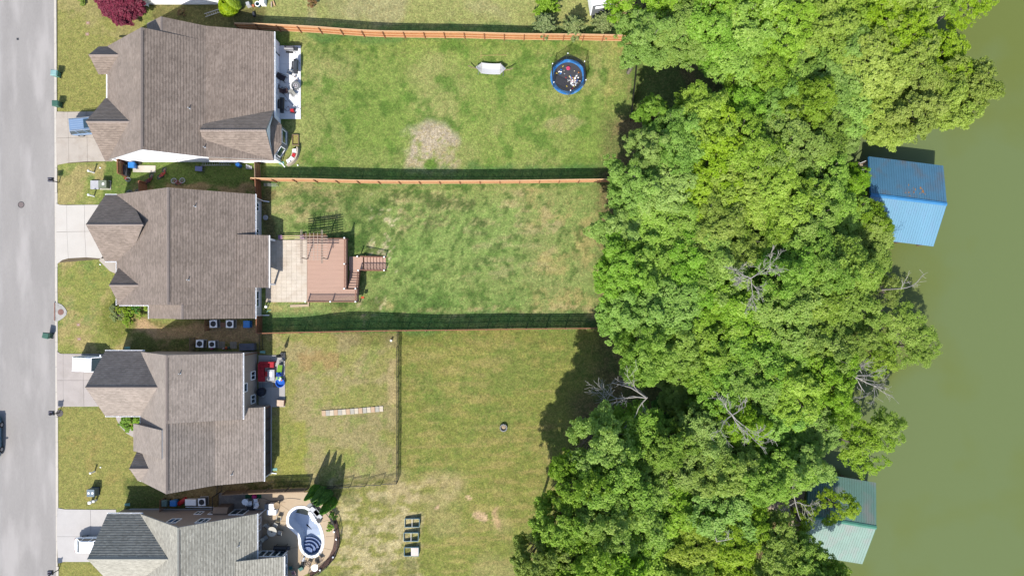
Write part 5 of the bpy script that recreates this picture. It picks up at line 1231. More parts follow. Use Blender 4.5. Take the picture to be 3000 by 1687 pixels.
def camper():
    p = pt(1752, 4, None, 2.6); rz = R(-80); gz = g(p.x, p.y)
    t = thing('camper_trailer', (p.x, p.y + 2.3, gz), 'white camper trailer with rear spare wheel cut off by the top edge', 'camper', R(-81))
    b = MB(); b.hexa([(-3, -1.2, .55), (3, -1.2, .55), (3, 1.2, .55), (-3, 1.2, .55), (-2.7, -1.15, 2.75), (2.75, -1.15, 2.75), (2.75, 1.15, 2.75), (-2.7, 1.15, 2.75)]); b.build('body', M_WHITE, t, local=True)
    b = MB(); b.hexa([(3.02, -1.12, .6), (3.05, -1.12, .6), (3.05, 1.12, .6), (3.02, 1.12, .6), (2.78, -1.08, 2.68), (2.81, -1.08, 2.68), (2.81, 1.08, 2.68), (2.78, 1.08, 2.68)]); b.build('rear_panel', mat('camper grey', C(132, 136, 140), .5), t, local=True)
    b = MB(); b.box((2.95, 0, 2.35), (.12, 1.5, .4)); b.build('rear_window_blind', M_WHITE, t, local=True)
    b = MB(); b.ring((3.35, .1, .95), .26, .12, 16, 8, tilt=Matrix.Rotation(PI / 2, 3, 'Y')); b.build('spare_wheel', M_TYRE, t, local=True)
    b = MB(); b.box((3.25, 0, .55), (.3, 2.1, .14)); b.build('bumper', M_DGREY, t, local=True)
    b = MB(); b.box((-.5, 0, 2.85), (.7, .7, .2)); b.box((1.6, 0, 2.82), (.4, .4, .12)); b.build('roof_vent', M_WGREY, t, local=True)
    for sy in (-1, 1): b = MB(); b.cyl((0, sy * 1.0, .1), .01, .01, 4); b.box((.2, sy * 1.1, .35), (1.3, .25, .66)); b.build('wheel', M_TYRE, t, local=True)
camper()
# ------------------------------------------------------------------ street furniture and utilities
def bin_(px, py, rz, label, m, name='wheeled_bin', s=1.0, z=None, tilt=0, lid=None):
    p = pt(px, py); gz = g(p.x, p.y) if z is None else z
    t = thing(name, (p.x, p.y, gz), label, 'bin', rz); t.scale = (s, s, s)
    b = MB(); b.hexa([(-.27, -.26, .06), (.22, -.26, .06), (.22, .26, .06), (-.27, .26, .06), (-.36, -.33, .98), (.32, -.33, .98), (.32, .33, .98), (-.36, .33, .98)]); b.build('body', m, t, local=True)
    b = MB(); b.hexa([(-.38, -.35, .98), (.38, -.35, .98), (.38, .35, .98), (-.38, .35, .98), (-.32, -.28, 1.07), (.34, -.30, 1.05), (.34, .30, 1.05), (-.32, .28, 1.07)]); b.build('lid', lid or m, t, local=True)
    b = MB(); b.bar((.44, -.28, .95), (.44, .28, .95), .04); b.bar((.34, -.28, .97), (.44, -.28, .95), .04); b.bar((.34, .28, .97), (.44, .28, .95), .04); b.build('handle', m, t, local=True)
    for sy in (-1, 1): b = MB(); b.ring((.25, sy * .3, .13), .10, .035, 12, 5, tilt=Matrix.Rotation(PI / 2, 3, 'X')); b.build('wheel', M_TYRE, t, local=True)
    return t
bin_(174, 222, R(-4), 'pale teal wheeled bin standing furthest up the kerb', M_TEAL, lid=mat('pale teal lid', C(164, 206, 204), .5))
bin_(178, 310, R(0), 'green wheeled bin just above the cream driveway', M_GREENB)
bin_(148, 982, R(-12), 'dark green wheeled bin tilted out in the street', M_GREENB, z=-.13)
def mailbox(px, py, label):
    p = pt(px, py); t = thing('mailbox', (p.x, p.y, 0), label, 'mailbox')
    b = MB(); b.cyl((0, 0, 0), .055, 1.62, 8); b.bar((-.28, 0, 1.0), (.1, 0, 1.0), .05); b.bar((-.02, 0, .7), (-.25, 0, .98), .03); b.cyl((0, 0, 1.5), .09, .08, 8); b.lathe((0, 0, 1.58), [(.05, 0), (.10, .08), (.06, .16), (.02, .24)], 8); b.build('post', M_BLACK, t, local=True)
    b = MB(); n = 8; pr = [(-.13, 1.05)] + [(-.13 * math.cos(PI * k / n), 1.2 + .13 * math.sin(PI * k / n)) for k in range(n + 1)] + [(.13, 1.05)]
    b.prism(pr, -.45, .12, 'X'); b.prism([(y + .27, z) for y, z in pr], -.45, .12, 'X'); b.build('box', mat('dark mailbox enamel', C(88, 88, 104), .4), t, local=True)
    b = MB(); b.box((-.2, .15, 1.36), (.03, .02, .14)); b.build('flag', M_RED, t, local=True)
    return t
mailbox(173, 535, 'twin black mailbox between the first two driveways'); mailbox(175, 1208, 'twin black mailbox below the grey driveway'); mailbox(172, 1668, 'twin black mailbox at the bottom corner of the street')
b = MB(); q = pt(175, 1210); b.cyl((q.x, q.y, .005), .42, .03, 20); tag(b.build('mulch_ring', mat('dark grey mulch', C(110, 104, 104), .95, amt=.3, sc1=6)), 'dark mulch ring around the middle mailbox post', 'mulch ring')
def marker(px, py, label, h_=1.05):
    p = pt(px, py); b = MB(); b.cyl((p.x, p.y, 0), .085, h_, 10); b.lathe((p.x, p.y, h_), [(.12, 0), (.12, .1), (.06, .16)], 10); return tag(b.build('utility_post', M_WHITE), label, 'utility post')
marker(276, 506, 'white utility post above the grey and green cabinet'); marker(276, 575, 'white utility post below the grey and green cabinet'); marker(278, 1380, 'white utility post on the third front lawn', .8)
def cabinet():
    p = pt(297, 543); t = thing('utility_cabinet', (p.x, p.y, 0), 'low green transformer cabinet with pale concrete lid beside it', 'transformer')
    b = MB(); a, c = pt(268, 530), pt(292, 555); b.box(((a.x + c.x) / 2, (a.y + c.y) / 2, .1), (c.x - a.x, a.y - c.y, .22)); b.build('concrete_lid', mat('mottled concrete', C(212, 212, 216), .9, amt=.12, sc1=4), t)
    b = MB(); a, c = pt(294, 530), pt(326, 556); b.box(((a.x + c.x) / 2, (a.y + c.y) / 2, .04), (c.x - a.x, a.y - c.y, .1)); b.build('base_pad', M_KERB, t)
    b = MB(); a, c = pt(300, 532), pt(324, 554); b.box(((a.x + c.x) / 2, (a.y + c.y) / 2, .45), (c.x - a.x, a.y - c.y, .74), taper=.97); o = b.build('cabinet_box', mat('sage steel', C(146, 154, 132), .5), t)
    b = MB(); b.box(((a.x + c.x) / 2 + .1, (a.y + c.y) / 2, .828), (.24, .26, .012)); b.build('sticker', M_WHITE, o)
cabinet()
def cabinet2():
    p = pt(281, 1437); t = thing('utility_cabinet', (p.x, p.y, 0), 'blue grey transformer cabinet with two white stickers', 'transformer')
    b = MB(); b.box((0, 0, .05), (1.0, 1.0, .1)); b.build('base_pad', M_DGREY, t, local=True)
    b = MB(); b.box((0, 0, .55), (.92, .88, .95), taper=.97); o = b.build('cabinet_box', mat('blue grey steel', C(134, 152, 164), .5), t, local=True)
    for x in (-.22, .24): b = MB(); b.box((x, 0, 1.035), (.2, .24, .012)); b.build('sticker', M_WHITE, o, local=True)
cabinet2()
for px, py, s, lab, m_ in ((271,1468,.26,'white square utility box below the blue grey cabinet',M_WHITE),(283,1464,.2,'smaller white utility box beside its dark post',M_WHITE)):
    p = pt(px, py); b = MB(); b.box((p.x, p.y, .3), (s, s, .6)); b.box((p.x, p.y, .62), (s + .04, s + .04, .05)); tag(b.build('utility_box', m_), lab, 'utility box')
for px, py, s, lab in ((258,68,.42,'pinkish square cover plate furthest up the lawn'),(256,101,.42,'pinkish square cover plate just below the first'),(230,951,.42,'tan square cover plate on the second front lawn'),(232,993,.44,'reddish square cover plate above the boxy car shadow')):
    p = pt(px, py); b = MB(); b.box((p.x, p.y, .012), (s, s * .8, .035), .05); o = tag(b.build('cover_plate', mat('pink tan plate', C(196, 160, 136), .9, amt=.1)), lab, 'cover plate')
    b = MB(); b.cyl((p.x, p.y, .03), .05, .012, 8); b.build('bolt', M_WGREY, o)
for px, py, lab in ((295,1368,'small white cap on the third front lawn'),(294,775,'tiny white cap near the second driveway'),(294,492,'yellow white cap near the cream driveway corner')):
    p = pt(px, py); b = MB(); b.cyl((p.x, p.y, 0), .09, .1, 8, .06); tag(b.build('pipe_cap', M_WHITE), lab, 'pipe cap')

# ------------------------------------------------------------------ side yard with bicycles
def bike(px, py, rz, lean, label, frame, tyre=None, s=1.0, rot=0.0):
    p = pt(px, py); t = thing('bicycle', (p.x, p.y, g(p.x, p.y) + .03), label, 'bicycle', rz, 'bicycles in the side yard'); t.scale = (s, s, s)
    t.rotation_euler = (lean, 0, rz)
    t['_o'] = (p.x, p.y, 0.0, rz)
    T = Matrix.Rotation(PI / 2, 3, 'X')
    for x in (-.5, .52):
        b = MB(); b.ring((x, 0, .33), .31, .045, 22, 5, tilt=T); w = b.build('wheel', tyre or M_WGREY, t, local=True)
        b = MB()
        for k in range(6): a = k * PI / 6; b.bar((x - .3 * math.cos(a), 0, .33 - .3 * math.sin(a)), (x + .3 * math.cos(a), 0, .33 + .3 * math.sin(a)), .01)
        b.build('spokes', M_ALU, w, local=True)
    b = MB(); S_, H_, BB = (-.15, 0, .72), (.36, 0, .74), (-.02, 0, .30)
    for a, c in ((S_, H_), (H_, BB), (BB, S_), (BB, (-.5, 0, .33)), (S_, (-.5, 0, .33)), (H_, (.52, 0, .33))): b.bar(a, c, .075)
    b.build('frame', frame, t, local=True)
    b = MB(); b.box((-.18, 0, .84), (.24, .13, .06)); b.bar((-.15, 0, .7), (-.18, 0, .82), .03); b.build('saddle', M_BLACK, t, local=True)
    b = MB(); b.bar((.34, -.27, .98), (.34, .27, .98), .03); b.bar((.36, 0, .74), (.34, 0, .98), .03); b.build('handlebar', M_BLACK, t, local=True)
PINK = mat('pink paint', C(226, 84, 120), .4); DRED = mat('dark red paint', C(150, 60, 74), .4)
bike(379, 515, R(-70), R(62), 'pink and red child bicycle lying beside the brown gate', M_RED, None, .8)
bike(432, 520, R(50), R(66), 'dark bicycle with white fittings lying below the white slab', DRED, M_DGREY)
bike(470, 505, R(55), R(66), 'red bicycle lying at the shadow edge beside the white wall', M_RED, M_DGREY)
bike(522, 522, R(2), R(80), 'bicycle with pale tyres lying flat in the shaded grass', DRED, M_WGREY)
bike(392, 556, R(6), R(70), 'grey wheeled bicycle in the shade by the small gate', M_DGREY, M_GREY)
bin_(398, 488, R(0), 'large blue wheeled bin against the white house wall', M_BLUE)
q = pt(423, 495, .05); b = MB(); b.box((q.x, q.y, .05), (2.7, .82, .08), R(-1)); tag(b.build('white_slab', mat('stained white slab', C(232, 222, 206), .8, amt=.08, sc1=2)), 'long dirty white panel lying on the side yard grass', 'panel')
q = pt(367, 500, .5); b = MB(); b.box((q.x, q.y, .35), (.6, 1.25, .7)); b.box((q.x, q.y, .73), (.66, 1.3, .06)); tag(b.build('storage_crate', M_DGREY), 'dark grey crate between brown gate and blue bin', 'crate')
def mower():
    p = pt(594, 497); t = thing('lounge_chair', (p.x, p.y, 0), 'folding chair with blue striped fabric in the shaded side yard', 'chair', R(-4))
    b = MB(); b.box((-.3, 0, .4), (.85, .55, .04)); b.build('seat', mat('striped blue fabric', C(130, 140, 190), .8, amt=.1), t, local=True)
    for y in (-.3, .3): b = MB(); b.bar((-.72, y, .42), (.3, y, .42), .04); b.bar((-.5, y, .4), (.3, y, 0), .04); b.bar((.3, y, .4), (-.5, y, 0), .04); b.build('leg', M_BLACK, t, local=True)
    b = MB(); b.bar((.15, -.3, .4), (.6, -.3, .8), .04); b.bar((.15, .3, .4), (.6, .3, .8), .04); b.bar((.6, -.3, .8), (.6, .3, .8), .04); b.build('back_frame', M_BLACK, t, local=True)
mower()
def ladder(name, a, c, w, label, z=.1, n=10, m=None):
    A = pt(*a, z); B_ = pt(*c, z); d = (B_ - A).normalized(); nn = Vector((-d.y, d.x, 0)) * w / 2
    t = thing(name, (A.x, A.y, g(A.x, A.y)), label, 'ladder')
    for s in (-1, 1): b = MB(); b.bar(A + nn * s, B_ + nn * s, .05, .08); b.build('side_rail', m or M_ALU, t)
    for i in range(1, n): q = A.lerp(B_, i / n); b = MB(); b.bar(q - nn, q + nn, .035); b.build('rung', m or M_ALU, t)
ladder('ladder', (588, 480), (676, 479), .4, 'aluminium ladder lying along the white house wall', n=13)
ladder('ladder', (600, 46), (643, 32), .38, 'aluminium ladder leaning over grass beside the lime shrubs', z=.3, n=7)
q = pt(704, 487); b = MB(); b.lathe((q.x, q.y, 0), [(.24, 0), (.28, .3), (.28, .6), (.25, .85), (.22, .86)], 16); o = tag(b.build('barrel', mat('deep blue plastic', C(38, 110, 190), .4)), 'round blue barrel in the shaded side yard', 'barrel')
for i in range(4):
    q = pt(724 + i * 4.5, 489 + i * 1.2); b = MB(); b.box((q.x, q.y, .1), (.13, .5 - i * .04, .18), .05); tag(b.build('white_block', M_WGREY), ['white block nearest the blue barrel', 'second white block from the blue barrel', 'third white block from the blue barrel', 'white block nearest the side yard fence'][i], 'block', 'white blocks by the barrel')

# ------------------------------------------------------------------ air conditioners and side clutter
def aircon(px, py, label, s=.82, dark=None):
    p = pt(px, py, None, .8); t = thing('air_conditioner', (p.x, p.y, 0), label, 'air conditioner', R(random.uniform(-3, 3)), 'air conditioner units between the houses')
    b = MB(); b.box((0, 0, .05), (s + .15, s + .15, .1)); b.build('base_pad', M_KERB, t, local=True)
    b = MB(); b.box((0, 0, .45), (s, s, .72)); b.build('casing', mat('dark louvre casing', C(110, 108, 108), .6), t, local=True)
    for k in range(6):
        b = MB(); z = .18 + k * .11
        for c, d in (((0, s / 2 + .01, z), (s, .02, .03)), ((0, -s / 2 - .01, z), (s, .02, .03)), ((s / 2 + .01, 0, z), (.02, s, .03)), ((-s / 2 - .01, 0, z), (.02, s, .03))): b.box(c, d)
        b.build('louvre', M_GREY, t, local=True)
    b = MB(); i = 0; n = 24; hs = s / 2 + .02; r = s * .39; z = .84
    out = [];
    for k in range(n):
        a = 2 * PI * k / n; cx_, sy_ = math.cos(a), math.sin(a); m_ = max(abs(cx_), abs(sy_)); out.append((hs * cx_ / m_, hs * sy_ / m_))
    for k in range(n):
        j = (k + 1) % n; a, c = 2 * PI * k / n, 2 * PI * j / n
        b.face([(r * math.cos(a), r * math.sin(a), z), (*out[k], z), (*out[j], z), (r * math.cos(c), r * math.sin(c), z)])
        b.face([(*out[k], z), (*out[k], z - .05), (*out[j], z - .05), (*out[j], z)])
    b.build('top_panel', M_WHITE, t, local=True)
    b = MB(); b.cyl((0, 0, .70), r, .02, 20); b.build('fan_well', M_BLACK, t, local=True)
    for k in range(3): b = MB(); a = k * 2.09 + px; b.bar((0, 0, .76), (r * .85 * math.cos(a), r * .85 * math.sin(a), .75), .16, .01); b.build('fan_blade', M_GREY, t, local=True)
    b = MB()
    for q in (.35, .6, .85, 1.0): b.ring((0, 0, .845), r * q, .008, 20, 4)
    for k in range(4): a = k * PI / 4; b.bar((-r * math.cos(a), -r * math.sin(a), .85), (r * math.cos(a), r * math.sin(a), .85), .012)
    b.build('fan_grille', M_DGREY, t, local=True)
aircon(625, 948.5, 'air conditioner beside the dark lattice screen below the second house', .84); aircon(673, 949, 'air conditioner beside the single pink paving slab', .84)
aircon(585, 1006.5, 'air conditioner next to the weathered wooden screen', .84); aircon(621, 1008.5, 'air conditioner beside the four grey paving slabs', .74); aircon(591, 1470, 'air conditioner at the end of the row beside the fourth house', .84)
def storage(name, px, py, w, d, h_, label, m, rz=0, lidm=None, cat='box'):
    p = pt(px, py, None, h_ * .8); gz = g(p.x, p.y); t = thing(name, (p.x, p.y, gz), label, cat, rz)
    b = MB(); b.box((0, 0, h_ / 2), (w, d, h_)); b.build('box_body', m, t, local=True)
    b = MB(); b.box((0, 0, h_ + .03), (w + .06, d + .06, .07), taper=.93); b.build('lid', lidm or m, t, local=True); return t
storage('blue_box', 724, 949.5, .75, .8, .8, 'bright blue plastic box at the end of the dirt strip', M_BLUE)
storage('storage_box', 724, 1016, 1.75, .8, .75, 'long grey deck box against the third house', mat('slate plastic', C(128, 130, 140), .6), R(2), mat('slate plastic lid', C(116, 118, 130), .6), 'storage box')
def pavers(cx, cy, w, label, m_, n=2, grp=None, h_=.06):
    p = pt(cx, cy); t = thing('paving_slabs', (p.x, p.y, g(p.x, p.y)), label, 'paving slabs'); b = MB(); b.box((0, 0, h_ / 2 - .02), (w - .02, w - .02, h_)); me = b.mesh('slab', m_)
    for i in range(n):
        for j in range(n): part('slab', me, t, ((i - (n - 1) / 2) * w, (j - (n - 1) / 2) * w, 0), random.uniform(-.02, .02))
GP = mat('grey slab', C(178, 170, 154), .9, amt=.1, sc1=2)
pavers(649, 1010, .42, 'four grey paving slabs beside the smaller fan unit', GP); pavers(684, 1011, .42, 'four grey paving slabs near the long deck box', GP)
q = pt(653, 951); b = MB(); b.box((q.x, q.y, .03), (.62, .55, .07)); tag(b.build('paving_slab', mat('pink slab', C(206, 156, 130), .9, amt=.08)), 'single pink paving slab between two fan units', 'paving slab')
def lattice(name, px0, py0, px1, py1, h_, label, m_, n=5):
    A = pt(px0, py0); B_ = pt(px1, py1); t = thing(name, (A.x, A.y, 0), label, 'screen')
    for k in range(n): z = .1 + (h_ - .2) * k / (n - 1); b = MB(); b.bar((A.x, A.y, z), (B_.x, B_.y, z), .03, .12); b.build('slat', m_, t)
    for q in (A, A.lerp(B_, .5), B_): b = MB(); b.bar((q.x, q.y, 0), (q.x, q.y, h_), .08); b.build('post', m_, t)
lattice('lattice_screen', 614, 936, 614, 967, 1.3, 'dark brown slatted screen by the second house fan unit', M_WOOD); lattice('lattice_screen', 570, 990, 569, 1026, 1.3, 'weathered wooden screen beside the third house wall', M_OLDW)
lattice('lattice_screen', 483, 1458, 482, 1494, 1.2, 'brown slatted screen in front of the fourth house bins', M_WOOD)
for px, py, r, m_, lab in ((663,1019,.17,mat('orange ball', C(236, 110, 60), .5),'orange ball on the slabs beside the third house'),(655,1021,.13,mat('pale pink ball', C(224, 196, 196), .5),'pale pink ball touching the orange ball'),(621,1021,.16,PINK,'pink ball behind the smaller fan unit'),(670,1018,.16,M_GREENB,'dark green ball beside the orange ball'),(745,1453.6,.3,mat('magenta ball', C(236, 40, 140), .5),'magenta ball on the dark green mat')):
    p = pt(px, py, None, r); b = MB(); b.lathe((p.x, p.y, 0), [(r * math.sin(PI * k / 8) + .001, r - r * math.cos(PI * k / 8)) for k in range(1, 8)], 12); tag(b.build('ball', m_, smooth=True), lab, 'ball')
for px, py, lab, rz in ((770,1031,'teal downspout splash block at the third house corner',0),(805,1374,'teal downspout splash block below the screened porch',.3),(374,1019,'small teal garden box at the garage corner of the third house',1.5),(825,478,'pale green splash block by the first house corner',1.5),(374,1477,'small teal splash block by the fourth garage',1.2)):
    p = pt(px, py); b = MB(); b.hexa([(p.x - .3, p.y - .14, 0), (p.x + .3, p.y - .18, 0), (p.x + .3, p.y + .18, 0), (p.x - .3, p.y + .14, 0), (p.x - .3, p.y - .12, .14), (p.x + .3, p.y - .16, .05), (p.x + .3, p.y + .16, .05), (p.x - .3, p.y + .12, .14)]); tag(b.build('splash_block', mat('mint plastic', C(146, 206, 190), .6)), lab, 'splash block')

# ------------------------------------------------------------------ furniture helpers
def chair(px, py, rz, label, seat, frame, s=1.0, z=.07, group=None, name='patio_chair', back=True):
    p = pt(px, py, None, .45); t = thing(name, (p.x, p.y, max(z, 0) + 0), label, 'chair', rz, group); t.scale = (s, s, s)
    b = MB(); b.box((0, 0, .43), (.52, .5, .05)); b.build('seat', seat, t, local=True)
    if back: b = MB(); b.hexa([(-.27, -.25, .45), (-.22, -.25, .45), (-.22, .25, .45), (-.27, .25, .45), (-.42, -.25, .95), (-.38, -.25, .95), (-.38, .25, .95), (-.42, .25, .95)]); b.build('backrest', seat, t, local=True)
    for x, y in ((-.23, -.24), (.23, -.24), (-.23, .24), (.23, .24)): b = MB(); b.bar((x, y, 0), (x, y, .43), .035); b.build('leg', frame, t, local=True)
    for y in (-.28, .28): b = MB(); b.bar((-.3, y, .64), (.24, y, .64), .045); b.bar((.24, y, .4), (.24, y, .64), .03); b.build('armrest', frame, t, local=True)
    return t
def round_table(px, py, r, label, m_, hole=True, z=.07, items=True):
    p = pt(px, py, None, .72); t = thing('round_table', (p.x, p.y, z), label, 'table')
    b = MB(); b.cyl((0, 0, .70), r, .04, 28); b.build('tabletop', m_, t, local=True)
    b = MB(); b.cyl((0, 0, 0), .05, .7, 8); b.cyl((0, 0, 0), r * .45, .04, 16); b.build('pedestal', m_, t, local=True)
    if hole: b = MB(); b.cyl((0, 0, .74), .10, .02, 12); b.build('umbrella_hole', M_BLACK, t, local=True)
    return t
def grill(px, py, rz, label, m_, L_=1.0, z=.07, barrel=True):
    p = pt(px, py, None, .8); t = thing('grill', (p.x, p.y, z), label, 'grill', rz)
    b = MB(); n = 10; pr = [(.28 * math.cos(PI * 2 * k / 16), .85 + .28 * math.sin(PI * 2 * k / 16)) for k in range(16)]
    b.prism(pr, -L_ / 2, L_ / 2, 'X'); b.build('barrel_body' if barrel else 'hood', m_, t, local=True)
    b = MB(); b.bar((-L_ * .3, -.31, .9), (L_ * .3, -.31, .9), .03); b.build('handle', M_ALU, t, local=True)
    b = MB(); b.box((0, -.42, .72), (L_ * .8, .24, .03)); b.build('front_shelf', M_BLACK, t, local=True)
    for x in (-.4, .4):
        for y in (-.22, .22): b = MB(); b.bar((x * L_, y, 0), (x * L_, y, .7), .04); b.build('leg', M_BLACK, t, local=True)
    b = MB(); b.box((L_ / 2 + .2, 0, .75), (.38, .4, .3)); b.build('fire_box', M_DGREY, t, local=True)
    b = MB(); b.cyl((-L_ * .35, 0, 1.1), .05, .4, 8); b.build('chimney', M_BLACK, t, local=True)
    return t
# white patio
grill(849, 143, R(-3), 'long grey barrel smoker at the top of the white patio', mat('smoker steel', C(128, 126, 132), .4), 1.1)
grill(868, 192, R(-92), 'dark grey barrel grill with side frame on the white patio', mat('charcoal steel', C(84, 88, 94), .45), 1.2)
chair(852, 213, R(70), 'thin wire chair below the dark grey grill', M_ALU, M_BLACK, back=True); chair(860, 276, R(-50), 'thin wire chair below the round fire bowl', mat('pale mesh', C(190, 188, 180), .7), M_BLACK)
chair(829, 230, R(-25), 'large dark brown cushioned chair at the shaded side of the white patio', mat('dark cushion', C(78, 68, 74), .8), M_BLACK, 1.25); chair(836, 268, R(10), 'dark brown armchair between porch posts and fire bowl', mat('brown cushion', C(88, 66, 68), .8), M_BLACK, 1.2); chair(812, 255, R(0), 'black chair half under the porch roof', M_DGREY, M_BLACK, 1.0)
def fire_bowl():
    p = pt(867, 252, None, .4); t = thing('fire_bowl', (p.x, p.y, .07), 'round grey fire bowl with patterned centre on the white patio', 'fire bowl')
    b = MB(); b.lathe((0, 0, 0), [(.35, 0), (.5, .3), (.53, .42), (.53, .45), (.4, .46), (.34, .36), (.05, .34)], 28); b.build('bowl', mat('stone grey', C(140, 142, 142), .7, amt=.12, sc1=5), t, local=True)
    b = MB(); b.cyl((0, 0, .38), .3, .04, 20); o = b.build('fire_ring', M_WGREY, t, local=True)
    for k in range(8): a = k * PI / 4; b = MB(); b.cyl((.17 * math.cos(a), .17 * math.sin(a), .42), .055, .03, 8); b.build('stone', M_BLACK if k % 2 else M_RUST, t, local=True)
fire_bowl()
for px, py, lab in ((865,226,'small white pot nearest the wire chair'),(871,235,'small white pot nearest the fire bowl')):
    p = pt(px, py, None, .2); b = MB(); b.lathe((p.x, p.y, .07), [(.08, 0), (.12, .25), (.12, .28), (.09, .28), (.07, .2)], 12); o = tag(b.build('plant_pot', M_WGREY), lab, 'pot')
    b = MB(); b.cyl((p.x, p.y, .28), .07, .02, 10); b.build('pot_soil', M_RUST, o)
grill(827, 305, R(-92), 'black covered grill near the end of the porch', M_BLACK, 1.35)
def washer():
    p = pt(857, 325, None, .3); t = thing('pressure_washer', (p.x, p.y, .07), 'red pressure washer with coiled hose on the white patio', 'pressure washer')
    b = MB(); b.box((0, 0, .35), (.5, .38, .3), taper=.8); b.build('engine', M_RED, t, local=True)
    b = MB(); b.bar((-.3, -.22, .15), (.4, -.22, .15), .04); b.bar((-.3, .22, .15), (.4, .22, .15), .04); b.bar((.4, -.22, .15), (.4, -.22, .7), .04); b.bar((.4, .22, .15), (.4, .22, .7), .04); b.bar((.4, -.22, .7), (.4, .22, .7), .04); b.build('cart_frame', M_BLACK, t, local=True)
    for y in (-.27, .27): b = MB(); b.ring((.25, y, .14), .1, .035, 12, 5, tilt=Matrix.Rotation(PI / 2, 3, 'X')); b.build('wheel', M_TYRE, t, local=True)
washer()
def hose(pts, r, label, m_, name='hose', z=.09):
    P = [pt(x, y, z) for x, y in pts]; Q = []
    for i in range(len(P) - 1):
        p0, p1, p2, p3 = P[max(i - 1, 0)], P[i], P[i + 1], P[min(i + 2, len(P) - 1)]
        for k in range(5):
            u = k / 5; Q.append(.5 * ((2 * p1) + (p2 - p0) * u + (2 * p0 - 5 * p1 + 4 * p2 - p3) * u * u + (3 * p1 - p0 - 3 * p2 + p3) * u ** 3))
    Q.append(P[-1]); b = MB(); b.tube(Q, r, 5); tag(b.build(name, m_), label, 'hose')
hose([(828,254),(822,262),(828,272),(838,284),(846,296),(856,306),(870,314),(882,320)], .02, 'dark hose winding across the white patio', M_BLACK)
hose([(846,312),(838,318),(840,326),(848,322),(846,314),(842,312)], .02, 'dark red hose loop beside the pressure washer', M_RUST)
hose([(880,1442+20),(845,1459),(800,1468),(770,1458),(750,1462)], .02, 'thin dark hose crossing the pool terrace', M_DGREY)
p = pt(806, 170, None, .5); b = MB(); b.box((p.x, p.y, .5), (.4, 1.1, 1.0)); tag(b.build('porch_shelf', mat('dark shelf', C(92, 84, 80), .7)), 'dark shelf with pale frame at the porch wall', 'shelf')
# garden bed frame, curved sofa
def frame_bed(px0, py0, px1, py1, label, m_, h_, fill=None, bar=False, name='planter', panel=None, mid=True):
    a, c = pt(px0, py0), pt(px1, py1); cx, cy = (a.x + c.x) / 2, (a.y + c.y) / 2; w, d = abs(c.x - a.x), abs(a.y - c.y); gz = g(cx, cy)
    t = thing(name, (cx, cy, gz), label, 'garden frame')
    for x, y, sx, sy in ((0, d / 2, w, .05), (0, -d / 2, w, .05), (-w / 2, 0, .05, d - .05), (w / 2, 0, .05, d - .05)):
        b = MB(); b.box((x, y, h_ / 2 - .05), (sx, sy, h_ + .1)); b.build('side_board', m_, t, local=True)
    if mid: b = MB(); b.box((0, 0, h_ - .03), (.06, d - .05, .05)); b.build('cross_bar', M_ALU, t, local=True)
    if fill: b = MB(); b.box((0, 0, .02), (w - .06, d - .06, .08)); b.build('soil_fill', fill, t, local=True)
    if panel: b = MB(); b.box((w / 4, 0, h_ - .02), (w / 2 - .06, d - .08, .03)); b.build('lid_panel', panel, t, local=True)
    return t
frame_bed(858, 396, 876, 426, 'small weedy planter frame beside the bay window', M_OLDW, .25, mat('weedy fill', C(170, 160, 90), .9, amt=.3, sc1=6), mid=False)
CF = mat('pale blue green board', C(140, 176, 186), .6)
frame_bed(1187, 1517, 1230, 1539, 'blue green garden frame nearest the metal fence corner', CF, .42); frame_bed(1184, 1558, 1227, 1580, 'blue green garden frame in the middle of the three', CF, .42); frame_bed(1185, 1601, 1228, 1623, 'blue green garden frame half covered by a cream panel', CF, .42, panel=mat('cream panel', C(246, 226, 214), .6))
def curved_sofa():
    p = pt(860, 466, None, .4); t = thing('garden_sofa', (p.x, p.y, g(p.x, p.y)), 'curved cream garden sofa with red and white cushions on the grass', 'sofa', R(0))
    cream = mat('cream wicker', C(226, 212, 192), .8, amt=.08); cx, cy = -1.25, .95; 
    def arc(r0, r1, z0, z1, a0, a1, nm, m_, n=12):
        b = MB(); P = [(cx + r1 * math.cos(R(a0 + (a1 - a0) * k / n)), cy + r1 * math.sin(R(a0 + (a1 - a0) * k / n))) for k in range(n + 1)] + [(cx + r0 * math.cos(R(a1 - (a1 - a0) * k / n)), cy + r0 * math.sin(R(a1 - (a1 - a0) * k / n))) for k in range(n + 1)]
        b.slab(P, z0, z1); b.build(nm, m_, t, local=True)
    arc(1.05, 1.75, .0, .36, -72, 12, 'seat', cream); arc(1.72, 1.86, .0, .72, -74, 14, 'backrest', cream)
    for a, m_ in ((-62, M_WHITE), (-41, M_WHITE), (-20, M_RED), (2, M_WHITE)):
        b = MB(); b.box((cx + 1.38 * math.cos(R(a)), cy + 1.38 * math.sin(R(a)), .44), (.46, .42, .14), R(a), taper=.85); b.build('cushion', m_, t, local=True)
curved_sofa()
p = pt(873, 485); b = MB(); b.cyl((p.x, p.y, 0), .08, .12, 8); tag(b.build('pipe_cap', M_WHITE), 'small white cap in the grass below the curved sofa', 'pipe cap')

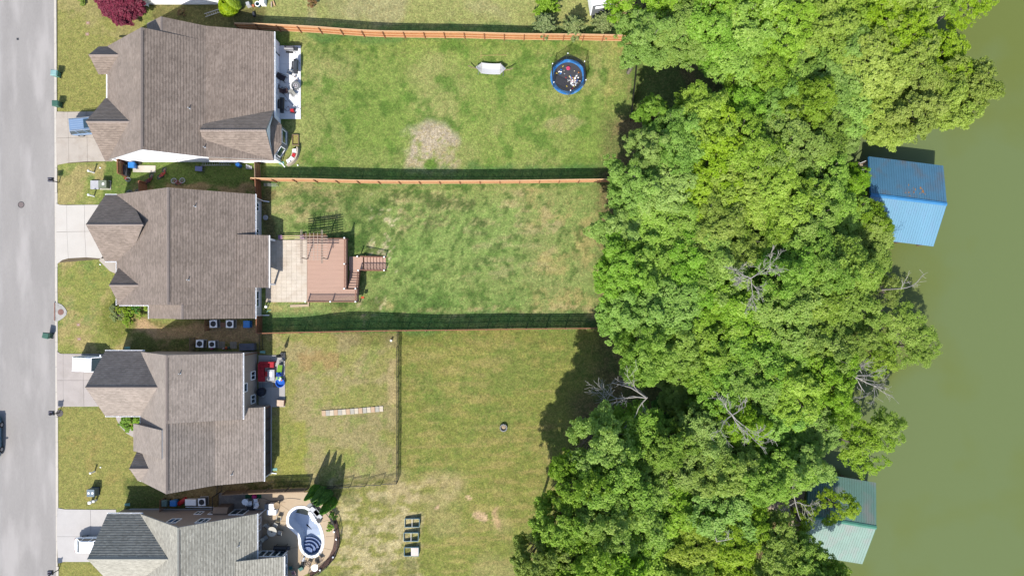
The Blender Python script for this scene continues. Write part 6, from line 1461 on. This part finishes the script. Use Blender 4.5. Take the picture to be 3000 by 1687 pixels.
# ------------------------------------------------------------------ hammock and trampoline
def hammock():
    c = pt(1438, 202, None, .5); gz = g(c.x, c.y); t = thing('hammock', (c.x, c.y, gz), 'white net hammock on a curved stand in the upper lawn', 'hammock', R(-3))
    b = MB(); n = 10
    for i in range(n):
        x0, x1 = -1.15 + 2.3 * i / n, -1.15 + 2.3 * (i + 1) / n; z = lambda x: .45 + .16 * (x / 1.15) ** 2
        b.face([(x0, -.66, z(x0)), (x1, -.66, z(x1)), (x1, .0, z(x1) - .08), (x0, .0, z(x0) - .08)]); b.face([(x0, 0, z(x0) - .08), (x1, 0, z(x1) - .08), (x1, .66, z(x1)), (x0, .66, z(x0))])
    for s in (-1, 1): b.face([(s * 1.15, -.64, .6), (s * 1.8, 0, .8), (s * 1.15, 0, .5)]); b.face([(s * 1.15, 0, .5), (s * 1.8, 0, .8), (s * 1.15, .64, .6)])
    me = b.mesh('hammock_net', mat('white netting', (.36, .36, .36, 1), .9, amt=.05)); o = bpy.data.objects.new('hammock_net', me); COL.objects.link(o); o.parent = t
    md = o.modifiers.new('thick', 'SOLIDIFY'); md.thickness = .02
    for s in (-1, 1):
        b = MB(); b.bar((s * 1.17, -.72, .62), (s * 1.17, .72, .62), .05); b.build('spreader_bar', mat('pale wood', C(240, 232, 216), .7), t, local=True)
        b = MB()
        for k in range(9): b.bar((s * 1.17, -.66 + k * .165, .62), (s * 1.85, 0, .85), .02)
        b.build('rope', M_WGREY, t, local=True)
        b = MB(); b.tube([(s * .9, 0, .07), (s * 1.6, 0, .25), (s * 2.3, 0, .6), (s * 2.75, .02, 1.05)], .06, 6); b.build('stand_arm', M_OLDW, t, local=True)
        b = MB(); b.bar((s * 1.55, -.65, .05), (s * 1.55, .65, .05), .07); b.build('stand_foot', M_GREY, t, local=True)
    b = MB(); b.bar((-1, 0, .07), (1, 0, .07), .08); b.build('stand_beam', M_OLDW, t, local=True)
hammock()
p0 = pt(1409, 160); b = MB(); b.bar(pt(1408, 163, None, .05), pt(1486, 162, None, .05), .04); b.bar(pt(1409, 150, None, .05), pt(1409, 172, None, .05), .05); tag(b.build('goal_frame', mat('tan pipe', C(214, 186, 128), .7)), 'thin tan pipe frame lying on the grass above the hammock', 'pipe frame')
ORX = ORD + ['twelfth', 'thirteenth', 'fourteenth', 'fifteenth', 'sixteenth']
def trampoline():
    c = pt(1664, 226, None, .8); gz = g(c.x, c.y); t = thing('trampoline', (c.x, c.y, gz), 'round trampoline with blue rim and black mat scattered with toys', 'trampoline')
    b = MB(); b.cyl((0, 0, .83), 1.82, .01, 40); b.build('jumping_mat', mat('black mat', C(78, 78, 84), .8, amt=.05), t, local=True)
    b = MB(); n = 40
    for k in range(n):
        a, d = 2 * PI * k / n, 2 * PI * (k + 1) / n
        P = lambda r, a, z: (r * math.cos(a), r * math.sin(a), z)
        b.face([P(1.78, a, .87), P(2.16, a, .88), P(2.16, d, .88), P(1.78, d, .87)]); b.face([P(2.16, a, .88), P(2.2, a, .8), P(2.2, d, .8), P(2.16, d, .88)])
    b.build('rim_pad', mat('blue pad', C(60, 142, 220), .5, amt=.15, sc1=2.5, stain=C(150, 200, 240), st_amt=.6, st_sc=1.5), t, local=True)
    b = MB(); b.ring((0, 0, .78), 2.15, .03, 32, 6)
    b.build('rim_tube', M_GREY, t, local=True)
    net = MB(); tops = []
    for k in range(6):
        a = R(30 + k * 60 + 4); x, y = 2.25 * math.cos(a), 2.25 * math.sin(a); p = MB(); p.bar((x, y, 0), (x, y, .8), .045); p.tube([(x, y, .8), (x * 1.04, y * 1.04, 1.6), (x * 1.0, y * 1.0, 2.55)], .022, 6); o = p.build('pole', M_GREY, t, local=True)
        q = MB(); q.cyl((x, y, 2.55), .06, .08, 8); q.build('pole_cap', M_WHITE, o, local=True); tops.append((x, y))
    for k in range(6):
        (x0, y0), (x1, y1) = tops[k], tops[(k + 1) % 6]; n = 22
        for i in range(n + 1): u = i / n; net.bar((x0 + (x1 - x0) * u, y0 + (y1 - y0) * u, .88), (x0 + (x1 - x0) * u, y0 + (y1 - y0) * u, 2.5), .010)
        for j in range(17): z = .88 + 1.62 * j / 16; net.bar((x0, y0, z), (x1, y1, z), .010 if j < 16 else .03)
    net.build('net', M_BLACK, t, local=True)
    t2 = t
    cnt = {}; rg = random.Random(5); cols = [M_WHITE, M_WGREY, mat('cream toy', C(236, 222, 196), .6), PINK, mat('toy yellow', C(236, 206, 90), .5), M_BLUE, M_RED, mat('toy orange', C(240, 150, 70), .5)]
    nm = ['white', 'pale', 'cream', 'pink', 'yellow', 'blue', 'red', 'orange']
    spots = [('in the pile by the lakeward rim', .75, -.55, .36, 60), ('near the middle of the mat', .35, .1, .55, 12), ('near the street side rim', -.75, .75, .45, 8)]
    for w, cx, cy, sp, m in spots:
        for i in range(m):
            k = rg.choice([0, 0, 0, 1, 1, 2, 2, 2, 3, 4, 5, 6, 7]); x = cx + rg.gauss(0, sp); y = cy + rg.gauss(0, sp)
            if x * x + y * y > 1.6 ** 2: continue
            b = MB(); r = rg.uniform(.05, .12)
            sh = 'ball' if rg.random() < .5 else 'block'
            if sh == 'ball': b.lathe((c.x + x, c.y + y, gz + .84), [(r * .6, 0), (r, r * .7), (r * .5, r * 1.4)], 7)
            else: b.box((c.x + x, c.y + y, gz + .88), (r * 2.2, r * 1.2, .08), rg.uniform(0, 3), taper=.7)
            key = (w, nm[k], sh); cnt[key] = cnt.get(key, -1) + 1; tag(b.build('toy', cols[k]), f'{ORX[min(cnt[key], 15)]} {nm[k]} {sh} {w}' if cnt[key] else f'small {nm[k]} {sh} {w}', 'toy', 'toys on the trampoline')
    b = MB(); b.lathe((c.x + .02, c.y + 1.05, gz + .84), [(.2, 0), (.27, .08), (.2, .16)], 12); tag(b.build('toy', PINK), 'big pink disc toy, largest on the trampoline mat', 'toy')
trampoline()
# ------------------------------------------------------------------ lawn bits
def stones():
    A, B_ = pt(949, 1210), pt(1117, 1197); d = B_ - A; t = thing('stepping_stone_row', (A.x, A.y, g(A.x, A.y)), 'straight row of fifteen pale paving slabs on the dry lawn', 'paving slabs')
    ms = [mat('slab tan', C(224, 192, 158), .9, amt=.06), mat('slab grey', C(206, 200, 186), .9, amt=.06), mat('slab cream', C(236, 222, 198), .9, amt=.05), mat('slab peach', C(230, 184, 148), .9, amt=.06)]
    for i in range(15):
        p = A + d * (i / 14); b = MB(); b.box((0, 0, .03), (.46, .66, .12)); o = b.build('slab', ms[(i * 5 + i // 3) % 4], None)
        o.parent = t; o.location = (p.x - A.x, p.y - A.y, g(p.x, p.y) - g(A.x, A.y) + random.uniform(-.01, .03)); o.rotation_euler = (0, 0, math.atan2(d.y, d.x) + random.uniform(-.03, .03))
stones()
p = pt(1147, 997); b = MB(); b.cyl((p.x, p.y, g(p.x, p.y) - .1), .11, .42, 12); b.cyl((p.x, p.y, g(p.x, p.y) + .32), .13, .05, 12, .08); tag(b.build('vent_pipe', M_WHITE), 'single short white pipe near the fence corner', 'pipe')
p = pt(1475, 1252); gz = g(p.x, p.y); t = thing('stone_ring', (p.x, p.y, gz), 'round stone fire ring on the open lawn', 'fire ring')
for k in range(12): a = k * PI / 6; b = MB(); b.box((.40 * math.cos(a), .40 * math.sin(a), .12), (.16, .2, .36), a, taper=.9); b.build('stone', M_GREY, t, local=True)
b = MB(); b.lathe((0, 0, -.02), [(.34, 0), (.3, .08), (.1, .14), (.01, .15)], 14); b.build('ash_heap', mat('sandy ash', C(206, 184, 152), .95, amt=.2, sc1=8), t, local=True)
p = pt(777, 637, None, .3); b = MB(); b.ring((p.x, p.y, .2), .22, .09, 18, 8); b.cyl((p.x, p.y, .0), .1, .35, 10); tag(b.build('hose_reel', M_WGREY), 'coiled pale hose on a reel beside the second house wall', 'hose reel')
p = pt(781, 898, None, .5); t = thing('globe_lamp', (p.x, p.y, 0), 'white globe on a short stem at the corner of the second house', 'garden globe')
b = MB(); b.lathe((0, 0, .55), [(.17 * math.sin(PI * k / 8) + .001, .17 - .17 * math.cos(PI * k / 8)) for k in range(1, 9)], 14); b.build('globe', M_WHITE, t, smooth=True, local=True); b = MB(); b.cyl((0, 0, 0), .05, .56, 8); b.build('stem', M_GREY, t, local=True)
hose([(781,915),(784,911),(788,909),(794,909)], .035, 'thin mint green hose end by the globe', MATS['mint plastic'])
def laundry():
    p = pt(770, 533, None, 1.0); t = thing('drying_rack', (p.x + .6, p.y, 0), 'thin white folding rack leaning on the brown fence', 'rack')
    for k in range(4): b = MB(); b.bar((-.6, -.1 * k - .1, .7), (.9, -.1 * k - .2, .7), .025); b.build('rod', M_ALU, t, local=True)
    for x in (-.6, .9): b = MB(); b.bar((x, -.1, .7), (x, -.4, 0), .03); b.bar((x, -.4, .7), (x, -.1, 0), .03); b.build('leg', M_ALU, t, local=True)
laundry()

# ------------------------------------------------------------------ red sofa patio
RS = mat('red sofa fabric', C(206, 52, 66), .85, amt=.08, sc1=3)
def sofa():
    t = thing('sectional_sofa', (*pt(770, 1085, .4)[:2], .07), 'red corner sofa along the wall of the third house', 'sofa')
    def bx(px0, py0, px1, py1, z0, z1, nm, m_):
        a, c = pt(px0, py0, z1), pt(px1, py1, z1); b = MB(); b.box(((a.x + c.x) / 2, (a.y + c.y) / 2, (z0 + z1) / 2), (c.x - a.x - .02, a.y - c.y - .02, z1 - z0), taper=.97); return b.build(nm, m_, t)
    bx(757, 1060, 803, 1064, .07, .8, 'backrest', RS); bx(755, 1064, 759, 1118, .07, .8, 'backrest', RS)
    for q in ((787, 1063, 802, 1077), (773, 1063, 787, 1077), (759, 1063, 773, 1078), (759, 1087, 774, 1103), (759, 1103, 774, 1118), (759, 1078, 773, 1087)): bx(*q, .07, .48, 'seat_cushion', RS)
    bx(777, 1088, 784, 1103, .07, .45, 'footrest', M_RED)
sofa()
p0, p1_ = pt(784, 1083, .5), pt(804, 1115, .5); t = thing('patio_table', ((p0.x + p1_.x) / 2, (p0.y + p1_.y) / 2, .07), 'pale rectangular table in front of the red sofa', 'table')
b = MB(); b.box((0, 0, .42), (p1_.x - p0.x, p0.y - p1_.y, .05)); b.build('tabletop', M_WGREY, t, local=True); b = MB(); b.box((-.02, .15, .455), (.28, .6, .02)); b.build('centre_panel', M_WHITE, t, local=True)
for x in (-.32, .32):
    for y in (-.55, .55): b = MB(); b.bar((x, y, 0), (x, y, .4), .06); b.build('leg', M_GREY, t, local=True)
for q, lab in (((757, 1121, 765, 1134), 'grey mat nearest the wall below the sofa'), ((766, 1121, 799, 1134), 'long grey mat below the pale table'), ((800, 1122, 823, 1134), 'tan mat at the end of the mats')):
    a, c = pt(q[0], q[1], .08), pt(q[2], q[3], .08); b = MB(); b.box(((a.x + c.x) / 2, (a.y + c.y) / 2, .085), (c.x - a.x - .04, a.y - c.y, .03)); tag(b.build('mat', mat('grey mat', C(160, 166, 168), .9) if 'grey' in lab else M_OLDW), lab, 'mat')
def kettle():
    p = pt(765, 1148, None, .7); t = thing('kettle_grill', (p.x, p.y, .07), 'large round black covered grill near the wall of the third house', 'grill')
    b = MB(); b.lathe((0, 0, 0), [(.42, 0), (.5, .4), (.52, .7), (.46, .95), (.25, 1.08), (.02, 1.12)], 18); b.build('cover', mat('navy cover', C(38, 44, 62), .8, amt=.2, sc1=4), t, local=True)
    b = MB(); b.box((.42, .2, .8), (.3, .3, .06)); b.build('side_tray', M_BLACK, t, local=True); b = MB(); b.cyl((.1, -.55, 0), .13, .4, 10); b.build('gas_bottle', M_WGREY, t, local=True)
kettle()
storage('orange_cooler', 822, 1180, .85, .7, .45, 'red orange cooler with cream lid on the patio edge', mat('orange cooler body', C(206, 92, 70), .6), R(-4), mat('cream lid', C(238, 210, 184), .6), 'cooler')
def umbrella():
    p = pt(829, 1040, .07); t = thing('patio_umbrella', (p.x, p.y, .07), 'closed dark umbrella standing at the patio corner', 'umbrella')
    b = MB(); b.cyl((0, 0, 0), .03, 2.5, 8); b.build('pole', M_BLACK, t, local=True); b = MB(); b.lathe((0, 0, 1.15), [(.22, 0), (.19, .3), (.15, .8), (.06, 1.25), (.01, 1.4)], 8); b.build('folded_canopy', mat('dark canvas', C(76, 78, 80), .9), t, local=True)
    b = MB(); b.box((0, 0, .05), (.6, .6, .1)); b.build('base', M_DGREY, t, local=True)
umbrella()
def playset():
    BL = mat('bright blue plastic', C(30, 112, 232), .4); LG = mat('lime plastic', C(176, 236, 90), .45)
    p = pt(820, 1098, None, .4); t = thing('play_set', (p.x, p.y, .07), 'blue and lime plastic water play set on the sofa patio', 'play set')
    b = MB(); b.hexa([(-.3, .3, .55), (.3, .3, .55), (.26, 1.15, .12), (-.26, 1.15, .12), (-.3, .3, .65), (.3, .3, .65), (.26, 1.25, .2), (-.26, 1.25, .2)]); b.build('slide', LG, t, local=True)
    b = MB(); b.box((-.02, .1, .35), (.62, .5, .66), taper=.9); b.build('blue_block', BL, t, local=True); b = MB(); b.lathe((0, 0, .68), [(.22, 0), (.24, .12), (.14, .14)], 12); b.build('water_bowl', mat('navy plastic', C(20, 60, 150), .4), t, local=True)
    b = MB(); b.box((-.1, -.38, .25), (.6, .4, .5), taper=.9); b.build('lime_tray', LG, t, local=True)
    b = MB(); b.lathe((0, -.95, 0), [(.5, 0), (.55, .28), (.56, .32), (.48, .32), (.44, .1), (.02, .08)], 20); b.build('blue_tub', BL, t, local=True)
    for x, y, m_ in ((.15, -.42, M_WHITE), (.28, -.62, mat('toy orange', C(240, 150, 70), .5)), (.05, -.6, M_WHITE), (-.15, -.4, M_BLUE)): b = MB(); b.box((x, y, .52), (.16, .14, .1), .4); b.build('toy_piece', m_, t, local=True)
playset()
chair(826, 1060, R(90), 'grey folding chair beside the closed umbrella', M_GREY, M_BLACK, .85)

# ------------------------------------------------------------------ pool terrace furniture
round_table(797, 1556, .58, 'cream round table with dark umbrella hole on the pool terrace', mat('cream resin', C(228, 222, 206), .5))
for px, py, rz, lab in ((784,1540,R(135),'cream chair at the wall side above the round table'),(808,1537,R(60),'yellowish chair on the pool side above the round table'),(820,1559,R(-10),'pale chair on the pool side of the round table'),(778,1574,R(215),'pale chair below the round table at the wall')):
    t_ = chair(px, py, rz + PI, lab, mat('pale sling', C(206, 204, 196), .8), M_DGREY, .95, group='chairs at the cream round table')
chair(818, 1516, R(80), 'thin pale chair above the round table group', mat('tan sling', C(220, 200, 160), .8), M_WGREY, .9)
grill(822, 1604, R(0), 'large black barbecue against the sunroom windows', M_BLACK, 1.5, .07)
storage('white_counter', 797, 1499, 1.05, .55, .75, 'white outdoor counter with papers by the fourth house corner', M_WHITE, 0, M_WHITE, 'counter'); storage('white_cabinet', 797, 1482, .65, .6, .7, 'white cabinet with purple band beside the terrace wall', M_WHITE, 0, M_WHITE, 'cabinet')
storage('grey_cabinet', 783, 1482, .5, .6, .7, 'grey cabinet between shaded yard and white cabinet', M_GREY, 0, None, 'cabinet')
p = pt(811, 1480, None, .8); b = MB(); b.lathe((p.x, p.y, .07), [(.1, 0), (.12, .6), (.42, .75), (.4, .8), (.05, .7)], 16); tag(b.build('bird_bath', mat('sandstone', C(176, 152, 120), .9, amt=.15, sc1=5)), 'brown stone bird bath beside the white cabinet', 'bird bath')
def lounger(px, py, rz, label, m_):
    p = pt(px, py, None, .35); t = thing('sun_lounger', (p.x, p.y, .07), label, 'sun lounger', rz)
    b = MB(); b.box((.3, 0, .32), (1.2, .55, .06)); b.build('seat', m_, t, local=True); b = MB(); b.hexa([(-.9, -.27, .6), (-.3, -.27, .32), (-.3, .27, .32), (-.9, .27, .6), (-.9, -.27, .66), (-.3, -.27, .38), (-.3, .27, .38), (-.9, .27, .66)]); b.build('backrest', m_, t, local=True)
    for x in (-.2, .8):
        for y in (-.24, .24): b = MB(); b.bar((x, y, 0), (x, y, .3), .05); b.build('leg', M_GREY, t, local=True)
lounger(920, 1490, R(-50), 'grey sun lounger at the pool beside the evergreens', M_GREY); lounger(926, 1501, R(-50), 'pale grey sun lounger second from the evergreens', M_WGREY)
def float_():
    p = pt(923, 1514, None, .2); t = thing('pool_float', (p.x, p.y, .07), 'white rumpled pool float hanging over the coping', 'pool float')
    rg = random.Random(3)
    for k in range(7): b = MB(); a = k * .9; b.lathe((.18 * k * .55 - .5 + rg.uniform(-.1, .1), .45 - .16 * k + rg.uniform(-.12, .12), 0), [(.24, .0), (.3, .12), (.2, .25), (.02, .28)], 9); b.build('air_chamber', M_WHITE, t, local=True)
float_()
storage('pump_box', 934, 1524, .42, .5, .4, 'white and black pump box beside the pool float', M_WHITE, R(30), M_DGREY, 'pump')
def tripod():
    p = pt(893, 1650, None, .3); t = thing('umbrella_stand', (p.x, p.y, .07), 'black ring shaped umbrella stand by the pool steps', 'umbrella stand')
    b = MB(); b.ring((0, 0, .06), .25, .03, 20, 6); b.build('ring', M_BLACK, t, local=True); b = MB(); b.bar((-.25, 0, .06), (.25, 0, .06), .04); b.bar((0, -.25, .06), (0, .25, .06), .04); b.build('cross', M_BLACK, t, local=True); b = MB(); b.cyl((0, 0, .05), .04, .35, 8); b.build('socket', M_BLACK, t, local=True)
tripod()
p = pt(888, 1638, None, .3); b = MB(); b.box((p.x, p.y, .2), (.25, .6, .22), R(-20), taper=.8); tag(b.build('pool_toy', M_WGREY), 'pale pool toy lying beside the step rails', 'pool toy')
round_table(922, 1662, .4, 'small white round table by the mulch bed', M_WHITE, hole=False)
chair(938, 1638, R(30), 'thin frame chair above the small round table', mat('smoky sling', C(170, 150, 130), .8), M_DGREY, .9); chair(905, 1650, R(150), 'thin frame chair on the pool side of the small round table', mat('smoky sling', C(170, 150, 130), .8), M_DGREY, .85)
p = pt(882, 1664, None, .3); b = MB(); b.box((p.x, p.y, .35), (.6, .5, .1), .5, taper=.8); b.box((p.x, p.y + .2, .5), (.5, .08, .5), .5); b.box((p.x, p.y, .15), (.4, .4, .3), .5); tag(b.build('green_chair', mat('bottle green plastic', C(40, 120, 110), .5)), 'dark green plastic chair at the terrace corner', 'chair')
chair(851, 1662, R(180), 'teal folding chair beside the sunroom wall', mat('teal sling', C(50, 130, 130), .7), M_GREY, .9); chair(860, 1676, R(200), 'pinkish striped chair at the bottom of the sunroom wall', mat('pink sling', C(190, 150, 160), .7), M_WGREY, .9)
# bins and shed beside the fourth house
b_ = bin_(494, 1467, R(90), 'grey green bin nearest the brown slatted screen', mat('grey green plastic', C(110, 140, 134), .5)); bin_(519, 1467, R(0), 'blue bin between the grey bin and red barrel', M_BLUE)
p = pt(533, 1469, None, .5); b = MB(); n = 14; pr = [(.27 * math.cos(2 * PI * k / n), .3 + .27 * math.sin(2 * PI * k / n)) for k in range(n)]; b.prism(pr, -.55, .55, 'X'); me = b.mesh('barrel', M_RED); o = bpy.data.objects.new('barrel', me); COL.objects.link(o); o.location = (p.x, p.y, .02); o.rotation_euler = (0, 0, R(35)); tag(o, 'red plastic barrel lying beside the blue bin', 'barrel')
storage('white_unit', 560, 1470, 1.3, .7, .6, 'white metal box between red barrel and fan unit', M_WGREY, 0, M_WHITE)
b = MB(); b.bar((pt(544, 1484, .1).x, pt(544, 1484, .1).y, .1), (pt(625, 1485, .1).x, pt(625, 1485, .1).y, .1), .09); tag(b.build('white_pipe', M_WHITE), 'long white pipe lying below the white box', 'pipe')
def shed():
    p0, p1_ = pt(649, 1474, 0), pt(686, 1498, 0); t = thing('garden_shed', ((p0.x + p1_.x) / 2, (p0.y + p1_.y) / 2, 0), 'small brown garden shed with pitched roof by the black screen', 'shed')
    b = MB(); b.box((0, 0, .95), (1.5, 1.0, 1.9)); b.build('wall', mat('brown shed board', C(150, 128, 112), .8), t, local=True)
    b = MB(); 
    for s in (-1, 1): b.hexa([(-.85, 0, 2.2), (.85, 0, 2.2), (.85, s * .62, 1.85), (-.85, s * .62, 1.85), (-.85, 0, 2.26), (.85, 0, 2.26), (.85, s * .62, 1.91), (-.85, s * .62, 1.91)][::1])
    b.build('roof', mat('tan shed roof', C(190, 164, 142), .8), t, local=True)
shed()
flat('shaded_yard_slab', [(641, 1443), (748, 1441), (750, 1500), (641, 1502)], .04, mat('grey stained concrete', C(170, 160, 150), .9, amt=.2, sc1=2, fine=.15), 'stained concrete of the narrow side yard')
round_table(718, 1469, .36, 'small white round table in the shaded side yard', M_WHITE, hole=False)
a, c = pt(719, 1447, .06), pt(766, 1459, .06); b = MB(); b.box(((a.x + c.x) / 2, (a.y + c.y) / 2, .06), (c.x - a.x, a.y - c.y, .03)); tag(b.build('green_mat', mat('dark green mat', C(44, 110, 70), .9)), 'dark green mat along the side yard fence', 'mat')
chair(732, 1473, R(0), 'white plastic chair nearest the small round table', M_WHITE, M_WHITE, .9, .04); chair(749, 1466, R(180), 'white plastic chair beside the magenta ball', M_WHITE, M_WHITE, .9, .04); chair(752, 1476, R(90), 'white plastic chair closest to the terrace corner', M_WHITE, M_WHITE, .9, .04)
storage('dark_toy_chest', 735, 1487, .9, .5, .4, 'dark chest with a white curved toy at the house wall', M_BLACK, 0, M_DGREY, 'chest')

# ------------------------------------------------------------------ clutter at the topmost house
def hoop():
    p = pt(755, 13, None, .5); t = thing('paddling_tub', (p.x, p.y, .05), 'round tub with white rim at the topmost patio', 'tub')
    b = MB(); b.lathe((0, 0, 0), [(.22, 0), (.27, .5), (.28, .52), (.24, .52), (.2, .1), (.01, .08)], 20); b.build('tub_wall', mat('blue green tub', C(90, 130, 140), .5), t, local=True); b = MB(); b.ring((0, 0, .54), .28, .045, 22, 6); b.build('rim', M_WHITE, t, local=True)
hoop()
p = pt(728, 14, None, .3); b = MB(); b.box((p.x, p.y, .3), (.5, .5, .6), .3, taper=.8); tag(b.build('planter_box', M_WGREY), 'pale planter beside the round tub', 'planter')
p = pt(742, 18, None, .2); b = MB(); b.lathe((p.x, p.y, .0), [(.12, 0), (.16, .3), (.1, .3)], 10); tag(b.build('plant_pot', mat('terracotta', C(214, 130, 90), .8)), 'orange terracotta pot between planter and tub', 'pot')
p = pt(743, 42, None, .2); b = MB(); b.box((p.x, p.y, .15), (.3, .6, .3), .2, taper=.8); tag(b.build('dark_crate', M_DGREY), 'dark crate in the shade below the round tub', 'crate')
p = pt(770, 3, None, .5); b = MB(); b.box((p.x, p.y, .45), (.55, .9, .9)); tag(b.build('white_freezer', M_WHITE), 'white chest at the top edge beside the patio', 'chest')
for px, py, rz, lab in ((795,13,0,'short cream board standing on the topmost lawn'),(802,10,.3,'tan board leaning beside the cream board')):
    p = pt(px, py, None, .2); b = MB(); b.box((p.x, p.y, .1), (.14, .6, .2), rz); tag(b.build('board', M_LATT if rz == 0 else M_CEDAR2), lab, 'board')
p = pt(420, 14, None, .4); t = thing('garden_bench', (p.x, p.y, 0), 'white garden bench beside the crimson maple', 'bench', R(10))
b = MB(); b.box((0, 0, .42), (.9, .4, .05)); b.build('seat', M_WHITE, t, local=True); b = MB(); b.box((0, .22, .65), (.9, .05, .4)); b.build('backrest', M_WHITE, t, local=True)
for x in (-.4, .4): b = MB(); b.box((x, 0, .2), (.06, .38, .4)); b.build('leg', M_WHITE, t, local=True)

# ------------------------------------------------------------------ boathouses
def metal_roof_mat(name, a, rust, amt):
    return mat(name, a, .45, amt=.08, sc1=.8, fine=.06, sc2=6, spec=.4, stain=rust, st_amt=amt, st_sc=.55)
def boathouse(corner_mid, ridge_mid_west, hw_px, label, mN, mS, trim, ze=-1.8, zr=-.25, rust=False, name='boathouse'):
    """corner_mid: eave-level midpoint of the lake gable (px), ridge_mid_west: of the land gable; hw_px: vector to the south eave"""
    E = pt(*corner_mid, ze); Wm = pt(*ridge_mid_west, ze); S_ = pt(corner_mid[0] + hw_px[0], corner_mid[1] + hw_px[1], ze) - E
    t = thing(name, (Wm.x, Wm.y, -4.6), label, 'boathouse')
    axis = E - Wm; n = max(10, round(axis.length / .30)); up = Vector((0, 0, zr - ze))
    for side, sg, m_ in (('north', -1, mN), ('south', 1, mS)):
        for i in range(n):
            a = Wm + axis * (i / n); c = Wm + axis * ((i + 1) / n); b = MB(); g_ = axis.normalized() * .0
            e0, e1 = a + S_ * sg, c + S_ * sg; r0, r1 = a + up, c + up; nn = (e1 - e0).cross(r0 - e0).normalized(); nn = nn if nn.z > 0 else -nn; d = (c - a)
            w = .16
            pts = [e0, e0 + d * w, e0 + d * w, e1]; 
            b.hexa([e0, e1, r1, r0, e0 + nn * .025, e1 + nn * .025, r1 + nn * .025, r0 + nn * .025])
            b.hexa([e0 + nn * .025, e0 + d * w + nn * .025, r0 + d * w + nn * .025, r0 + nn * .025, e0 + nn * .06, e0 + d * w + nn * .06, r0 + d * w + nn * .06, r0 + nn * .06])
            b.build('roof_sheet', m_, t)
    b = MB(); s = S_.normalized() * .22; dz = up.z * .22 / S_.length
    o_ = Vector((0, 0, .09)); A, B_ = Wm + up + o_ - axis.normalized() * .05, E + up + o_ + axis.normalized() * .05
    b.face([A + s - Vector((0, 0, dz)), B_ + s - Vector((0, 0, dz)), B_, A]); b.face([A, B_, B_ - s - Vector((0, 0, dz)), A - s - Vector((0, 0, dz))]); b.build('ridge_cap', trim, t)
    for q in (Wm, E):
        b = MB(); 
        for sg in (-1, 1): b.bar(q + S_ * sg * .99 - Vector((0, 0, .12)), q + up - Vector((0, 0, .1)), .1, .18)
        b.build('gable_trim', trim, t)
    for u in (.03, .35, .66, .97):
        for sg in (-.93, .93):
            q = Wm + axis * u + S_ * sg; b = MB(); b.bar((q.x, q.y, -6.5), (q.x, q.y, ze - .12), .2); b.build('pile', M_OLDW, t)
    for sg in (-.93, .93): b = MB(); a, c = Wm + S_ * sg, E + S_ * sg; b.bar((a.x, a.y, ze - .2), (c.x, c.y, ze - .2), .12, .25); b.build('beam', M_WGREY, t)
    return t, Wm, E, S_, axis
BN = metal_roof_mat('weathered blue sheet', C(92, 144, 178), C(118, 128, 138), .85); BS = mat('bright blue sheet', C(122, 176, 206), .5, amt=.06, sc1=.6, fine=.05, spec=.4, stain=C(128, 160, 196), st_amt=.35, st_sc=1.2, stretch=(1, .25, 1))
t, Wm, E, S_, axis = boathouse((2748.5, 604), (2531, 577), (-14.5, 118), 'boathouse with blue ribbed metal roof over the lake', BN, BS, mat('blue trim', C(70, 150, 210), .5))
rg = random.Random(9)
for k in range(16):
    u, v = rg.choice([(.52, .2), (.68, .22), (.6, .3)]); u += rg.gauss(0, .05); v = abs(v + rg.gauss(0, .06)); up = Vector((0, 0, 1.55)); q = Wm + axis * u - S_ * v + up * (1 - v) + Vector((0, 0, .045)); d = axis.normalized() * rg.uniform(.04, .16); s = (-S_ * 1 - up).normalized() * rg.uniform(.05, .2)
    b = MB(); b.face([q - d - s, q + d - s * .6, q + d * .7 + s, q - d * .8 + s * .7]); b.build('rust_patch', mat('orange rust', C(206, 150, 90), .9, amt=.2, sc1=5), t)
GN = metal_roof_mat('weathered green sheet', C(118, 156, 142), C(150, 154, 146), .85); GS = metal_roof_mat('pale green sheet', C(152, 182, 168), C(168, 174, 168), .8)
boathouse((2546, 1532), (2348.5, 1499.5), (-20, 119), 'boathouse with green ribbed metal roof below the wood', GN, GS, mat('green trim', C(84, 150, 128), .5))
def dock(pts, label, w=1.5, z=-3.95):
    P = [pt(x, y, z) for x, y in pts]; t = thing('dock', (P[0].x, P[0].y, -4.6), label, 'dock')
    for a, c in zip(P, P[1:]):
        d = (c - a); L_ = d.length; n = round(L_ / .26); b = MB(); b.box((0, 0, 0), (.24, w, .05)); me = b.mesh('plank', mat('sun bleached plank', C(206, 188, 164), .9, amt=.1))
        for i in range(n): q = a + d * ((i + .5) / n); part('plank', me, t, (q.x - P[0].x, q.y - P[0].y, z + 4.6), math.atan2(d.y, d.x))
        b = MB(); nn = Vector((-d.y, d.x, 0)).normalized() * w / 2.3; b.bar(a + nn - Vector((0, 0, .12)), c + nn - Vector((0, 0, .12)), .08, .18); b.bar(a - nn - Vector((0, 0, .12)), c - nn - Vector((0, 0, .12)), .08, .18); b.build('joist', M_OLDW, t)
        for k in range(0, n, 7):
            for s in (-1, 1): q = a + d * (k / n) + nn * s; b = MB(); b.bar((q.x, q.y, -6), (q.x, q.y, z - .03), .14); b.build('pile', M_OLDW, t)
dock([(2530, 478), (2516, 590)], 'pale plank dock at the land side of the blue boathouse', 1.3); dock([(2350, 1410), (2320, 1600)], 'pale plank dock at the land side of the green boathouse', 1.1); dock([(2240, 1478), (2340, 1483)], 'plank walkway from the shore to the green boathouse dock', 1.6)
for a, c in (((2500, 492, -3.2), (2545, 468, -2.6)), ((2505, 514, -3.2), (2545, 500, -2.6))):
    pass
b = MB(); b.bar(pt(2512, 482, -3.1), pt(2545, 468, -2.4), .08); b.bar(pt(2506, 506, -3.1), pt(2545, 492, -2.4), .08); tag(b.build('gangway_rail', M_WGREY), 'pale rails beside the dock of the blue boathouse', 'railing')
